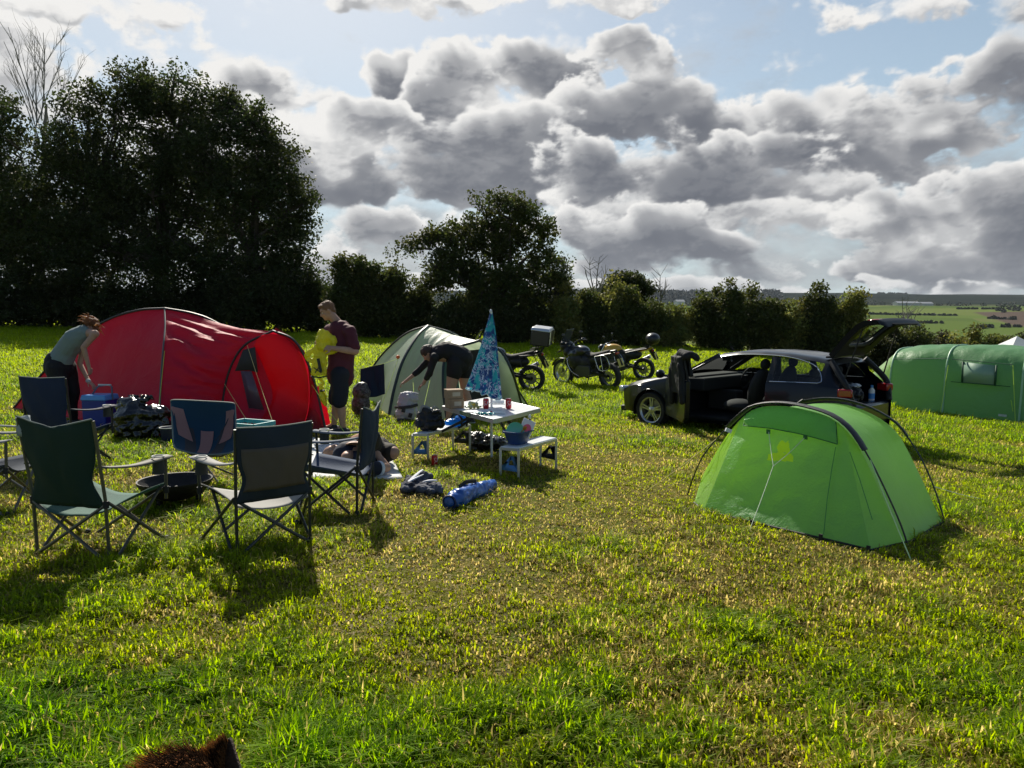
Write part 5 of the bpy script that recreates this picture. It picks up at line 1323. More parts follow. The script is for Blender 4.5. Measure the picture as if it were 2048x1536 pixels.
# ---------------------------------------------------------------- drink cans
CANR = mat('can_red', (.50, .010, .018), .28, metal=.25, spec=.6); ALU = mat('aluminium', (.62, .63, .65), .28, metal=.95); WHT = mat('print_can_white', (.8, .8, .8), .4)
def can(label, loc, rz=0., s_=1.):
    t = thing('drink_can', label, 'drink can', loc, rz, 'red drink cans'); t.scale = (s_, s_, s_); v = MB()
    v.lathe([(.024, 0), (.029, .006), (.0325, .014), (.0325, .100), (.027, .113)], 24); v.build('body', CANR, t)
    v = MB(); v.lathe([(0, .110), (.024, .110), (.027, .1125), (.028, .1165), (.0265, .1165)], 24, cap=False); v.build('lid', ALU, t)
    v = MB()
    for off in (0, PI):
        pts = []
        for k_ in range(22):
            u = k_/21; a = off-PI/2-.85+1.7*u; z = .03+.055*u+.010*math.sin(u*9); pts.append((.0331*math.cos(a), .0331*math.sin(a), z))
        v.tube(pts, [.001, .004, .0025, .0045, .001], 4)
        pts = [(.0331*math.cos(off-PI/2-.5+.28*math.cos(q)), .0331*math.sin(off-PI/2-.5+.28*math.cos(q)), .075+.014*math.sin(q)) for q in np.linspace(.6, 5.6, 14)]
        v.tube(pts, .0022, 4)
    v.build('white_script', WHT, t); return t
# ---------------------------------------------------------------- picnic table set
def picnic():
    zt = .56; Fc, Rc, Lc, Bc = gp(989, 838, zt), gp(1079, 823, zt), gp(886, 812, zt), None
    Bc = Lc+(Rc-Fc)*1.08; c = (Fc+Rc+Lc+Bc)/4; g0 = G(c.x, c.y); b = Vector((c.x, c.y, g0)); zt = Fc.z-g0
    t = thing('picnic_table', 'white folding picnic table with attached benches and blue corner braces', 'picnic table', b)
    WT = mat('white_table_plastic', (.72, .74, .76), .3, spec=.5, var=.06); AL = mat('table_aluminium', (.52, .53, .55), .35, metal=.7); BL = mat('blue_brace', (.06, .20, .46), .4); DKP = mat('dark_brace', (.02, .022, .03), .5)
    Q = [Vector((p.x-b.x, p.y-b.y, zt)) for p in (Fc, Rc, Bc, Lc)]; v = MB()
    v.add([q-Vector((0, 0, .012)) for q in Q]+[q+Vector((0, 0, 0)) for q in Q], [(3, 2, 1, 0), (4, 5, 6, 7), (0, 1, 5, 4), (1, 2, 6, 5), (2, 3, 7, 6), (3, 0, 4, 7)]); v.build('tabletop', WT, t, bevel=.004)
    v = MB()
    for i in range(4): v.bar(Q[i]-Vector((0, 0, .022)), Q[(i+1) % 4]-Vector((0, 0, .022)), .028, .048)
    v.build('edge_rail', AL, t, bevel=.003)
    mid = (Q[0]+Q[3])/2; n = (Q[0]-Q[3]).cross(Vector((0, 0, 1))).normalized(); d_ = (Q[0]-Q[3]).normalized()
    v = MB(); M = Matrix((d_, -n if n.y > 0 else n, Vector((0, 0, 1)))).transposed(); ou = (mid-Vector((0, 0, 0))); ou.z = 0; ou.normalize()
    v.box(Q[3].lerp(Q[0], .48)+ou*.019-Vector((0, 0, .022)), (.26, .004, .040), M); o = v.build('maker_plate', mat('dark_green_plate', (.03, .07, .05), .4, col2=(.3, .35, .2), vscale=60), t)
    tops = []
    def bench(P, hz):
        """P: four foot points near-left, near-right, far-right, far-left (world)"""
        q = [Vector((p.x-b.x, p.y-b.y, 0)) for p in P]
        v = MB(); tq = [x+Vector((0, 0, hz)) for x in q]; v.add([x-Vector((0, 0, .018)) for x in tq]+tq, [(3, 2, 1, 0), (4, 5, 6, 7), (0, 1, 5, 4), (1, 2, 6, 5), (2, 3, 7, 6), (3, 0, 4, 7)])
        v.build('bench_seat', WT, t, bevel=.004); v = MB()
        for i in range(4): v.bar(tq[i]-Vector((0, 0, .022)), tq[(i+1) % 4]-Vector((0, 0, .022)), .02, .026)
        v.build('bench_frame', AL, t)
        for i in range(4):
            v = MB(); v.bar(q[i]+Vector((0, 0, -.02)), tq[i]-Vector((0, 0, .02)), .026, .026); v.build('bench_leg', AL, t, bevel=.003)
        for (i, j, m_) in ((1, 0, BL), (2, 3, DKP)):
            a = q[i]; e = q[j]; tri = [a.lerp(e, .06)+Vector((0, 0, hz*.72)), a.lerp(e, .06)+Vector((0, 0, .09)), a.lerp(e, .92)+Vector((0, 0, .10)), a.lerp(e, .92)+Vector((0, 0, .14))]
            hole = [a.lerp(e, .2)+Vector((0, 0, hz*.42)), a.lerp(e, .2)+Vector((0, 0, .15)), a.lerp(e, .55)+Vector((0, 0, .15)), a.lerp(e, .42)+Vector((0, 0, .24))]
            v = MB(); v.add(tri+hole, [(0, 1, 5, 4), (1, 2, 6, 5), (2, 3, 7, 6), (3, 0, 4, 7)]); v.build('corner_brace', m_, t, solid=.012)
        c_ = (tq[0]+tq[2])/2
        tc_ = Vector((0, 0, zt-.05)); v = MB()
        for s_ in (.3, .7):
            e = tq[0].lerp(tq[3], s_) if (tq[0].lerp(tq[3], s_)).length < (tq[1].lerp(tq[2], s_)).length else tq[1].lerp(tq[2], s_)
            v.bar(e-Vector((0, 0, .02)), tc_.lerp(e, .45)+Vector((0, 0, .02)), .016, .03)
        v.build('hinge_arm', DKP, t)
        for s_ in (0, 1):
            pass
        return tq
    R4 = [gp(1001, 955), gp(1037, 959), gp(1112, 939), gp(1081, 934)]; tR = bench(R4, .33)
    L4 = [gp(826, 920), gp(856, 920), gp(940, 902), gp(906, 900)]; tL = bench(L4, .33)
    u = thing('parasol', 'closed parasol printed with blue turquoise and white waves, standing through the table', 'parasol', b)
    # pole, hem ring, folded canopy
    foot = gp(976, 926)-b; foot = Vector((foot.x*.3, foot.y*.3, 0)); v = MB(); tip = at(981, 624, b.y)-b; Zt = tip.z
    v.tube([(0, 0, 0), (0, 0, Zt)], .013, 10); v.build('pole', mat('white_pole', (.74, .76, .8), .35), u)
    v = MB(); v.ell((tip.x*.5, 0, Zt+.005), (.016, .016, .026)); v.build('finial', mat('pale_plastic', (.6, .62, .66), .4), u)
    hem = at(960, 786, b.y)-b; hz = hem.z; Gd = []
    for i in range(30):
        v_ = i/29; z = Zt-.01-(Zt-hz-.01)*v_; row = []
        rad = .014+.150*v_**.92; off = -.078*v_**1.1
        for j in range(48):
            a = 2*PI*j/48; rf = rad*(1+(.10+.16*v_)*math.sin(a*8+v_*1.5)+.06*math.sin(a*3+v_*5)); lowr = .055*v_**3*math.cos(a)
            row.append(Vector((off+rf*math.cos(a), rf*.72*math.sin(a), z-lowr+.02*v_*math.sin(a*8))))
        row.append(row[0]); Gd.append(row)
    m = bpy.data.materials.new('wave_print'); m.use_nodes = True; k = NB(m.node_tree); p = m.node_tree.nodes['Principled BSDF']; p.inputs['Roughness'].default_value = .6
    oc = k.n('ShaderNodeTexCoord').outputs['Object']; n1 = k.noise(oc, 4.2, 2, .5, 2.4).outputs[0]; n2 = k.noise(oc, 8.5, 2, .5, 2.6).outputs[0]
    base_ = k.ramp(n1, [(.40, (.012, .055, .22)), (.49, (.015, .10, .33)), (.52, (.02, .34, .42)), (.60, (.03, .45, .50))])
    curl = k.m('MULTIPLY', k.ss(k.m('ABSOLUTE', k.m('SUBTRACT', n2, .5)), .05, .02), k.ss(k.noise(oc, 4.5, 2, .5).outputs[0], .44, .54))
    cc = k.mixc(curl, base_, (.62, .66, .80)); k.link(cc, p.inputs['Base Color'])
    tr = k.n('ShaderNodeBsdfTranslucent'); mx = k.n('ShaderNodeMixShader'); mx.inputs[0].default_value = .3; k.link(cc, tr.inputs[0]); k.link(p.outputs[0], mx.inputs[1]); k.link(tr.outputs[0], mx.inputs[2]); k.link(mx.outputs[0], m.node_tree.nodes['Material Output'].inputs[0])
    v = MB(); v.grid(Gd); v.build('canopy', m, u, weld=.0005, ang=80)
    v = MB(); v.tube([Gd[-1][j]*1.0+Vector((0, 0, -.004)) for j in range(48)], .006, 5, closed=True); v.build('hem', mat('pale_aqua_hem', (.45, .62, .66), .6), u)
    v = MB(); v.tube([(-.078+.10*math.cos(a), .05*math.sin(a)-.05, hz-.09+.05*math.sin(a+.6)) for a in np.linspace(2.2, 5.6, 12)], .004, 5); v.build('tie_cord', mat('pale_plastic', (.6, .62, .66), .4), u)
    # things on the table
    def tt(px, py): p_ = gp(px, py, zt+g0-G(0, 8.3)) ; d = ray(px, py); s_ = (zt+g0-CH)/d.z; return Vector((d.x*s_, d.y*s_, zt+g0+.003))
    can('red drink can on the table left of the parasol pole', tt(972, 818), .2)
    can('red drink can on the table right of the parasol pole', tt(1017, 818), .5)
    KB = mat('cardboard', (.36, .24, .14), .8, var=.2, vscale=20, bump=.2); TP = mat('brown_tape', (.30, .17, .07), .4)
    c1 = tt(909, 816); WB = .165
    def carton(label, c_, d3, rz):
        q = thing('cardboard_box', label, 'box', c_, rz, 'cardboard boxes on the table'); v = MB(); v.box((0, 0, d3[2]/2), d3); v.build('carton', KB, q, bevel=.003)
        v = MB(); v.box((0, 0, d3[2]+.0008), (d3[0]+.002, .03, .0016)); v.build('tape', TP, q)
        v = MB(); v.box((d3[0]*.05, -d3[1]/2-.0012, d3[2]*.5), (d3[0]*.5, .001, d3[2]*.45)); v.build('label', mat('paper_label', (.5, .42, .32), .7), q)
    carton('lower cardboard box, wider, standing on the left end of the table', c1, (.17, .15, .105), R(28)); carton('upper cardboard box resting on the other on the table', c1+Vector((-.01, .01, .1072)), (.18, .15, .10), R(22))
    q = thing('paper_towel_roll', 'white rolled paper lying on the table between the cans', 'roll', tt(996, 808)+Vector((0, 0, .022)), 0); v = MB(); v.tube([(-.07, 0, 0), (.07, .01, 0)], .022, 16); v.build('paper', mat('white_paper', (.78, .78, .8), .7), q, ang=50); v = MB(); v.tube([(-.0712, 0, 0), (.0712, .01, 0)], .009, 10); v.build('core', mat('cardboard', (.36, .24, .14), .8), q)
    q = thing('sauce_tube', 'white tube with a red cap lying on the table front', 'tube', tt(996, 828)+Vector((0, 0, .014)), R(-18)); v = MB(); v.limb([(-.06, 0, 0), (.0, 0, 0), (.075, 0, -.006)], [.013, .014, .011], 12); v.build('body', mat('white_tube', (.78, .76, .76), .35), q); v = MB(); v.tube([(-.095, 0, 0), (-.06, 0, 0)], .013, 12); v.build('cap', CANR, q)
    q = thing('teal_pouch', 'flat teal plastic wrap lying at the table front edge', 'pouch', tt(968, 830)+Vector((0, 0, .006)), R(-12)); v = MB(); v.ell((0, 0, .008), (.13, .035, .014)); v.organic('wrap', mat('teal_plastic', (.02, .26, .28), .3), q, .006, 1, ((20, .010, 'r'),))
    q = thing('plastic_wrapper', 'crumpled clear blue and yellow wrapper heap on the table beside the boxes', 'wrapper', tt(945, 818)+Vector((0, 0, .01))); v = MB()
    v.ell((0, 0, .01), (.10, .05, .012)); v.ell((-.02, .05, .035), (.035, .03, .035)); v.ell((.03, .05, .03), (.03, .02, .03)); v.organic('film', mat('wrapper_film', (.35, .5, .55), .2, col2=(.6, .5, .12), vscale=18, transl=.3), q, .006, 1, ((24, .016, 'r'), (60, .006, 'r')))
    q = thing('paper_sheet', 'thin white paper sheet flat on the table behind the teal wrap', 'paper', tt(952, 824)+Vector((0, 0, .001)), R(20)); v = MB(); v.grid([[Vector((.10*i-.1, .07*j-.07, .002+.004*math.sin(i*2+j*3))) for j in range(4)] for i in range(4)]); v.build('sheet', mat('white_paper', (.78, .78, .8), .7), q, solid=.001)
    # left bench: black bag and blue dry bag
    cb = b+(tL[0]+tL[1]+tL[2]+tL[3])/4; dd = (tL[2]-tL[1]).normalized(); rz = math.atan2(dd.y, dd.x)
    bb = b+tL[0].lerp(tL[2], .28)+Vector((0, 0, .001)); BK = mat('black_bag_nylon', (.008, .008, .010), .5, bump=.4)
    q = crumple('duffel_bag', 'black soft bag slumped on the left bench', 'bag', bb, [((0, 0, .10), (.17, .12, .11)), ((-.02, 0, .19), (.12, .09, .07)), ((.05, 0, .20), (.08, .07, .05))], BK, .009, ((9, .03, 'r'), (28, .01, 'r')))
    v = MB(); v.tube(catmull([(-.10, -.03, .20), (-.07, -.05, .275), (.0, -.04, .25), (.02, -.03, .22)], 5), .010, 6, flat=1.6); v.tube(catmull([(.03, .0, .23), (.06, -.03, .27), (.10, 0, .24)], 5), .008, 6); v.build('strap', mat('grey_webbing', (.28, .29, .3), .5), q)
    q = thing('water_carrier', 'translucent bright blue water bag with black straps on the left bench', 'water bag', b+tL[0].lerp(tL[2], .76)+Vector((0, 0, .002)), rz); v = MB(); v.ell((0, 0, .05), (.20, .10, .05)); v.ell((.06, 0, .07), (.12, .07, .045))
    v.organic('bladder', mat('blue_pvc', (.01, .22, .62), .12, transl=.5, tcol=(.02, .5, 1.), spec=.9), q, .009, 2, ((8, .02, 'r'), (24, .008, 'r')))
    v = MB()
    for x in (-.03, .08): v.tube(catmull([(x-.06, -.125, .0), (x-.02, -.10, .10), (x+.05, .05, .135), (x+.06, .13, .02)], 5), .010, 6, flat=1.5)
    v.build('strap', BLACKF, q)
    # right bench: folding wash tub with crockery
    ct = b+tR[0].lerp(tR[2], .30)+Vector((0, 0, .002)); q = thing('washing_up_tub', 'dark blue collapsible washing up tub on the right bench', 'tub', ct, rz); v = MB(); h = .135
    def ring(wx, wy, z, n=28): return [Vector((wx*math.copysign(abs(math.cos(a))**.6, math.cos(a)), wy*math.copysign(abs(math.sin(a))**.6, math.sin(a)), z)) for a in np.linspace(0, 2*PI, n+1)]
    v.grid([ring(.01, .01, .004), ring(.105, .075, .004), ring(.125, .09, .05), ring(.129, .094, .058), ring(.143, .107, .11), ring(.155, .118, h), ring(.165, .128, h), ring(.165, .128, h-.016), ring(.155, .119, h-.018)]); v.build('tub', mat('navy_silicone', (.012, .045, .17), .45), q, weld=.0005, ang=50)
    q = thing('plate', 'mint green plate standing upright in the blue tub', 'plate', ct+Vector((-.03, -.03, .125)), R(12), None, R(78)); v = MB(); v.lathe([(0, 0), (.06, .0), (.085, .014), (.092, .018), (.092, .022), (.082, .018), (.058, .005), (0, .005)], 36); v.build('dish', mat('mint_melamine', (.13, .52, .38), .3, spec=.5), q)
    q = thing('chopping_board', 'white chopping board with a pink panel leaning in the blue tub', 'board', ct+Vector((.075, .0, .13)), R(-10), None, R(70), R(22)); v = MB(); v.box((0, .03, 0), (.13, .17, .008)); v.build('board', mat('white_board', (.78, .74, .76), .4), q, bevel=.004); v = MB(); v.ell((.005, .01, .005), (.045, .06, .004)); v.build('pink_print', mat('pink_print', (.75, .12, .20), .4), q)
    for (x, a, lab) in ((.05, .45, 'black handled knife sticking up from the blue tub'), (.10, .10, 'white headed brush sticking up from the blue tub')):
        q = thing('knife' if a > .3 else 'washing_brush', lab, 'knife' if a > .3 else 'brush', ct+Vector((x, .04, .08)), 0, None, 0, a); v = MB(); v.limb([(0, 0, 0), (0, 0, .17)], [.006, .007], 8); v.build('handle', mat('black_plastic', (.012, .012, .012), .4), q)
        v = MB()
        if a > .3: v.box((0, 0, -.03), (.018, .002, .06)); v.build('blade', ALU, q)
        else: v.ell((0, -.004, .185), (.014, .012, .022)); v.build('brush_head', mat('white_paper', (.78, .78, .8), .7), q)
    q = thing('serving_spoon', 'orange brown spoon tilted against the mint plate in the tub', 'spoon', ct+Vector((.03, -.05, .12)), 0, None, .3, .7); v = MB(); v.limb([(0, 0, -.05), (0, 0, .045)], [.005, .005], 8); v.ell((0, 0, .06), (.018, .006, .026)); v.build('spoon', mat('amber_plastic', (.55, .22, .02), .35), q)
    # black sack under the table
    p = gp(960, 905); p.y += .25
    crumple('bin_bag', 'black open plastic sack on the grass behind the table\'s parasol pole', 'bin bag', ground(p.x+.05, p.y), [((0, 0, .09), (.24, .15, .11)), ((-.08, 0, .14), (.13, .11, .09)), ((.19, 0, .06), (.12, .11, .07))], mat('bin_liner_dull', (.008, .008, .009), .3, spec=.7, bump=.5, bscale=24), .011, ((6, .035, 'r'), (18, .02, 'r')))
    can('red drink can standing in the grass in front of the left bench', gp(869, 932)+Vector((0, 0, .002)), .9)
picnic()
# ---------------------------------------------------------------- car
def wheel_parts(t, c, r, wdt, rim_m, spokes=5, axis='y', style='alloy', brake=False, out=-1, name='wheel'):
    """c: centre; axle along local y; out: side the face looks to"""
    c = Vector(c); TY = mat('tyre_rubber', (.012, .012, .012), .75, bump=.4, bscale=80)
    M = Matrix.Translation(c) @ Euler((PI/2, 0, 0)).to_matrix().to_4x4()      # lathe z -> -y
    e = bpy.data.objects.new(name, None); COL.objects.link(e); e.parent = t; e.empty_display_size = .1
    v = MB(); rr = .70*r if style == 'alloy' else .74*r
    v.lathe([(rr, -wdt*.42), (r*.93, -wdt*.5), (r*.99, -wdt*.36), (r, 0), (r*.99, wdt*.36), (r*.93, wdt*.5), (rr, wdt*.42)], 40, (0, 0, 0), M, cap=False); v.build('tyre', TY, e)
    v = MB(); v.lathe([(rr*.98, wdt*.44), (rr*1.03, wdt*.46), (rr*1.03, wdt*.38), (rr*.93, wdt*.30), (rr*.92, -wdt*.35), (rr*1.02, -wdt*.44)], 40, (0, 0, 0), M, cap=False)
    z0 = wdt*.30 if style == 'alloy' else 0
    if style == 'alloy':
        v.lathe([(0, z0+.01), (.05, z0+.008), (.075, z0-.01), (.075, z0-.04)], 20, (0, 0, 0), M)
        for k_ in range(spokes):
            a = 2*PI*k_/spokes+.3
            for s_ in (-.13, .13):
                p0 = M @ Vector((.055*math.cos(a+s_*2), .055*math.sin(a+s_*2), z0-.005)); p1 = M @ Vector((rr*.95*math.cos(a+s_), rr*.95*math.sin(a+s_), z0+.002))
                v.bar(p0, p1, .026, .018, (0, 1, 0))
    else:
        v.lathe([(0, .05), (.03, .05), (.04, .03), (.04, -.03), (.03, -.05), (0, -.05)], 14, (0, 0, 0), M)
        for k_ in range(spokes):
            a = 2*PI*k_/spokes; p0 = M @ Vector((.03*math.cos(a+.2), .03*math.sin(a+.2), .02*(-1)**k_)); p1 = M @ Vector((rr*.95*math.cos(a), rr*.95*math.sin(a), 0))
            v.bar(p0, p1, .005 if spokes > 12 else .020, .005 if spokes > 12 else .016, (0, 1, 0))
    v.build('rim', rim_m, e, ang=40)
    if brake:
        v = MB(); v.lathe([(.05, -.065), (.13 if style != 'alloy' else .16, -.065), (.13 if style != 'alloy' else .16, -.058), (.05, -.058)], 28, (0, 0, 0), M, cap=False); v.build('brake_disc', mat('brake_steel', (.35, .34, .33), .35, metal=.9), e)
    return e
def car():
    o0 = Vector((1.93, 14.12, 0)); u = Vector((.682, -.731, 0)).normalized(); f_ = Vector((.731, .682, 0))
    gfl = o0+u*.85; grl = o0+u*3.45; zc = -.50
    rz = math.atan2(u.y, u.x); t = thing('parked_car', 'black hatchback with raised tailgate and open front door parked on the grass', 'car', (o0.x, o0.y, zc), rz)
    t.scale = (1.04, 1.04, 1.04)
    PT = mat('black_paint', (.003, .005, .010), .28, coat=.3, spec=.3); BLK = mat('black_trim', (.008, .008, .009), .6); CHR = mat('chrome', (.75, .76, .78), .15, metal=1.)
    GL = mat('car_glass', (.75, .82, .80), .02, trans=1., spec=.5)
    # thin glass: transparent with reflection
    gm_ = GL; nt_ = gm_.node_tree; k = NB(nt_); k_out = nt_.nodes['Material Output']
    tb = k.n('ShaderNodeBsdfTransparent'); tb.inputs[0].default_value = (.68, .74, .73, 1); gb = k.n('ShaderNodeBsdfGlossy'); gb.inputs['Roughness'].default_value = .03
    fr = k.n('ShaderNodeFresnel'); fr.inputs[0].default_value = 1.45; mx = k.n('ShaderNodeMixShader'); k.link(fr.outputs[0], mx.inputs[0]); k.link(tb.outputs[0], mx.inputs[1]); k.link(gb.outputs[0], mx.inputs[2]); k.link(mx.outputs[0], k_out.inputs[0])
    INT = mat('car_interior', (.012, .012, .013), .8); SEAT = mat('seat_cloth', (.016, .016, .018), .85)
    yc = .89; WX = (.85, 3.45); WR = .318
    def top(x): return float(np.interp(x, [0, .06, .2, .5, .9, 1.2, 1.35, 1.7, 2.05, 2.4, 2.8, 3.2, 3.6, 3.9, 4.05, 4.2, 4.28], [.60, .70, .76, .84, .91, .955, 1.00, 1.20, 1.36, 1.41, 1.42, 1.405, 1.365, 1.315, 1.15, .98, .80]))
    def wid(x): return float(np.interp(x, [0, .05, .15, .35, .6, 1.2, 3.4, 3.8, 4.1, 4.25, 4.3], [.50, .62, .74, .82, .865, .885, .885, .875, .83, .76, .66]))
    def belt(x): return float(np.interp(x, [0, .3, .9, 1.25, 2, 3, 3.8, 4.1, 4.3], [.58, .70, .85, .92, .935, .955, .975, .95, .78]))
    def wroof(x): return float(np.interp(x, [0, 1.2, 1.35, 2.05, 2.8, 3.6, 3.95, 4.3], [.80, .80, .80, .625, .60, .585, .57, .57]))
    xs = sorted(set([round(q, 3) for q in list(np.arange(0, 4.301, .05))+[.02, .08, 4.28]]))
    def ringp(x):
        w = wid(x); zt = top(x); zb = min(belt(x), zt-.015); wr = min(wroof(x), w-.01); sill = .20 if .5 < x < 3.8 else .24
        low = [(w-.07, sill), (w-.03, .27), (w-.008, .36), (w+.004, .46), (w+.006, .55), (w+.004, .64), (w-.004, .74), (w-.016, zb-.05 if zb-.05 > .75 else .755+(zb-.8)*.3), (w-.035, zb)]
        # keep heights in order near the nose
        zz = np.maximum.accumulate([q[1] for q in low]); zz = np.minimum(zz, zb); low = [(a, float(z)) for (a, _), z in zip(low, zz)]
        if zt-zb > .12:
            e = zt-.065; up_ = [(w-.05+(wr+.02-(w-.05))*k_/3, zb+(e-zb)*k_/3) for k_ in (1, 2, 3)]
        else:
            e = zb+(zt-zb)*.5; up_ = [(w-.06-.02*k_, zb+(e-zb)*k_/3) for k_ in (1, 2, 3)]
        u0 = up_[-1][0]; roof = [(u0*.93, zt-.028 if zt-zb > .12 else e+(zt-e)*.5), (u0*.75, zt-.008), (u0*.4, zt), (0, zt+.004)]
        return low+up_+roof
    rings = [ringp(x) for x in xs]; nr = len(rings[0])
    for sd in (-1, 1):
        near = sd < 0; v = MB(); g_ = MB(); g2 = MB(); V_ = []
        for x, r in zip(xs, rings):
            row = []
            for (y, z) in r:
                px_, pz_ = x, z
                for wx in WX:
                    dx, dz = x-wx, z-WR
                    q = math.hypot(dx, dz)
                    if .30 < q < .41 and y > wid(x)-.1 and z < .8: px_, pz_ = wx+dx/q*.372, WR+dz/q*.372
                row.append(Vector((px_, yc+sd*y, pz_)))
            V_.append(row)
        def keep(i, j):
            x = (xs[i]+xs[i+1])/2; z = sum(q.z for q in (V_[i][j], V_[i+1][j], V_[i][j+1], V_[i+1][j+1]))/4
            if j < 9:
                for wx in WX:
                    if math.hypot((V_[i][j].x+V_[i+1][j].x)/2-wx, z-WR) < .365 and z < .70: return None
            if 8 <= j <= 10 and 1.45 < x < 3.82: return 'glass'
            if j >= 11 and 1.30 < x < 2.02 : return 'screen'
            if j >= 10 and x > 3.93: return None
            if j >= 8 and x > 4.10: return None
            if near and 1.20 < x < 3.02 and 1 <= j <= 10: return 'open'
            return 'body'
        for i in range(len(xs)-1):
            for j in range(nr-1):
                kx = keep(i, j); x = (xs[i]+xs[i+1])/2
                q = [V_[i][j], V_[i+1][j], V_[i+1][j+1], V_[i][j+1]]
                if kx == 'body': v.add(q, [(0, 1, 2, 3)] if near else [(3, 2, 1, 0)])
                elif kx in ('glass', 'screen'):
                    if near and 1.20 < x < 3.02 and kx == 'glass': continue
                    (g2 if kx == 'screen' else g_).add(q, [(0, 1, 2, 3)])
        v.build('body_side', PT, t, weld=.0008, ang=40, solid=0)
        for nm_, lo_, hi_ in (('side_window', 0, 99), ) : g_.build(nm_, GL, t, weld=.0008)
        g2.build('windscreen_half' if False else 'windscreen', GL, t, weld=.0008)
        # wheel arch liners
        for wx in WX:
            v = MB(); v.tube([(wx+.372*math.cos(a), yc+sd*.885, WR+.372*math.sin(a)) for a in np.linspace(-.25, PI+.25, 22)], .012, 6); v.build('arch_lip', PT, t)
            v = MB(); P0 = [[Vector((wx+.375*math.cos(a), yc+sd*yy, WR+.375*math.sin(a))) for yy in (.88, .45)] for a in np.linspace(-.3, PI+.3, 18)]; v.grid(P0); v.build('arch_liner', BLK, t)
        # window surround
        sy = yc+sd*.01
        def sp(x, z, off=.008):
            w = wid(x)-.05; wr = wroof(x)+.02; zb = belt(x); e = top(x)-.065; s_ = min(1, max(0, (z-zb)/(e-zb))); return Vector((x, yc+sd*(w+(wr-w)*s_+off), z))
        loop = [sp(1.40, .93), sp(1.70, 1.115), sp(2.02, 1.275), sp(2.4, 1.345), sp(2.8, 1.36), sp(3.2, 1.345), sp(3.5, 1.29), sp(3.72, 1.20), sp(3.84, 1.03), sp(3.80, .985)]
        v = MB(); v.tube(catmull(loop, 5)+[sp(3.05, .965)]+([] if near else [sp(1.4, .935)]), .009, 6); v.build('chrome_trim', CHR, t)
        for (xa, xb, wd_) in ((3.04, 3.02, .09),)+(() if near else ((2.35, 2.42, .10),)):
            v = MB(); v.bar(sp(xa, .95, -.02), sp(xb, 1.335, -.02), wd_, .04, (0, 1, 0)); v.build('pillar', BLK, t)
        v = MB(); v.bar(sp(1.36, .93, -.03), sp(2.04, 1.33, -.03), .06, .05, (0, 1, 0)); v.build('a_pillar', PT, t)
        v = MB(); v.box((.10, yc+sd*.60, .635), (.16, .26, .11), (0, 0, sd*.5)); v.build('headlight', mat('headlight', (.6, .62, .66), .12, spec=.9, metal=.3), t, bevel=.03)
        # rear lamp
        v = MB(); v.box((4.17, yc+sd*.74, .86), (.20, .14, .12), (0, 0, -sd*.35)); v.build('tail_light', mat('red_lamp', (.35, .008, .012), .15, spec=.8), t, bevel=.02)
        # rear pillars framing the boot
        v = MB(); v.tube(catmull([(3.90, yc+sd*.60, 1.30), (4.06, yc+sd*.70, 1.12), (4.20, yc+sd*.74, .93), (4.27, yc+sd*.66, .66)], 5), .045, 8); v.build('boot_pillar', BLK, t)
        for wx in WX:
            wheel_parts(t, (wx, yc+sd*.79, WR), WR, .215, mat('alloy_silver', (.48, .49, .50), .3, metal=.8), 5, brake=True) if near else wheel_parts(t, (wx, yc+.79, WR), WR, .215, mat('alloy_silver', (.48, .49, .50), .3, metal=.8), 5)
    # B post seen through the open door, grille, bumpers, floor, dash
    v = MB(); v.box((4.20, yc, .50), (.16, 1.5, .34)); v.build('rear_bumper', PT, t, bevel=.05)
    v = MB(); v.box((.03, yc, .48), (.05, .9, .26), (0, .1, 0)); v.build('grille', BLK, t, bevel=.02)
    v = MB(); v.box((.06, yc, .27), (.12, 1.3, .10)); v.build('front_bumper', BLK, t, bevel=.02)
    v = MB(); v.box((2.4, yc, .27), (3.1, 1.55, .05)); v.build('floor', INT, t)
    v = MB(); v.box((1.62, yc, .82), (.42, 1.45, .22)); v.box((1.48, yc, .93), (.35, 1.4, .06)); v.box((1.80, yc, .52), (.55, .24, .35)); v.build('dashboard', INT, t, bevel=.04)
    v = MB(); v.tube([(1.98+.06*math.sin(a), yc+.38+.18*math.cos(a), .88+.18*math.sin(a)) for a in np.linspace(0, 2*PI, 25)[:-1]], .016, 8, closed=True); v.box((1.95, yc+.38, .88), (.05, .12, .1)); v.build('steering_wheel', INT, t)
    for (x, y) in ((2.45, .42), (2.45, 1.36)):
        e = bpy.data.objects.new('front_seat', None); COL.objects.link(e); e.parent = t
        v = MB(); v.ell((x-.1, y, .50), (.27, .25, .11)); v.build('cushion', SEAT, e); v = MB(); v.ell((x+.22, y, .82), (.11, .24, .34), Euler((0, .28, 0)).to_matrix()); v.build('seat_back', SEAT, e)
        v = MB(); v.ell((x+.33, y, 1.20), (.06, .13, .09)); v.build('headrest', SEAT, e)
    v = MB(); v.box((3.2, yc, .50), (.45, 1.35, .2)); v.box((3.48, yc, .78), (.14, 1.35, .52), (0, .25, 0))
    v.build('rear_seat', SEAT, t, bevel=.05)
    for y in (.45, .89, 1.33):
        v = MB(); v.ell((3.56, y, 1.10), (.05, .12, .075)); v.build('headrest', SEAT, t)
    v = MB(); v.box((1.24, yc, .58), (.05, 1.56, .66)); v.build('bulkhead', INT, t)
    v = MB(); v.box((2.2, yc+.80, .60), (2.3, .05, .62)); v.box((3.5, yc-.77, .62), (.9, .05, .55)); v.build('door_lining', INT, t)
    v = MB(); v.box((.72, yc, .50), (.9, 1.0, .4)); v.build('engine_bay', INT, t)
    v = MB(); v.box((4.0, yc, .60), (.55, 1.3, .04)); v.build('boot_floor', INT, t)
    v = MB(); v.box((2.35, .13, .75), (.14, .04, .9)); v.build('b_post', INT, t, bevel=.01) if False else None
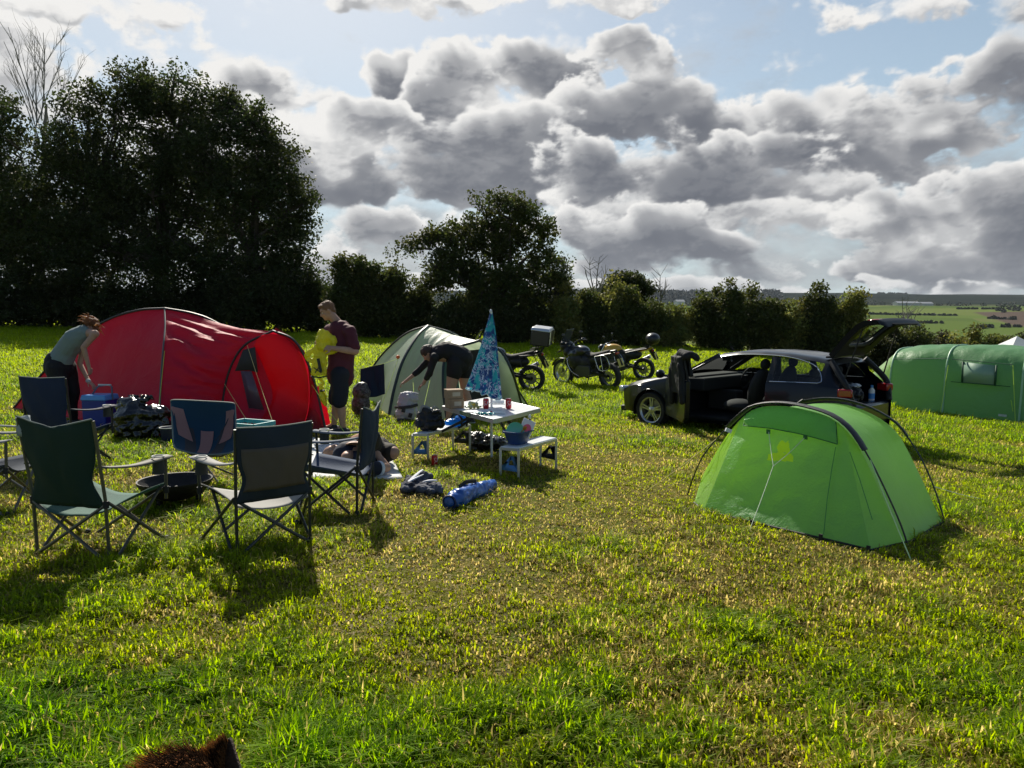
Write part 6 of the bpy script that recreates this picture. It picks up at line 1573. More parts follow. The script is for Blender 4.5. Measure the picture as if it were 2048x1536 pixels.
    v = MB(); v.box((1.80, yc, 1.235), (.03, .22, .07)); v.build('interior_mirror', BLK, t, bevel=.01)
    # wiper cowl and roof rail shine
    v = MB(); v.box((1.24, yc, .955), (.10, 1.3, .02)); v.build('wiper_cowl', BLK, t)
    # open front door
    hx = Vector((1.20, .02, 0)); dw = Vector((.09, -.99, 0)); Rl = Matrix.Rotation(-rz, 3, 'Z'); dl = (Rl @ dw).normalized(); nl = Vector((-dl.y, dl.x, 0))
    e = bpy.data.objects.new('front_door', None); COL.objects.link(e); e.parent = t; Ld = 1.08
    def dp(s_, z, off=0.): return hx+dl*(Ld*s_)+nl*(off-(.08*max(0, (z-.9)/.45)))+Vector((0, 0, z))
    prof = [(0, .28), (.0, .55), (.02, .92), (1.0, .95), (1.0, .60), (.96, .34), (.85, .26)]
    v = MB(); n = len(prof); v.add([dp(s_, z, -.045) for s_, z in prof]+[dp(s_, z, .045) for s_, z in prof], [tuple(range(n))[::-1], tuple(range(n, 2*n))]+[(i, (i+1) % n, n+(i+1) % n, n+i) for i in range(n)]); v.build('door_panel', PT, e, bevel=.015)
    v = MB(); v.tube([dp(.03, .93), dp(.35, 1.15), dp(.62, 1.28), dp(.88, 1.335), dp(.97, 1.30), dp(1.0, .95)], .024, 8); v.build('window_frame', BLK, e)
    v = MB(); pg = [(.06, .94), (.36, 1.13), (.62, 1.26), (.88, 1.31), (.96, 1.28), (.98, .95)]; v.add([dp(*q) for q in pg], [tuple(range(6))]); v.build('window', GL, e)
    v = MB(); v.box(dp(.5, .62, .05), (.5, .03, .12), Matrix.Rotation(math.atan2(dl.y, dl.x), 3, 'Z')); v.build('door_card', INT, e, bevel=.01)
    v = MB(); v.ell(dp(.12, .99, -.16), (.06, .11, .075)); v.tube([dp(.08, .95, -.03), dp(.12, .97, -.12)], .02, 6); v.build('wing_mirror', PT, e)
    # tailgate
    e = bpy.data.objects.new('tailgate', None); COL.objects.link(e); e.parent = t
    pr = [(3.86, 1.37), (3.98, 1.50), (4.14, 1.68), (4.30, 1.82), (4.42, 1.875), (4.58, 1.885), (4.66, 1.85)]
    def gp_(u_, v_, off=0.):
        s_ = u_*(len(pr)-1); i = min(len(pr)-2, int(s_)); f__ = s_-i; x = pr[i][0]*(1-f__)+pr[i+1][0]*f__; z = pr[i][1]*(1-f__)+pr[i+1][1]*f__
        hw = float(np.interp(u_, [0, .3, .6, .85, 1], [.56, .63, .72, .74, .66])); cr = .05*(1-v_*v_)
        return Vector((x-off*.6, yc+v_*hw, z+off*.75+cr*.5))
    U = np.linspace(0, 1, 21); Vv = np.linspace(-1, 1, 21); hole = lambda a, c: ((a-.40)/.235)**4+(c/.74)**4 < 1
    v = MB(); gl_ = MB()
    for i in range(20):
        for j in range(20):
            a, c = (U[i]+U[i+1])/2, (Vv[j]+Vv[j+1])/2
            for off in (.045, -.045):
                q = [gp_(U[i], Vv[j], off), gp_(U[i+1], Vv[j], off), gp_(U[i+1], Vv[j+1], off), gp_(U[i], Vv[j+1], off)]
                if hole(a, c):
                    if off > 0: gl_.add(q, [(0, 1, 2, 3)])
                else: v.add(q, [(0, 1, 2, 3)])
    bd = [(u_, -1) for u_ in U]+[(1, c) for c in Vv[1:]]+[(u_, 1) for u_ in U[::-1][1:]]+[(0, c) for c in Vv[::-1][1:]]
    v.grid([[gp_(a, c, .045) for a, c in bd], [gp_(a, c, -.045) for a, c in bd]]); v.build('gate_panel', mat('gate_black', (.005, .006, .009), .5, spec=.18), e, weld=.0008, ang=40)
    gl_.build('rear_window', GL, e, weld=.0008)
    v = MB(); th = np.linspace(0, 2*PI, 49); v.tube([gp_(.40+.235*math.copysign(abs(math.cos(q))**.5, math.cos(q)), .74*math.copysign(abs(math.sin(q))**.5, math.sin(q)), -.0) for q in th[:-1]], .032, 8, closed=True); v.build('window_frame', BLK, e)
    for sd in (-1, 1):
        v = MB(); v.grid([[gp_(a, sd*c, .042) for c in (.70, .85, .98)] for a in (.70, .78, .86)]); v.build('gate_lamp', mat('red_lamp', (.35, .008, .012), .15, spec=.8), e, solid=.012)
        v = MB(); v.tube([gp_(.52, sd*.93, -.05), Vector((4.14, yc+sd*.72, 1.03))], .011, 6); v.build('gas_strut', BLK, e)
    v = MB(); v.box(gp_(.93, 0, -.05), (.10, .9, .03)); v.box(gp_(.80, 0, -.06), (.08, .2, .05)); v.build('inner_trim', INT, e, bevel=.01)
    v = MB(); v.box((3.83, yc, 1.36), (.12, 1.05, .035)); v.build('roof_spoiler_base', PT, t, bevel=.01)
    # coat over the door
    W_ = Matrix.Translation((o0.x, o0.y, zc)) @ Matrix.Rotation(rz, 4, 'Z') @ Matrix.Scale(1.04, 4)
    c = W_ @ dp(.85, 1.1); q = thing('coat', 'black hooded coat hung over the open front door of the car', 'coat', c); b = lambda s_, z, off=0.: W_ @ dp(s_, z, off)-c
    v = MB()
    def slab(s0, s1, z0, z1, off, th=.03): 
        p = [b(s0, z0, off-th), b(s1, z0, off-th), b(s1, z1, off-th), b(s0, z1, off-th), b(s0, z0, off+th), b(s1, z0, off+th), b(s1, z1, off+th), b(s0, z1, off+th)]
        v.add(p, [(0, 3, 2, 1), (4, 5, 6, 7), (0, 1, 5, 4), (1, 2, 6, 5), (2, 3, 7, 6), (3, 0, 4, 7)])
    slab(.50, .98, .72, 1.20, -.07); slab(.62, 1.02, 1.10, 1.33, -.07); slab(.60, 1.02, 1.02, 1.33, .07)
    v.limb([b(.40, 1.14, 0), b(.62, 1.29, 0), b(.90, 1.37, .0), b(1.02, 1.34, .02)], [.045, .07, .085, .07], 14); v.limb(catmull([b(.92, 1.38, .0), b(1.04, 1.38, .10), b(1.06, 1.30, .18)], 4), .05, 12); v.limb([b(.98, 1.2, -.07), b(1.0, .62, -.09)], [.06, .05], 12); v.limb([b(.52, 1.1, -.08), b(.48, .55, -.09)], [.055, .05], 12)
    v.organic('cloth', mat('black_coat', (.006, .007, .010), .8, bump=.3), q, .014, 3, ((5, .02, 'n'), (12, .006, 'r')))
    # load in the boot
    p = W_ @ Vector((4.08, 1.35, .625)); q = thing('bottle', 'blue and white bottle standing in the open boot', 'bottle', p); v = MB(); v.lathe([(.0, 0), (.045, 0), (.047, .03), (.047, .20), (.02, .24), (.02, .27), (0, .27)], 18); v.build('body', mat('white_tube', (.78, .76, .76), .35), q); v = MB(); v.lathe([(.048, .06), (.048, .15)], 18, cap=False); v.build('blue_label', mat('blue_label', (.05, .25, .65), .4), q); v = MB(); v.lathe([(.022, .24), (.022, .28), (0, .28)], 12); v.build('cap', mat('blue_label', (.05, .25, .65), .4), q)
    p = W_ @ Vector((3.9, .95, .63)); crumple('holdall', 'dark holdall with white tissue on top in the open boot', 'bag', p, [((0, 0, .14), (.20, .28, .15)), ((.05, .1, .25), (.10, .12, .07))], mat('black_bag_nylon', (.008, .008, .010), .5), .014)
    p = W_ @ Vector((3.95, 1.0, .90)); q = thing('cloth', 'folded white cloth lying on the holdall in the boot', 'cloth', p); v = MB(); v.ell((0, 0, 0), (.10, .12, .035)); v.organic('fabric', mat('white_lining', (.62, .63, .68), .8), q, .009, 1, ((14, .02, 'r'),))
    p = W_ @ Vector((2.9, .25, .32)); crumple('bag', 'dark bag with pale straps on the car floor behind the door opening', 'bag', p, [((0, 0, .12), (.22, .13, .12))], mat('grey_bag_nylon', (.03, .03, .035), .6, col2=(.10, .09, .09), vscale=16), .014)
    cor = [W_ @ Vector(q) for q in ((.1, .1, 0), (4.2, .1, 0), (4.2, 1.7, 0), (.1, 1.7, 0))]
    EXCL.append([gfl[:2], grl[:2], (grl+f_*1.4)[:2], (gfl+f_*1.4)[:2]]) if False else None
car()
# ---------------------------------------------------------------- motorbikes
def bike(label, rear, rz, col, kind):
    t = thing('motorbike', label, 'motorbike', rear, rz, 'motorbikes parked in a row behind the tents', R(-7) if False else 0)
    t.rotation_euler = (R(-6), 0, rz); t.scale = (1.08, 1.12, 1.10)
    BK = mat('bike_black', (.008, .008, .010), .4, spec=.35, coat=.15); EN = mat('engine_alloy', (.08, .08, .085), .45, metal=.7); ST = mat('bike_steel', (.50, .50, .52), .25, metal=.95); TK = col; RB = mat('bike_rubber', (.012, .012, .012), .8)
    r1, r2 = .315, .335; wb = 1.52 if kind != 'naked' else 1.40
    if kind == 'naked': r2 = .305; r1 = .305
    rimb = mat('bike_rim_black', (.03, .03, .032), .35, metal=.6); rims = mat('bike_rim_silver', (.45, .45, .46), .3, metal=.9)
    wheel_parts(t, (0, 0, r1), r1, .15, rimb, 10 if kind == 'naked' or kind == 'adv1' else 24, style='wire', brake=True, name='rear_wheel')
    wheel_parts(t, (wb, 0, r2), r2, .11, rims if kind == 'adv2' else rimb, 10 if kind == 'naked' else 26, style='wire', brake=True, name='front_wheel')
    sh = 0.0 if kind != 'naked' else -.06
    # forks, frame, engine
    v = MB()
    for s_ in (-.09, .09): v.tube([(wb, s_, r2), (wb-.22, s_, .78), (wb-.34, s_*.9, 1.05+sh)], .023, 8)
    v.build('fork', ST, t)
    v = MB(); v.tube([(wb-.33, 0, .98+sh), (.9, .10, .80), (.55, .13, .62), (.45, .12, .40)], .022, 7); v.tube([(wb-.33, 0, .98+sh), (.9, -.10, .80), (.55, -.13, .62), (.45, -.12, .40)], .022, 7)
    v.tube([(wb-.36, .0, .85+sh), (1.0, .10, .35), (.6, .12, .26), (.45, .10, .38)], .018, 7); v.tube([(wb-.36, 0, .85+sh), (1.0, -.10, .35), (.6, -.12, .26), (.45, -.10, .38)], .018, 7)
    v.tube([(.62, .10, .72), (.1, .12, .84), (-.15, .1, .88)], .016, 6); v.tube([(.62, -.10, .72), (.1, -.12, .84), (-.15, -.1, .88)], .016, 6); v.tube([(.5, .13, .45), (.12, .11, .80)], .014, 6); v.tube([(.5, -.13, .45), (.12, -.11, .80)], .014, 6); v.build('frame', BK, t)
    v = MB(); v.bar((.45, .10, .40), (0, .10, r1), .035, .06); v.bar((.45, -.10, .40), (0, -.10, r1), .035, .06); v.build('swingarm', rimb, t)
    v = MB(); v.box((.72, 0, .42), (.46, .34, .28)); v.box((.84, 0, .60), (.24, .26, .22), (0, .4, 0)); v.lathe([(.0, 0), (.10, 0), (.115, .03), (.1, .05), (0, .05)], 18, (.66, -.17, .42), Euler((PI/2, 0, 0)).to_matrix().to_4x4()); v.build('engine', EN, t, bevel=.02)
    if kind != 'naked':
        v = MB(); v.box((.98, 0, .34), (.20, .30, .18), (0, -.5, 0)); v.build('bash_plate', rimb, t, bevel=.02)
        for s_ in (-1, 1):
            v = MB(); v.tube(catmull([(1.10, s_*.10, .80), (1.12, s_*.26, .70), (1.02, s_*.27, .45), (.80, s_*.22, .30)], 5), .014, 6); v.build('crash_bar', ST, t)
    v = MB(); v.tube(catmull([(.92, -.10, .40), (.75, -.16, .28), (.45, -.18, .30), (.30, -.20, .42)], 5), .022, 8); v.build('header_pipe', ST, t)
    v = MB(); v.tube([(.32, -.21, .42), (-.12, -.23, .62)], [.045, .055], 14); v.build('exhaust', ST if kind != 'adv2' else BK, t)
    v = MB(); v.ell((1.0, 0, .66), (.27, .22 if kind != 'naked' else .15, .27)); v.ell((.70, 0, .60), (.28, .16, .24)); v.ell((.34, 0, .70), (.30, .14, .15)); v.organic('side_cover', mat('bike_side_black', (.010, .010, .012), .5), t, .016, 4)
    # tank, seat, tail
    v = MB(); v.ell((.88, 0, .90+sh), (.27, .17 if kind != 'naked' else .15, .14)); v.ell((1.0, 0, .84+sh), (.22, .21 if kind != 'naked' else .15, .15)); 
    if kind != 'naked': v.ell((1.14, 0, .80), (.18, .20, .20))
    else: v.ell((1.06, 0, .74), (.14, .19, .11))
    v.organic('tank', TK, t, .016, 4)
    v = MB(); v.limb(catmull([(.68, 0, .84+sh), (.48, 0, .80+sh), (.28, 0, .84+sh), (-.02, 0, .92+sh)], 5), [.10, .12, .12, .12, .12, .12, .12, .12, .11, .11, .10, .10, .09, .09, .08, .07][:16], 14, flat=.55); v.build('seat', RB, t)
    v = MB(); v.limb([(.15, 0, .86+sh), (-.22, 0, .94+sh)], [.08, .045], 12, flat=.6); v.build('tail', TK if kind == 'naked' else BK, t)
    v = MB(); v.limb(catmull([(-.20, 0, .90+sh), (-.30, 0, .70), (-.36, 0, .56)], 4), .03, 8, flat=.4) if False else v.bar((-.20, 0, .90+sh), (-.37, 0, .58), .03, .12); v.build('rear_mudguard', BK, t)
    v = MB(); v.box((-.36, 0, .66), (.012, .18, .20), (0, .35, 0)); v.build('number_plate', mat('plate_yellow', (.70, .55, .12), .5), t)
    v = MB(); v.box((-.27, 0, .88+sh), (.04, .12, .05)); v.build('tail_light', mat('red_lamp', (.35, .008, .012), .15, spec=.8), t, bevel=.01)
    v = MB(); v.grid([[Vector((wb+.02+(r2+.03)*math.cos(a), y, r2+(r2+.03)*math.sin(a))) for y in (-.06, 0, .06)] for a in np.linspace(R(25), R(150), 12)]); v.build('front_mudguard', BK, t, solid=.006)
    # nose
    v = MB()
    if kind != 'naked':
        v.ell((wb-.18, 0, 1.00), (.18, .19, .15)); v.ell((wb-.30, 0, .86), (.20, .21, .18)); v.limb([(wb-.12, 0, .94), (wb+.14, 0, .84)], [.10, .035], 10, flat=.5)
        v.organic('fairing', BK, t, .014, 3)
        v = MB(); v.grid([[Vector((wb-.08-.26*i/6, y*(1-.25*i/6), 1.06+.38*i/6)) for y in (-.19, -.10, 0, .10, .19)] for i in range(7)]); 
        v.build('windscreen', mat('smoke_screen', (.02, .025, .03), .15, transl=.3, tcol=(.15, .18, .2), spec=.6), t, solid=.005)
    else:
        v.ell((wb-.20, 0, .86), (.10, .10, .10)); v.build('fairing', BK, t)
    v = MB(); v.lathe([(0, .0), (.06, .0), (.075, -.04), (.04, -.10)], 18, (wb-.05 if kind != 'naked' else wb-.11, 0, .96 if kind != 'naked' else .86), Euler((0, PI/2, 0)).to_matrix().to_4x4()); v.build('headlight', mat('headlight', (.6, .62, .66), .12, spec=.9, metal=.3), t)
    hz = 1.12 if kind != 'naked' else 1.0
    v = MB(); v.tube(catmull([(wb-.50, -.40, hz), (wb-.40, -.22, hz+.02), (wb-.36, 0, hz-.05), (wb-.40, .22, hz+.02), (wb-.50, .40, hz)], 5), .012, 7); v.build('handlebar', BK, t)
    for s_ in (-1, 1):
        v = MB(); v.tube([(wb-.50, s_*.41, hz), (wb-.46, s_*.30, hz+.008)], .018, 8); v.build('grip', RB, t)
        v = MB(); v.tube([(wb-.43, s_*.26, hz+.02), (wb-.38, s_*.30, hz+.17)], .006, 5); v.ell((wb-.38, s_*.33, hz+.20), (.015, .07, .04)); v.build('mirror', BK, t)
        if kind != 'naked':
            v = MB(); v.ell((wb-.40, s_*.37, hz+.01), (.03, .09, .05)); v.build('hand_guard', BK, t)
    for s_ in (-1, 1):
        v = MB(); v.tube([(.42, s_*.15, .36), (.44, s_*.27, .35)], .012, 6); v.build('foot_peg', ST, t)
    v = MB(); v.tube([(.55, .12, .32), (.50, .33, .0)], .012, 6); v.build('side_stand', BK, t)
    if kind == 'adv1':
        v = MB(); 
        for s_ in (-1, 1): v.tube(catmull([(.25, s_*.17, .86), (-.12, s_*.24, .86), (-.18, s_*.25, .52), (.12, s_*.24, .48), (.25, s_*.17, .86)], 4), .010, 6)
        v.tube([(-.30, -.12, 1.02), (.0, -.12, 1.0)], .012, 6); v.tube([(-.30, .12, 1.02), (.0, .12, 1.0)], .012, 6)
        for q in (-.12, .12): v.tube([(-.10, q, .88), (-.16, q, 1.10)], .014, 6); v.tube([(-.22, q, .92), (-.34, q, 1.10)], .014, 6)
        v.box((-.24, 0, 1.09), (.34, .30, .02)); v.build('luggage_rack', rimb, t)
        e = bpy.data.objects.new('top_box', None); COL.objects.link(e); e.parent = t
        v = MB(); v.box((-.26, 0, 1.27), (.44, .50, .34), (0, -.12, 0), .96); v.build('box_body', BK, e, bevel=.02); v = MB(); v.box((-.28, 0, 1.465), (.45, .51, .07), (0, -.12, 0), .9); v.build('box_lid', mat('alu_lid', (.55, .56, .58), .3, metal=.8), e, bevel=.015)
        for s_ in (-.2, .2):
            v = MB(); v.box((-.50, s_, 1.27), (.012, .03, .3), (0, -.12, 0)); v.build('box_clasp', ST, e)
    elif kind == 'adv2':
        v = MB()
        for s_ in (-1, 1): v.tube(catmull([(.30, s_*.17, .80), (-.10, s_*.25, .84), (-.22, s_*.26, .56), (.10, s_*.25, .50), (.30, s_*.17, .80)], 4), .012, 6); v.tube([(.05, s_*.25, .83), (.0, s_*.25, .50)], .010, 6)
        v.build('luggage_rack', ST, t)
    else:
        v = MB(); v.ell((-.26, 0, 1.13), (.20, .22, .16)); v.organic('top_box', mat('box_black_plastic', (.014, .014, .016), .35), t, .016, 4)
        v = MB(); v.bar((-.05, 0, .86), (-.25, 0, .99), .16, .05); v.build('luggage_rack', BK, t)
    return t
def bikes():
    DK = mat('tank_black', (.012, .013, .016), .3, coat=.8); YL = mat('tank_orange_yellow', (.66, .36, .015), .28, coat=.6)
    a = gp(1064, 783); bike('black adventure motorbike with a large silver lidded top box, behind the parasol', a, R(166), DK, 'adv1')
    a = gp(1221, 778); e = gp(1124, 765); rz = math.atan2(e.y-a.y, e.x-a.x); bike('black adventure motorbike with tall windscreen and bare pannier racks, in the middle', a, rz, DK, 'adv2')
    a = gp(1288, 760); e = gp(1203, 752); rz = math.atan2(e.y-a.y, e.x-a.x); bike('orange yellow motorbike with rounded black top box, nearest to the car', a, rz, YL, 'naked')
bikes()
# ---------------------------------------------------------------- people
SKIN = mat('skin', (.46, .27, .19), .55, var=.12, vscale=12, spec=.35)
HAIRB = mat('hair_brown', (.10, .045, .020), .6, bump=.9, bscale=90, transl=.15); HAIRR = mat('hair_auburn', (.15, .07, .03), .55, bump=1., bscale=110, transl=.4, tcol=(.65, .36, .12)); HAIRD = mat('hair_dark', (.035, .022, .014), .6, bump=.9, bscale=90)
def head(v, c, f, up=(0, 0, 1), s_=1.):
    """skull, jaw, nose, ears, brow fused later with the body; returns frame"""
    f = Vector(f).normalized(); up = Vector(up); up = (up-f*up.dot(f)).normalized(); r = f.cross(up).normalized()
    M = Matrix((f, r, up)).transposed(); c = Vector(c); P = lambda x, y, z: c+M @ Vector((x*s_, y*s_, z*s_))
    v.ell(P(-.005, 0, .025), (.095*s_, .076*s_, .095*s_), M); v.ell(P(.025, 0, -.035), (.070*s_, .060*s_, .080*s_), M); v.ell(P(.062, 0, -.085), (.028*s_, .030*s_, .022*s_), M)
    v.ell(P(.072, 0, .032), (.022*s_, .052*s_, .016*s_), M); v.ell(P(.096, 0, -.012), (.018*s_, .012*s_, .024*s_), M); v.ell(P(.104, 0, -.024), (.014*s_, .016*s_, .010*s_), M)
    v.ell(P(.084, 0, -.053), (.012*s_, .026*s_, .007*s_), M); v.ell(P(.082, 0, -.065), (.012*s_, .022*s_, .007*s_), M)
    for q in (-1, 1):
        v.ell(P(-.005, q*.078, -.005), (.018*s_, .008*s_, .030*s_), M); v.ell(P(.062, q*.042, -.022), (.024*s_, .020*s_, .018*s_), M)
    return M, P
def eyes(t, M, P, s_=1.):
    for q in (-1, 1):
        v = MB(); v.ell(P(.078, q*.031, .006), (.010*s_, .013*s_, .008*s_), M, 10, 8); v.build('eye', mat('eye_white', (.5, .48, .45), .2), t)
        v = MB(); v.ell(P(.0865, q*.031, .005), (.004*s_, .006*s_, .006*s_), M, 8, 6); v.build('iris', mat('iris_dark', (.02, .015, .01), .2), t)
def hand(v, w, d, palm_n, curl=.5, s_=1., thumb=1):
    """w wrist, d pointing direction, palm_n: direction the palm faces"""
    w = Vector(w); d = Vector(d).normalized(); n = Vector(palm_n); n = (n-d*n.dot(d)).normalized(); r = d.cross(n).normalized()*thumb
    M = Matrix((d, r, n)).transposed(); v.ell(w+d*.045*s_, (.050*s_, .040*s_, .016*s_), M); v.limb([w-d*.03, w+d*.02], [.024*s_, .026*s_], 10)
    for k_, (off, L) in enumerate(((-.030, .060), (-.010, .074), (.010, .078), (.029, .070))):
        p = w+d*.082*s_+r*off*s_; pts = [p-d*.02*s_, p]; a = 0; q = p
        for j, seg in enumerate((.42, .32, .26)):
            a += curl*(1.0+.15*k_)*.9; dd = d*math.cos(a)+n*math.sin(a)+r*off*1.2; q = q+dd.normalized()*L*seg*s_; pts.append(q)
        v.limb(pts, [.0105*s_, .0100*s_, .0095*s_, .0088*s_, .0075*s_], 8)
    p = w+d*.02*s_+r*.030*s_; v.limb([p, p+(d*.5+r*.75+n*.25)*.035*s_, p+(d*.85+r*.6+n*.45)*.065*s_], [.013*s_, .0115*s_, .009*s_], 8)
def shoe(t, ankle, f, m, sole):
    a = Vector(ankle); f = Vector(f).normalized(); v = MB(); a0 = Vector((a.x, a.y, a.z))
    v.limb([a0-f*.05+Vector((0, 0, .035)), a0+f*.06+Vector((0, 0, .04)), a0+f*.17+Vector((0, 0, .030))], [.045, .046, .035], 12); v.limb([a0+Vector((0, 0, .08)), a0+Vector((0, 0, .05))], [.042, .045], 12)
    o = v.organic('shoe', m, t, .009, 3); v = MB(); v.limb([a0-f*.055+Vector((0, 0, .012)), a0+f*.17+Vector((0, 0, .012))], [.046, .040], 12, flat=.35, up=(0, 0, 1)); v.build('sole', sole, o); return o
BLKSH = mat('shoe_black', (.015, .015, .017), .5); SOLE = mat('sole_white', (.55, .55, .55), .6)
def man():
    Y0 = 9.75; g0 = G(at(680, 868, Y0).x, Y0); b = Vector((at(680, 868, Y0).x, Y0, g0)); t = thing('person', 'man in maroon t-shirt and navy shorts looking down at a yellow dry bag', 'person', b)
    Q = lambda px, py, dy=0.: at(px, py, Y0+dy)-b
    sh_n, sh_f = Q(700, 664, -.12), Q(660, 660, .20); pel = Q(681, 742); chest = Q(684, 690)
    v = MB(); hc = Q(655, 622, .02); M, P = head(v, hc, (-.80, -.42, -.42), (-.25, -.1, 1), 1.0)
    v.limb([hc+Vector((.03, 0, -.03)), Q(676, 647, .03), Q(684, 660, .03)], [.058, .062, .075], 14)
    v.limb([Q(682, 662), Q(684, 690), Q(682, 722), pel], [.13, .165, .155, .155], 18)
    v.limb([sh_f, Q(682, 658, .03), sh_n], [.07, .09, .075], 12)
    # near arm folded across, far arm holding
    el_n = Q(711, 703, -.20); wr_n = Q(664, 696, -.28); v.limb([sh_n, el_n], [.062, .048], 12); v.limb([el_n, el_n.lerp(wr_n, .4), wr_n], [.048, .046, .030], 12); hand(v, wr_n, (-1, .0, .05), (0, .9, -.5), .55, 1.0, 1)
    el_f = Q(646, 694, .22); wr_f = Q(644, 678, -.02); v.limb([sh_f, el_f], [.058, .045], 12); v.limb([el_f, wr_f], [.044, .030], 12); hand(v, wr_f, (-.55, -.75, -.15), (.3, -.2, -.9), .6, 1.0, -1)
    legs = [((.02, -.10), (686, 862, -.10)), ((.0, .12), (668, 858, .16))]
    for (hx, hy), (fx, fy, fd) in legs:
        hp = pel+Vector((hx, hy, -.02)); an = Q(fx, fy, fd); an.z = .09; kn = hp.lerp(an, .48)+Vector((-.05, 0, .01)); v.limb([hp, kn, kn.lerp(an, .35)+Vector((.025, 0, 0)), an], [.098, .062, .060, .038], 14)
        v.limb([an, an+Vector((-.1, 0, -.05))], [.036, .03], 10)
    v.organic('body', SKIN, t, .008, 4); eyes(t, M, P)
    v = MB(); v.ell(P(-.018, 0, .045), (.098, .084, .088), M); v.ell(P(.045, 0, .088), (.05, .06, .032), M); v.ell(P(-.055, 0, .0), (.052, .072, .075), M); v.organic('hair', mat('hair_sandy', (.20, .10, .05), .6, bump=.9, bscale=90, transl=.2, tcol=(.6, .35, .15)), t, .008, 2, ((40, .008, 'n'),))
    for q in (-1, 1):
        v = MB(); v.limb([P(.086, q*.018, .024), P(.078, q*.044, .026)], [.005, .004], 6); v.build('eyebrow', HAIRB, t)
    MR = mat('maroon_jersey', (.085, .010, .022), .8, bump=.35, bscale=14, transl=.05); v = MB()
    v.limb([Q(680, 661), Q(684, 690), Q(682, 722), Q(681, 752)], [.145, .182, .176, .182], 20); v.limb([sh_f, Q(682, 658, .03), sh_n], [.085, .095, .088], 14)
    v.limb([sh_n, sh_n.lerp(el_n, .72)], [.085, .078], 12); v.limb([sh_f, sh_f.lerp(el_f, .7)], [.08, .074], 12); v.organic('t_shirt', MR, t, .010, 5, ((7, .016, 'n'), (18, .007, 'n')))
    NVY = mat('navy_shorts', (.006, .008, .018), .8, bump=.3, bscale=20); v = MB(); v.limb([Q(681, 738), Q(681, 752)], [.17, .175], 18)
    for (hx, hy), (fx, fy, fd) in legs:
        hp = pel+Vector((hx, hy, -.02)); an = Q(fx, fy, fd); an.z = .09; kn = hp.lerp(an, .50)+Vector((-.03, 0, 0)); v.limb([hp, kn], [.125, .110], 16)
    v.organic('shorts', NVY, t, .010, 4, ((8, .010, 'n'),))
    for (_, (fx, fy, fd)) in legs: an = Q(fx, fy, fd); an.z = 0; shoe(t, an, (-1, -.15 if fd < 0 else .1, 0), BLKSH, SOLE)
    # yellow dry bag in his hands, second one hanging
    YB = mat('yellow_pvc', (.66, .62, .015), .38, bump=.4, bscale=16, transl=.22, tcol=(.9, .85, .02)); yb = at(636, 715, Y0-.22); q = thing('dry_bag', 'yellow roll top dry bag with black cross and bar print, held by the man', 'dry bag', yb, 0, 'yellow dry bags'); K = lambda px, py, dy=0.: at(px, py, Y0-.22+dy)-yb
    v = MB(); v.add([K(629, 690, -.035), K(652, 688, -.035), K(654, 752, -.035), K(622, 752, -.035), K(629, 690, .04), K(652, 688, .04), K(654, 752, .04), K(622, 752, .04)], [(0, 1, 2, 3), (7, 6, 5, 4), (0, 4, 5, 1), (1, 5, 6, 2), (2, 6, 7, 3), (3, 7, 4, 0)])
    v.limb([K(647, 694), K(645, 678), K(645, 668)], [.075, .085, .07], 14); v.limb([K(652, 668, .04), K(664, 682, .05), K(668, 700, .05), K(656, 706, .04)], [.05, .06, .05, .045], 12); v.limb(catmull([K(634, 696), K(620, 704), K(614, 714), K(622, 722)], 4), .032, 12); v.limb([K(612, 712), K(628, 698)], [.025, .03], 10)
    v.organic('sack', YB, q, .009, 3, ((10, .016, 'n'), (24, .010, 'r')))
    BKP = mat('black_print', (.012, .012, .012), .5); v = MB(); s0 = K(636, 717, -.062); s1 = K(642, 744, -.060); v.bar(s0, s1, .038, .004, (0, 1, 0)); v.bar(K(627, 735, -.062), K(643, 746, -.062), .012, .004, (0, 1, 0)); v.bar(K(630, 746, -.062), K(640, 731, -.062), .012, .004, (0, 1, 0)); v.build('cross_and_bar_print', BKP, q)
    v = MB(); v.tube([K(622, 753, -.03), K(640, 755, -.04), K(655, 752, -.03)], .010, 6); v.build('base_webbing', BKP, q)
    yb2 = at(648, 780, Y0-.2); q = thing('dry_bag', 'small yellow dry bag dangling by its strap below the larger one', 'dry bag', yb2, 0, 'yellow dry bags'); K = lambda px, py, dy=0.: at(px, py, Y0-.2+dy)-yb2
    v = MB(); v.limb(catmull([K(642, 783), K(646, 795), K(650, 806)], 4), [.05, .065, .07, .075, .07, .065, .06, .055, .05], 14, flat=.6); v.organic('sack', YB, q, .008, 2, ((12, .014, 'n'), (28, .008, 'r')))
    v = MB(); v.tube(catmull([K(638, 756), K(646, 766), K(640, 774), K(647, 778), K(643, 784)], 4), .012, 6, flat=1.6); v.build('strap', YB, q); v = MB(); v.tube([K(640, 782, -.04), K(650, 781, -.04)], .012, 6); v.build('clip', BKP, q)
man()
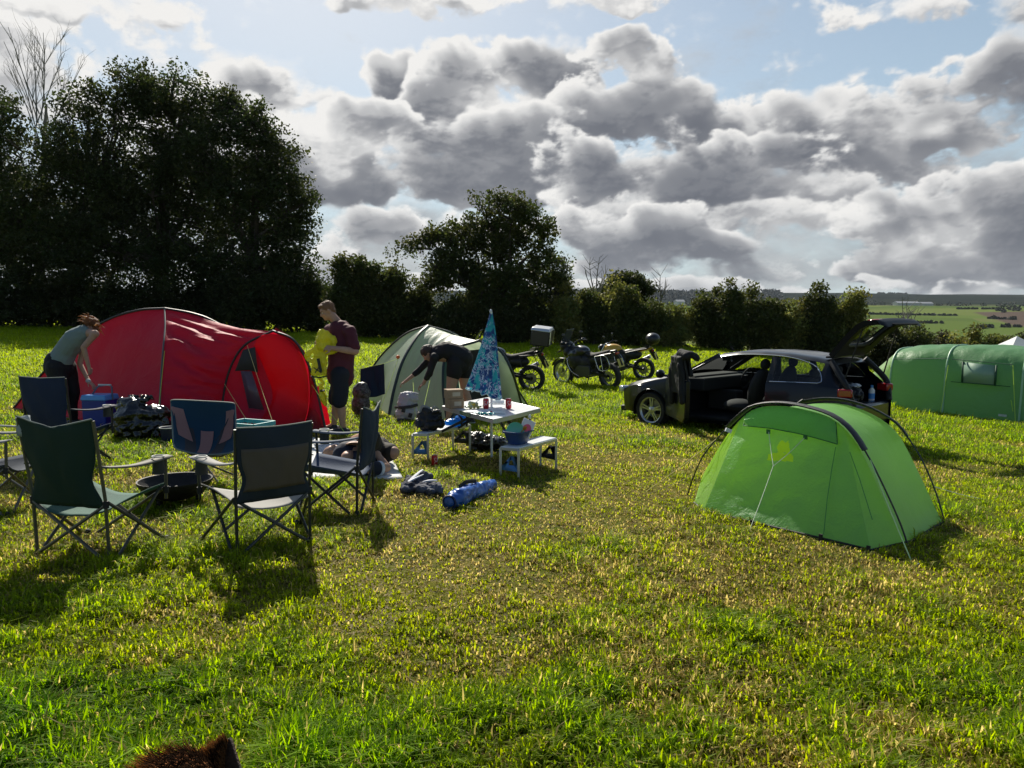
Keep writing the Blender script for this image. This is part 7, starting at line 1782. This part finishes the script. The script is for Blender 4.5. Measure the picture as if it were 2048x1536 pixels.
def woman_left():
    Y0 = 10.0; b0 = at(128, 860, Y0); b = Vector((b0.x, Y0, G(b0.x, Y0))); t = thing('person', 'woman in grey green vest and black leggings bending over the blue cool box', 'person', b)
    Q = lambda px, py, dy=0.: at(px, py, Y0+dy)-b
    pel = Q(118, 730); v = MB(); hc = Q(182, 652, .05); M, P = head(v, hc, (.72, .15, -.68), (.65, .1, .7), .93)
    v.limb([Q(166, 668), hc+Vector((-.02, 0, .0))], [.055, .050], 12)
    v.limb([pel, Q(128, 708), Q(148, 682), Q(166, 670)], [.16, .125, .135, .115], 16); sn, sf = Q(190, 668, -.14), Q(172, 668, .18); v.limb([sf, Q(175, 666), sn], [.055, .07, .055], 12)
    en, wn = Q(167, 695, -.20), Q(178, 735, -.18); v.limb([sn, en], [.048, .038], 12); v.limb([en, wn], [.038, .024], 12); hand(v, wn, (.15, .1, -1), (-.9, .2, 0), .6, .9, 1)
    ef, wf = Q(160, 728, .12), Q(178, 763, -.02); v.limb([sf, ef], [.045, .036], 12); v.limb([ef, wf], [.036, .024], 12); hand(v, wf, (.75, -.1, -.6), (.1, 0, -1), .35, .9, -1)
    legs = [((.02, -.09), Q(118, 855, -.12)), ((.03, .10), Q(148, 855, .12))]
    for (hx, hy), an in legs:
        an = an.copy(); an.z = .08; hp = pel+Vector((hx, hy, -.03)); kn = hp.lerp(an, .5)+Vector((.04, 0, 0)); v.limb([hp, kn, kn.lerp(an, .35)+Vector((-.02, 0, 0)), an], [.105, .065, .058, .036], 14)
    v.organic('body', SKIN, t, .008, 4); eyes(t, M, P, .93)
    v = MB(); v.limb([Q(121, 722), Q(132, 702), Q(150, 679), Q(168, 668)], [.165, .142, .150, .128], 18); v.limb([Q(174, 667, .14), Q(186, 667, -.10)], [.066, .060], 12); v.organic('vest', mat('sage_jersey', (.20, .26, .25), .8, bump=.25, bscale=18, transl=.06), t, .010, 4, ((7, .009, 'n'), (18, .005, 'n')))
    v = MB(); v.limb([pel+Vector((-.01, 0, .03)), pel+Vector((0, 0, -.04))], [.175, .185], 18)
    for (hx, hy), an in legs:
        an = an.copy(); an.z = .08; hp = pel+Vector((hx, hy, -.03)); kn = hp.lerp(an, .5)+Vector((.04, 0, 0)); v.limb([hp, kn, kn.lerp(an, .35)+Vector((-.02, 0, 0)), an+Vector((0, 0, .03))], [.135, .095, .082, .055], 14)
    v.organic('leggings', mat('black_leggings', (.006, .006, .008), .8), t, .010, 4, ((9, .008, 'n'),))
    for _, an in legs: an = an.copy(); an.z = 0; shoe(t, an, (1, -.2, 0), BLKSH, SOLE)
    # loose wind-blown hair: cap, bun and hanging strands
    v = MB(); v.ell(P(-.02, 0, .04), (.10, .085, .09), M); v.ell(P(-.085, 0, .06), (.05, .05, .045), M); v.organic('hair', HAIRR, t, .008, 2, ((30, .012, 'n'), (60, .006, 'r')))
    v = MB(); rg = random.Random(8)
    for k_ in range(46):
        q = rg.random(); a = Q(172+rg.uniform(-8, 10), 640+rg.uniform(-8, 8), rg.uniform(-.08, .08)) if k_ < 22 else Q(190+rg.uniform(-6, 6), 648+rg.uniform(-6, 8), rg.uniform(-.08, .08))
        e = a+(Vector((rg.uniform(-.10, -.02), rg.uniform(-.05, .05), rg.uniform(-.02, .05))) if k_ < 22 else Vector((rg.uniform(.02, .10), rg.uniform(-.05, .05), rg.uniform(-.14, -.02)))); v.tube([a, a.lerp(e, .5)+Vector((rg.uniform(-.02, .02), 0, .012)), e], [.008, .006, .002], 5, cap=False)
    v.build('loose_strands', HAIRR, t)
    v = MB(); v.ell(Q(177, 762, -.03), (.035, .035, .03)); v.organic('wrist_band', mat('pale_grey_cloth', (.42, .46, .48), .7), t, .007, 1, ((20, .006, 'n'),))
woman_left()
def woman_mid():
    Y0 = 11.0; b0 = at(905, 842, Y0); b = Vector((b0.x, Y0, G(b0.x, Y0))); t = thing('person', 'woman in black top and shorts bending down to the pale grey rucksack', 'person', b)
    Q = lambda px, py, dy=0.: at(px, py, Y0+dy)-b
    pel = Q(917, 722); v = MB(); hc = Q(856, 707, -.02); M, P = head(v, hc, (-.62, -.10, -.78), (-.75, 0, .62), .93)
    v.limb([Q(874, 706), hc], [.055, .05], 12); v.limb([pel, Q(905, 708), Q(888, 706), Q(875, 708)], [.155, .13, .135, .115], 16); sn, sf = Q(868, 716, -.16), Q(864, 712, .17); v.limb([sf, Q(870, 710), sn], [.055, .07, .055], 12)
    en, wn = Q(860, 745, -.16), Q(846, 768, -.14); v.limb([sn, en], [.048, .038], 12); v.limb([en, wn], [.036, .024], 12); hand(v, wn, (-.75, 0, -.6), (.4, 0, -.9), .5, .9, 1)
    ef, wf = Q(837, 742, .12), Q(812, 762, .02); v.limb([sf, ef], [.046, .036], 12); v.limb([ef, wf], [.036, .024], 12); hand(v, wf, (-.8, -.1, -.45), (0, 0, -1), .4, .9, -1)
    legs = [((-.04, -.09), Q(896, 840, -.12)), ((.07, .08), Q(938, 840, .15))]
    for (hx, hy), an in legs:
        an = an.copy(); an.z = .08; hp = pel+Vector((hx, hy, -.03)); kn = hp.lerp(an, .5)+Vector((-.02, 0, 0)); v.limb([hp, hp.lerp(kn, .5), kn, kn.lerp(an, .35)+Vector((.025, 0, 0)), an], [.105, .092, .063, .060, .036], 14)
    v.organic('body', SKIN, t, .008, 4); eyes(t, M, P, .93)
    v = MB(); v.limb([Q(924, 716), Q(906, 706), Q(889, 703), Q(874, 707)], [.172, .150, .150, .130], 18); v.limb([sf, Q(870, 708), sn], [.068, .08, .068], 12); v.limb([sn, en, en.lerp(wn, .45)], [.064, .052, .044], 12); v.limb([sf, ef, ef.lerp(wf, .3)], [.060, .050, .044], 12)
    v.organic('jumper', mat('black_jersey', (.008, .008, .010), .8, bump=.3, bscale=18), t, .010, 4, ((7, .012, 'n'), (18, .006, 'n')))
    v = MB(); v.limb([pel+Vector((-.02, 0, .03)), pel+Vector((.01, 0, -.03))], [.172, .178], 18)
    for (hx, hy), an in legs:
        hp = pel+Vector((hx, hy, -.03)); v.limb([hp, hp.lerp(an, .17)], [.125, .120], 14)
    v.organic('shorts', mat('black_shorts', (.007, .007, .009), .8), t, .010, 4)
    for _, an in legs: an = an.copy(); an.z = 0; shoe(t, an, (-1, -.2, 0), BLKSH, SOLE)
    v = MB(); v.ell(P(-.02, 0, .04), (.102, .086, .092), M); v.ell(P(-.06, 0, .0), (.05, .07, .07), M); v.limb([P(-.09, 0, .06), P(-.12, 0, .02), Q(872, 700, -.05)], [.035, .03, .02], 8); v.organic('hair', HAIRD, t, .008, 2, ((35, .008, 'n'),))
woman_mid()
def lying():
    b = gp(715, 925); t = thing('person', 'person in navy t-shirt and brown shorts lying on the patterned mat behind the navy chair', 'person', b)
    zb = b.z+.03; Q = lambda px, py, h: (lambda p: Vector((p.x, p.y, p.z))-b)(gp(px, py, h+.03))
    # head left, hips right, knees bent towards us, one elbow out
    v = MB(); hd = Q(668, 908, .12); M, P = head(v, hd, (-.1, -.35, .93), (-.95, .1, -.05), .98)
    ch = Q(702, 912, .13); pel = Q(745, 902, .12); v.limb([hd, hd.lerp(ch, .5), ch], [.052, .06, .10], 12); v.limb([ch, ch.lerp(pel, .5), pel], [.14, .135, .14], 16)
    s1, s2 = ch+Vector((.0, -.19, .02)), ch+Vector((.0, .19, .02)); v.limb([s1, ch, s2], [.06, .09, .06], 12)
    e1 = Q(773, 935, .06); s1 = Q(742, 938, .08); w1 = Q(752, 905, .20); v.limb([ch, s1, e1], [.07, .062, .046], 12); v.limb([e1, w1], [.045, .028], 12); hand(v, w1, (-.85, .1, .25), (0, 0, -1), .3, 1., 1)
    e2 = ch+Vector((.15, .30, .0)); w2 = Q(722, 888, .26); v.limb([s2, e2], [.055, .044], 12); v.limb([e2, w2], [.042, .028], 12); hand(v, w2, (-.7, -.3, .2), (.1, 0, -1), .25, 1., -1)
    k1 = Q(786, 905, .16); f1 = Q(730, 898, .05); k2 = Q(738, 872, .42); f2 = Q(700, 880, .05)
    v.limb([pel+Vector((0, -.08, 0)), k1], [.10, .068], 14); v.limb([k1, f1], [.06, .036], 12); v.limb([pel+Vector((0, .08, 0)), k2], [.10, .066], 14); v.limb([k2, f2], [.062, .036], 12)
    v.limb([f1, f1+Vector((-.14, 0, -.01))], [.036, .022], 10); v.limb([f2, f2+Vector((-.14, .03, -.02))], [.036, .022], 10)
    v.organic('body', SKIN, t, .009, 4); eyes(t, M, P, .98)
    v = MB(); v.limb([ch+Vector((-.03, 0, 0)), ch.lerp(pel, .5), pel], [.155, .155, .158], 16); v.limb([ch, s1, s1.lerp(e1, .45)], [.085, .080, .068], 12); v.limb([ch, s2, s2.lerp(e2, .5)], [.085, .072, .066], 12); v.organic('t_shirt', mat('navy_tee', (.010, .014, .032), .8), t, .011, 4, ((8, .012, 'n'),))
    v = MB(); v.tube([s1.lerp(e1, .40)+Vector((0, 0, 0)), s1.lerp(e1, .56)], .072, 14); v.build('sleeve_trim', mat('white_trim', (.62, .66, .74), .7), t)
    v = MB(); v.limb([pel+Vector((-.02, 0, 0)), pel+Vector((.05, 0, 0))], [.165, .16], 16); v.limb([pel+Vector((0, -.08, 0)), (pel+Vector((0, -.08, 0))).lerp(k1, .86)], [.125, .098], 14); v.limb([pel+Vector((0, .08, 0)), (pel+Vector((0, .08, 0))).lerp(k2, .80)], [.125, .098], 14)
    v.organic('shorts', mat('brown_shorts', (.030, .024, .018), .85, var=.3), t, .011, 4, ((8, .014, 'n'),))
    v = MB(); v.ell(P(-.03, 0, .045), (.095, .085, .088), M); v.organic('hair', HAIRD, t, .009, 2, ((30, .008, 'n'),))
lying()
# ---------------------------------------------------------------- dog close to the camera
def dog():
    tip = at(461, 1476, 1.40); hd = at(352, 1592, 1.33); b = Vector((hd.x-.25, 1.35, G(hd.x, 1.35))); t = thing('dog', 'brown dog with a black pointed ear at the bottom picture edge', 'dog', b)
    L = lambda p: Vector(p)-b; H = L(hd); T = L(tip); v = MB()
    f = Vector((.55, .55, -.25)).normalized()                            # muzzle looks right and away
    v.ell(H, (.085, .075, .075)); v.limb([H+f*.03+Vector((0, 0, -.01)), H+f*.12+Vector((0, 0, -.03)), H+f*.19+Vector((0, 0, -.04))], [.062, .042, .030], 14)
    neck = H+Vector((-.16, -.10, -.12)); v.limb([H, neck, neck+Vector((-.10, -.10, -.12))], [.075, .085, .11], 16)
    ch = neck+Vector((-.14, -.13, -.13)); hip = ch+Vector((-.38, -.34, .0)); v.limb([ch, ch.lerp(hip, .5)+Vector((0, 0, -.0)), hip], [.14, .12, .11], 18)
    sd = Vector((.66, -.75, 0))
    for s_ in (-1, 1):
        a = ch+sd*.08*s_; v.limb([a, Vector((a.x+.02, a.y+.03, .26)), Vector((a.x, a.y, .12)), Vector((a.x+.02, a.y+.01, .03))], [.06, .035, .024, .026], 10); v.limb([Vector((a.x+.02, a.y+.01, .025)), Vector((a.x+.07, a.y+.05, .02))], [.026, .02], 8)
        a = hip+sd*.08*s_; v.limb([a, Vector((a.x+.06, a.y+.06, .30)), Vector((a.x-.06, a.y-.05, .16)), Vector((a.x-.02, a.y-.02, .03))], [.085, .045, .026, .024], 10); v.limb([Vector((a.x-.02, a.y-.02, .025)), Vector((a.x+.04, a.y+.03, .02))], [.026, .02], 8)
    v.limb(catmull([hip+Vector((-.05, -.05, .03)), hip+Vector((-.2, -.18, -.05)), hip+Vector((-.3, -.24, -.2))], 4), .035, 10)
    FUR = bpy.data.materials.new('dog_fur'); FUR.use_nodes = True; k = NB(FUR.node_tree); p = FUR.node_tree.nodes['Principled BSDF']; p.inputs['Roughness'].default_value = 1; p.inputs['Specular IOR Level'].default_value = .05; oc = k.n('ShaderNodeTexCoord').outputs['Object']
    n = k.noise(oc, 9, 4, .6, 1.).outputs[0]; n2 = k.noise(oc, 160, 2, .5).outputs[0]; k.link(k.ramp(k.m('ADD', k.m('MULTIPLY', n, .8), k.m('MULTIPLY', n2, .2)), [(.36, (.012, .008, .006)), (.47, (.12, .045, .018)), (.6, (.34, .15, .06))]), p.inputs['Base Color'])
    v.organic('body', FUR, t, .010, 4, ((20, .006, 'n'),))
    # ears: tall triangle cones
    EB = mat('ear_black', (.018, .011, .008), .8, col2=(.06, .028, .014), vscale=16, bump=.6, bscale=150); side = Vector((.45, -.75, 0)).normalized()
    def ear(base, tip_, m_):
        v = MB(); n_ = Vector((.35, .9, .1)).normalized(); ax = tip_-base; w = ax.cross(n_).normalized(); G_ = []
        for i in range(13):
            u_ = i/12; hw = .085*(1-u_)+.0008; row = []
            for j in range(9):
                s_ = j/8*2-1; row.append(base+ax*u_+w*(hw*s_)+n_*(.022*(1-s_*s_)*(1-u_)))
            G_.append(row)
        v.grid(G_); return v.build('ear', m_, t, solid=.006)
    e = ear(L(at(425, 1556, 1.36)), T, EB); ear(H+Vector((-.06, -.02, .03)), H+Vector((-.10, -.05, .06)), EB)
    # short fur strands on head, neck and ear rim
    rg = np.random.default_rng(3); V_ = []; C_ = []
    bod = [o for o in t.children if o.name.startswith('body')][0].data; vs = np.array([tuple(q.co) for q in bod.vertices]); ns = np.array([tuple(q.normal) for q in bod.vertices])
    sel = np.where(np.linalg.norm(vs-np.array(H), axis=1) < .24)[0]; sel = rg.choice(sel, 9000)
    d = ns[sel]*.5+np.array([-.6, -.35, .15])+rg.normal(0, .22, (9000, 3)); d /= np.linalg.norm(d, axis=1)[:, None]; L_ = rg.uniform(.018, .045, 9000)[:, None]
    P0 = vs[sel]+rg.normal(0, .003, (9000, 3)); sdv = np.cross(d, rg.normal(0, 1, (9000, 3))); sdv /= np.linalg.norm(sdv, axis=1)[:, None]; wv = sdv*.0013
    V_ = np.stack([P0-wv, P0+wv, P0+d*L_], 1).reshape(-1, 3); hue = rg.random((9000, 1)); pn = np.clip((vnoise(P0[:, 0]+P0[:, 2]*.7, P0[:, 1]-P0[:, 2]*.4, 14, 3)-.38)/.25, 0, 1)[:, None]; cc_ = np.array([.02, .012, .008])*(1-pn)+np.array([.38, .16, .06])*pn; cc_ = cc_*(.6+.8*hue)
    npmesh('fur', V_, np.arange(27000).reshape(9000, 3), mat('fur_strand', (.2, .1, .05), 1., attr='Col', transl=.25, spec=.03), t, color=np.repeat(cc_[:, None, :], 3, 1).reshape(-1, 3))
    # brown hair over the outer half of the ear
    n = 2600; be = L(at(425, 1556, 1.36)); ax = T-be; nn_ = Vector((.35, .9, .1)).normalized(); ww = ax.cross(nn_).normalized()
    u_ = rg.random(n)*.97; s_ = rg.random(n)*1.35-.35
    if (at(425, 1556, 1.36)+ww*.05).x > at(425, 1556, 1.36).x: s_ = -s_
    P0 = np.array(be)+np.array(ax)*u_[:, None]+np.array(ww)*(.085*(1-u_)*s_)[:, None]-np.array(nn_)*(.006+.006*rg.random(n))[:, None]
    d = np.array(ax.normalized())*.6+np.array([-.55, -.3, .25])+rg.normal(0, .2, (n, 3)); d /= np.linalg.norm(d, axis=1)[:, None]; L_ = rg.uniform(.010, .024, n)[:, None]; sdv = np.cross(d, rg.normal(0, 1, (n, 3))); sdv /= np.linalg.norm(sdv, axis=1)[:, None]
    V_ = np.stack([P0-sdv*.0011, P0+sdv*.0011, P0+d*L_], 1).reshape(-1, 3); f_ = np.clip(.25+.75*np.abs(s_)-u_*.3+rg.normal(0, .15, n), 0, 1)[:, None]; cc_ = np.array([.02, .012, .008])*(1-f_)+np.array([.34, .15, .06])*f_
    o = npmesh('ear_fur', V_, np.arange(3*n).reshape(n, 3), MATS['fur_strand'], t, color=np.repeat(cc_[:, None, :], 3, 1).reshape(-1, 3))
dog()
# ---------------------------------------------------------------- morning haze
def haze():
    v = MB(); v.box((0, 3000, 35), (18600, 12400, 190)); m = bpy.data.materials.new('haze_air'); m.use_nodes = True; t = m.node_tree; t.nodes.clear(); k = NB(t)
    p = k.n('ShaderNodeVolumePrincipled'); o = k.n('ShaderNodeOutputMaterial'); p.inputs['Color'].default_value = (.72, .84, 1., 1); p.inputs['Density'].default_value = .00004; p.inputs['Anisotropy'].default_value = .2
    k.link(p.outputs[0], o.inputs['Volume']); ob = v.build('haze', m, smooth=False); ob.display_type = 'WIRE'; tag(ob, 'thin bluish morning haze over the valley', 'haze', kind='stuff')
haze()
make_grass()
bpy.data.scenes.remove(TMP)
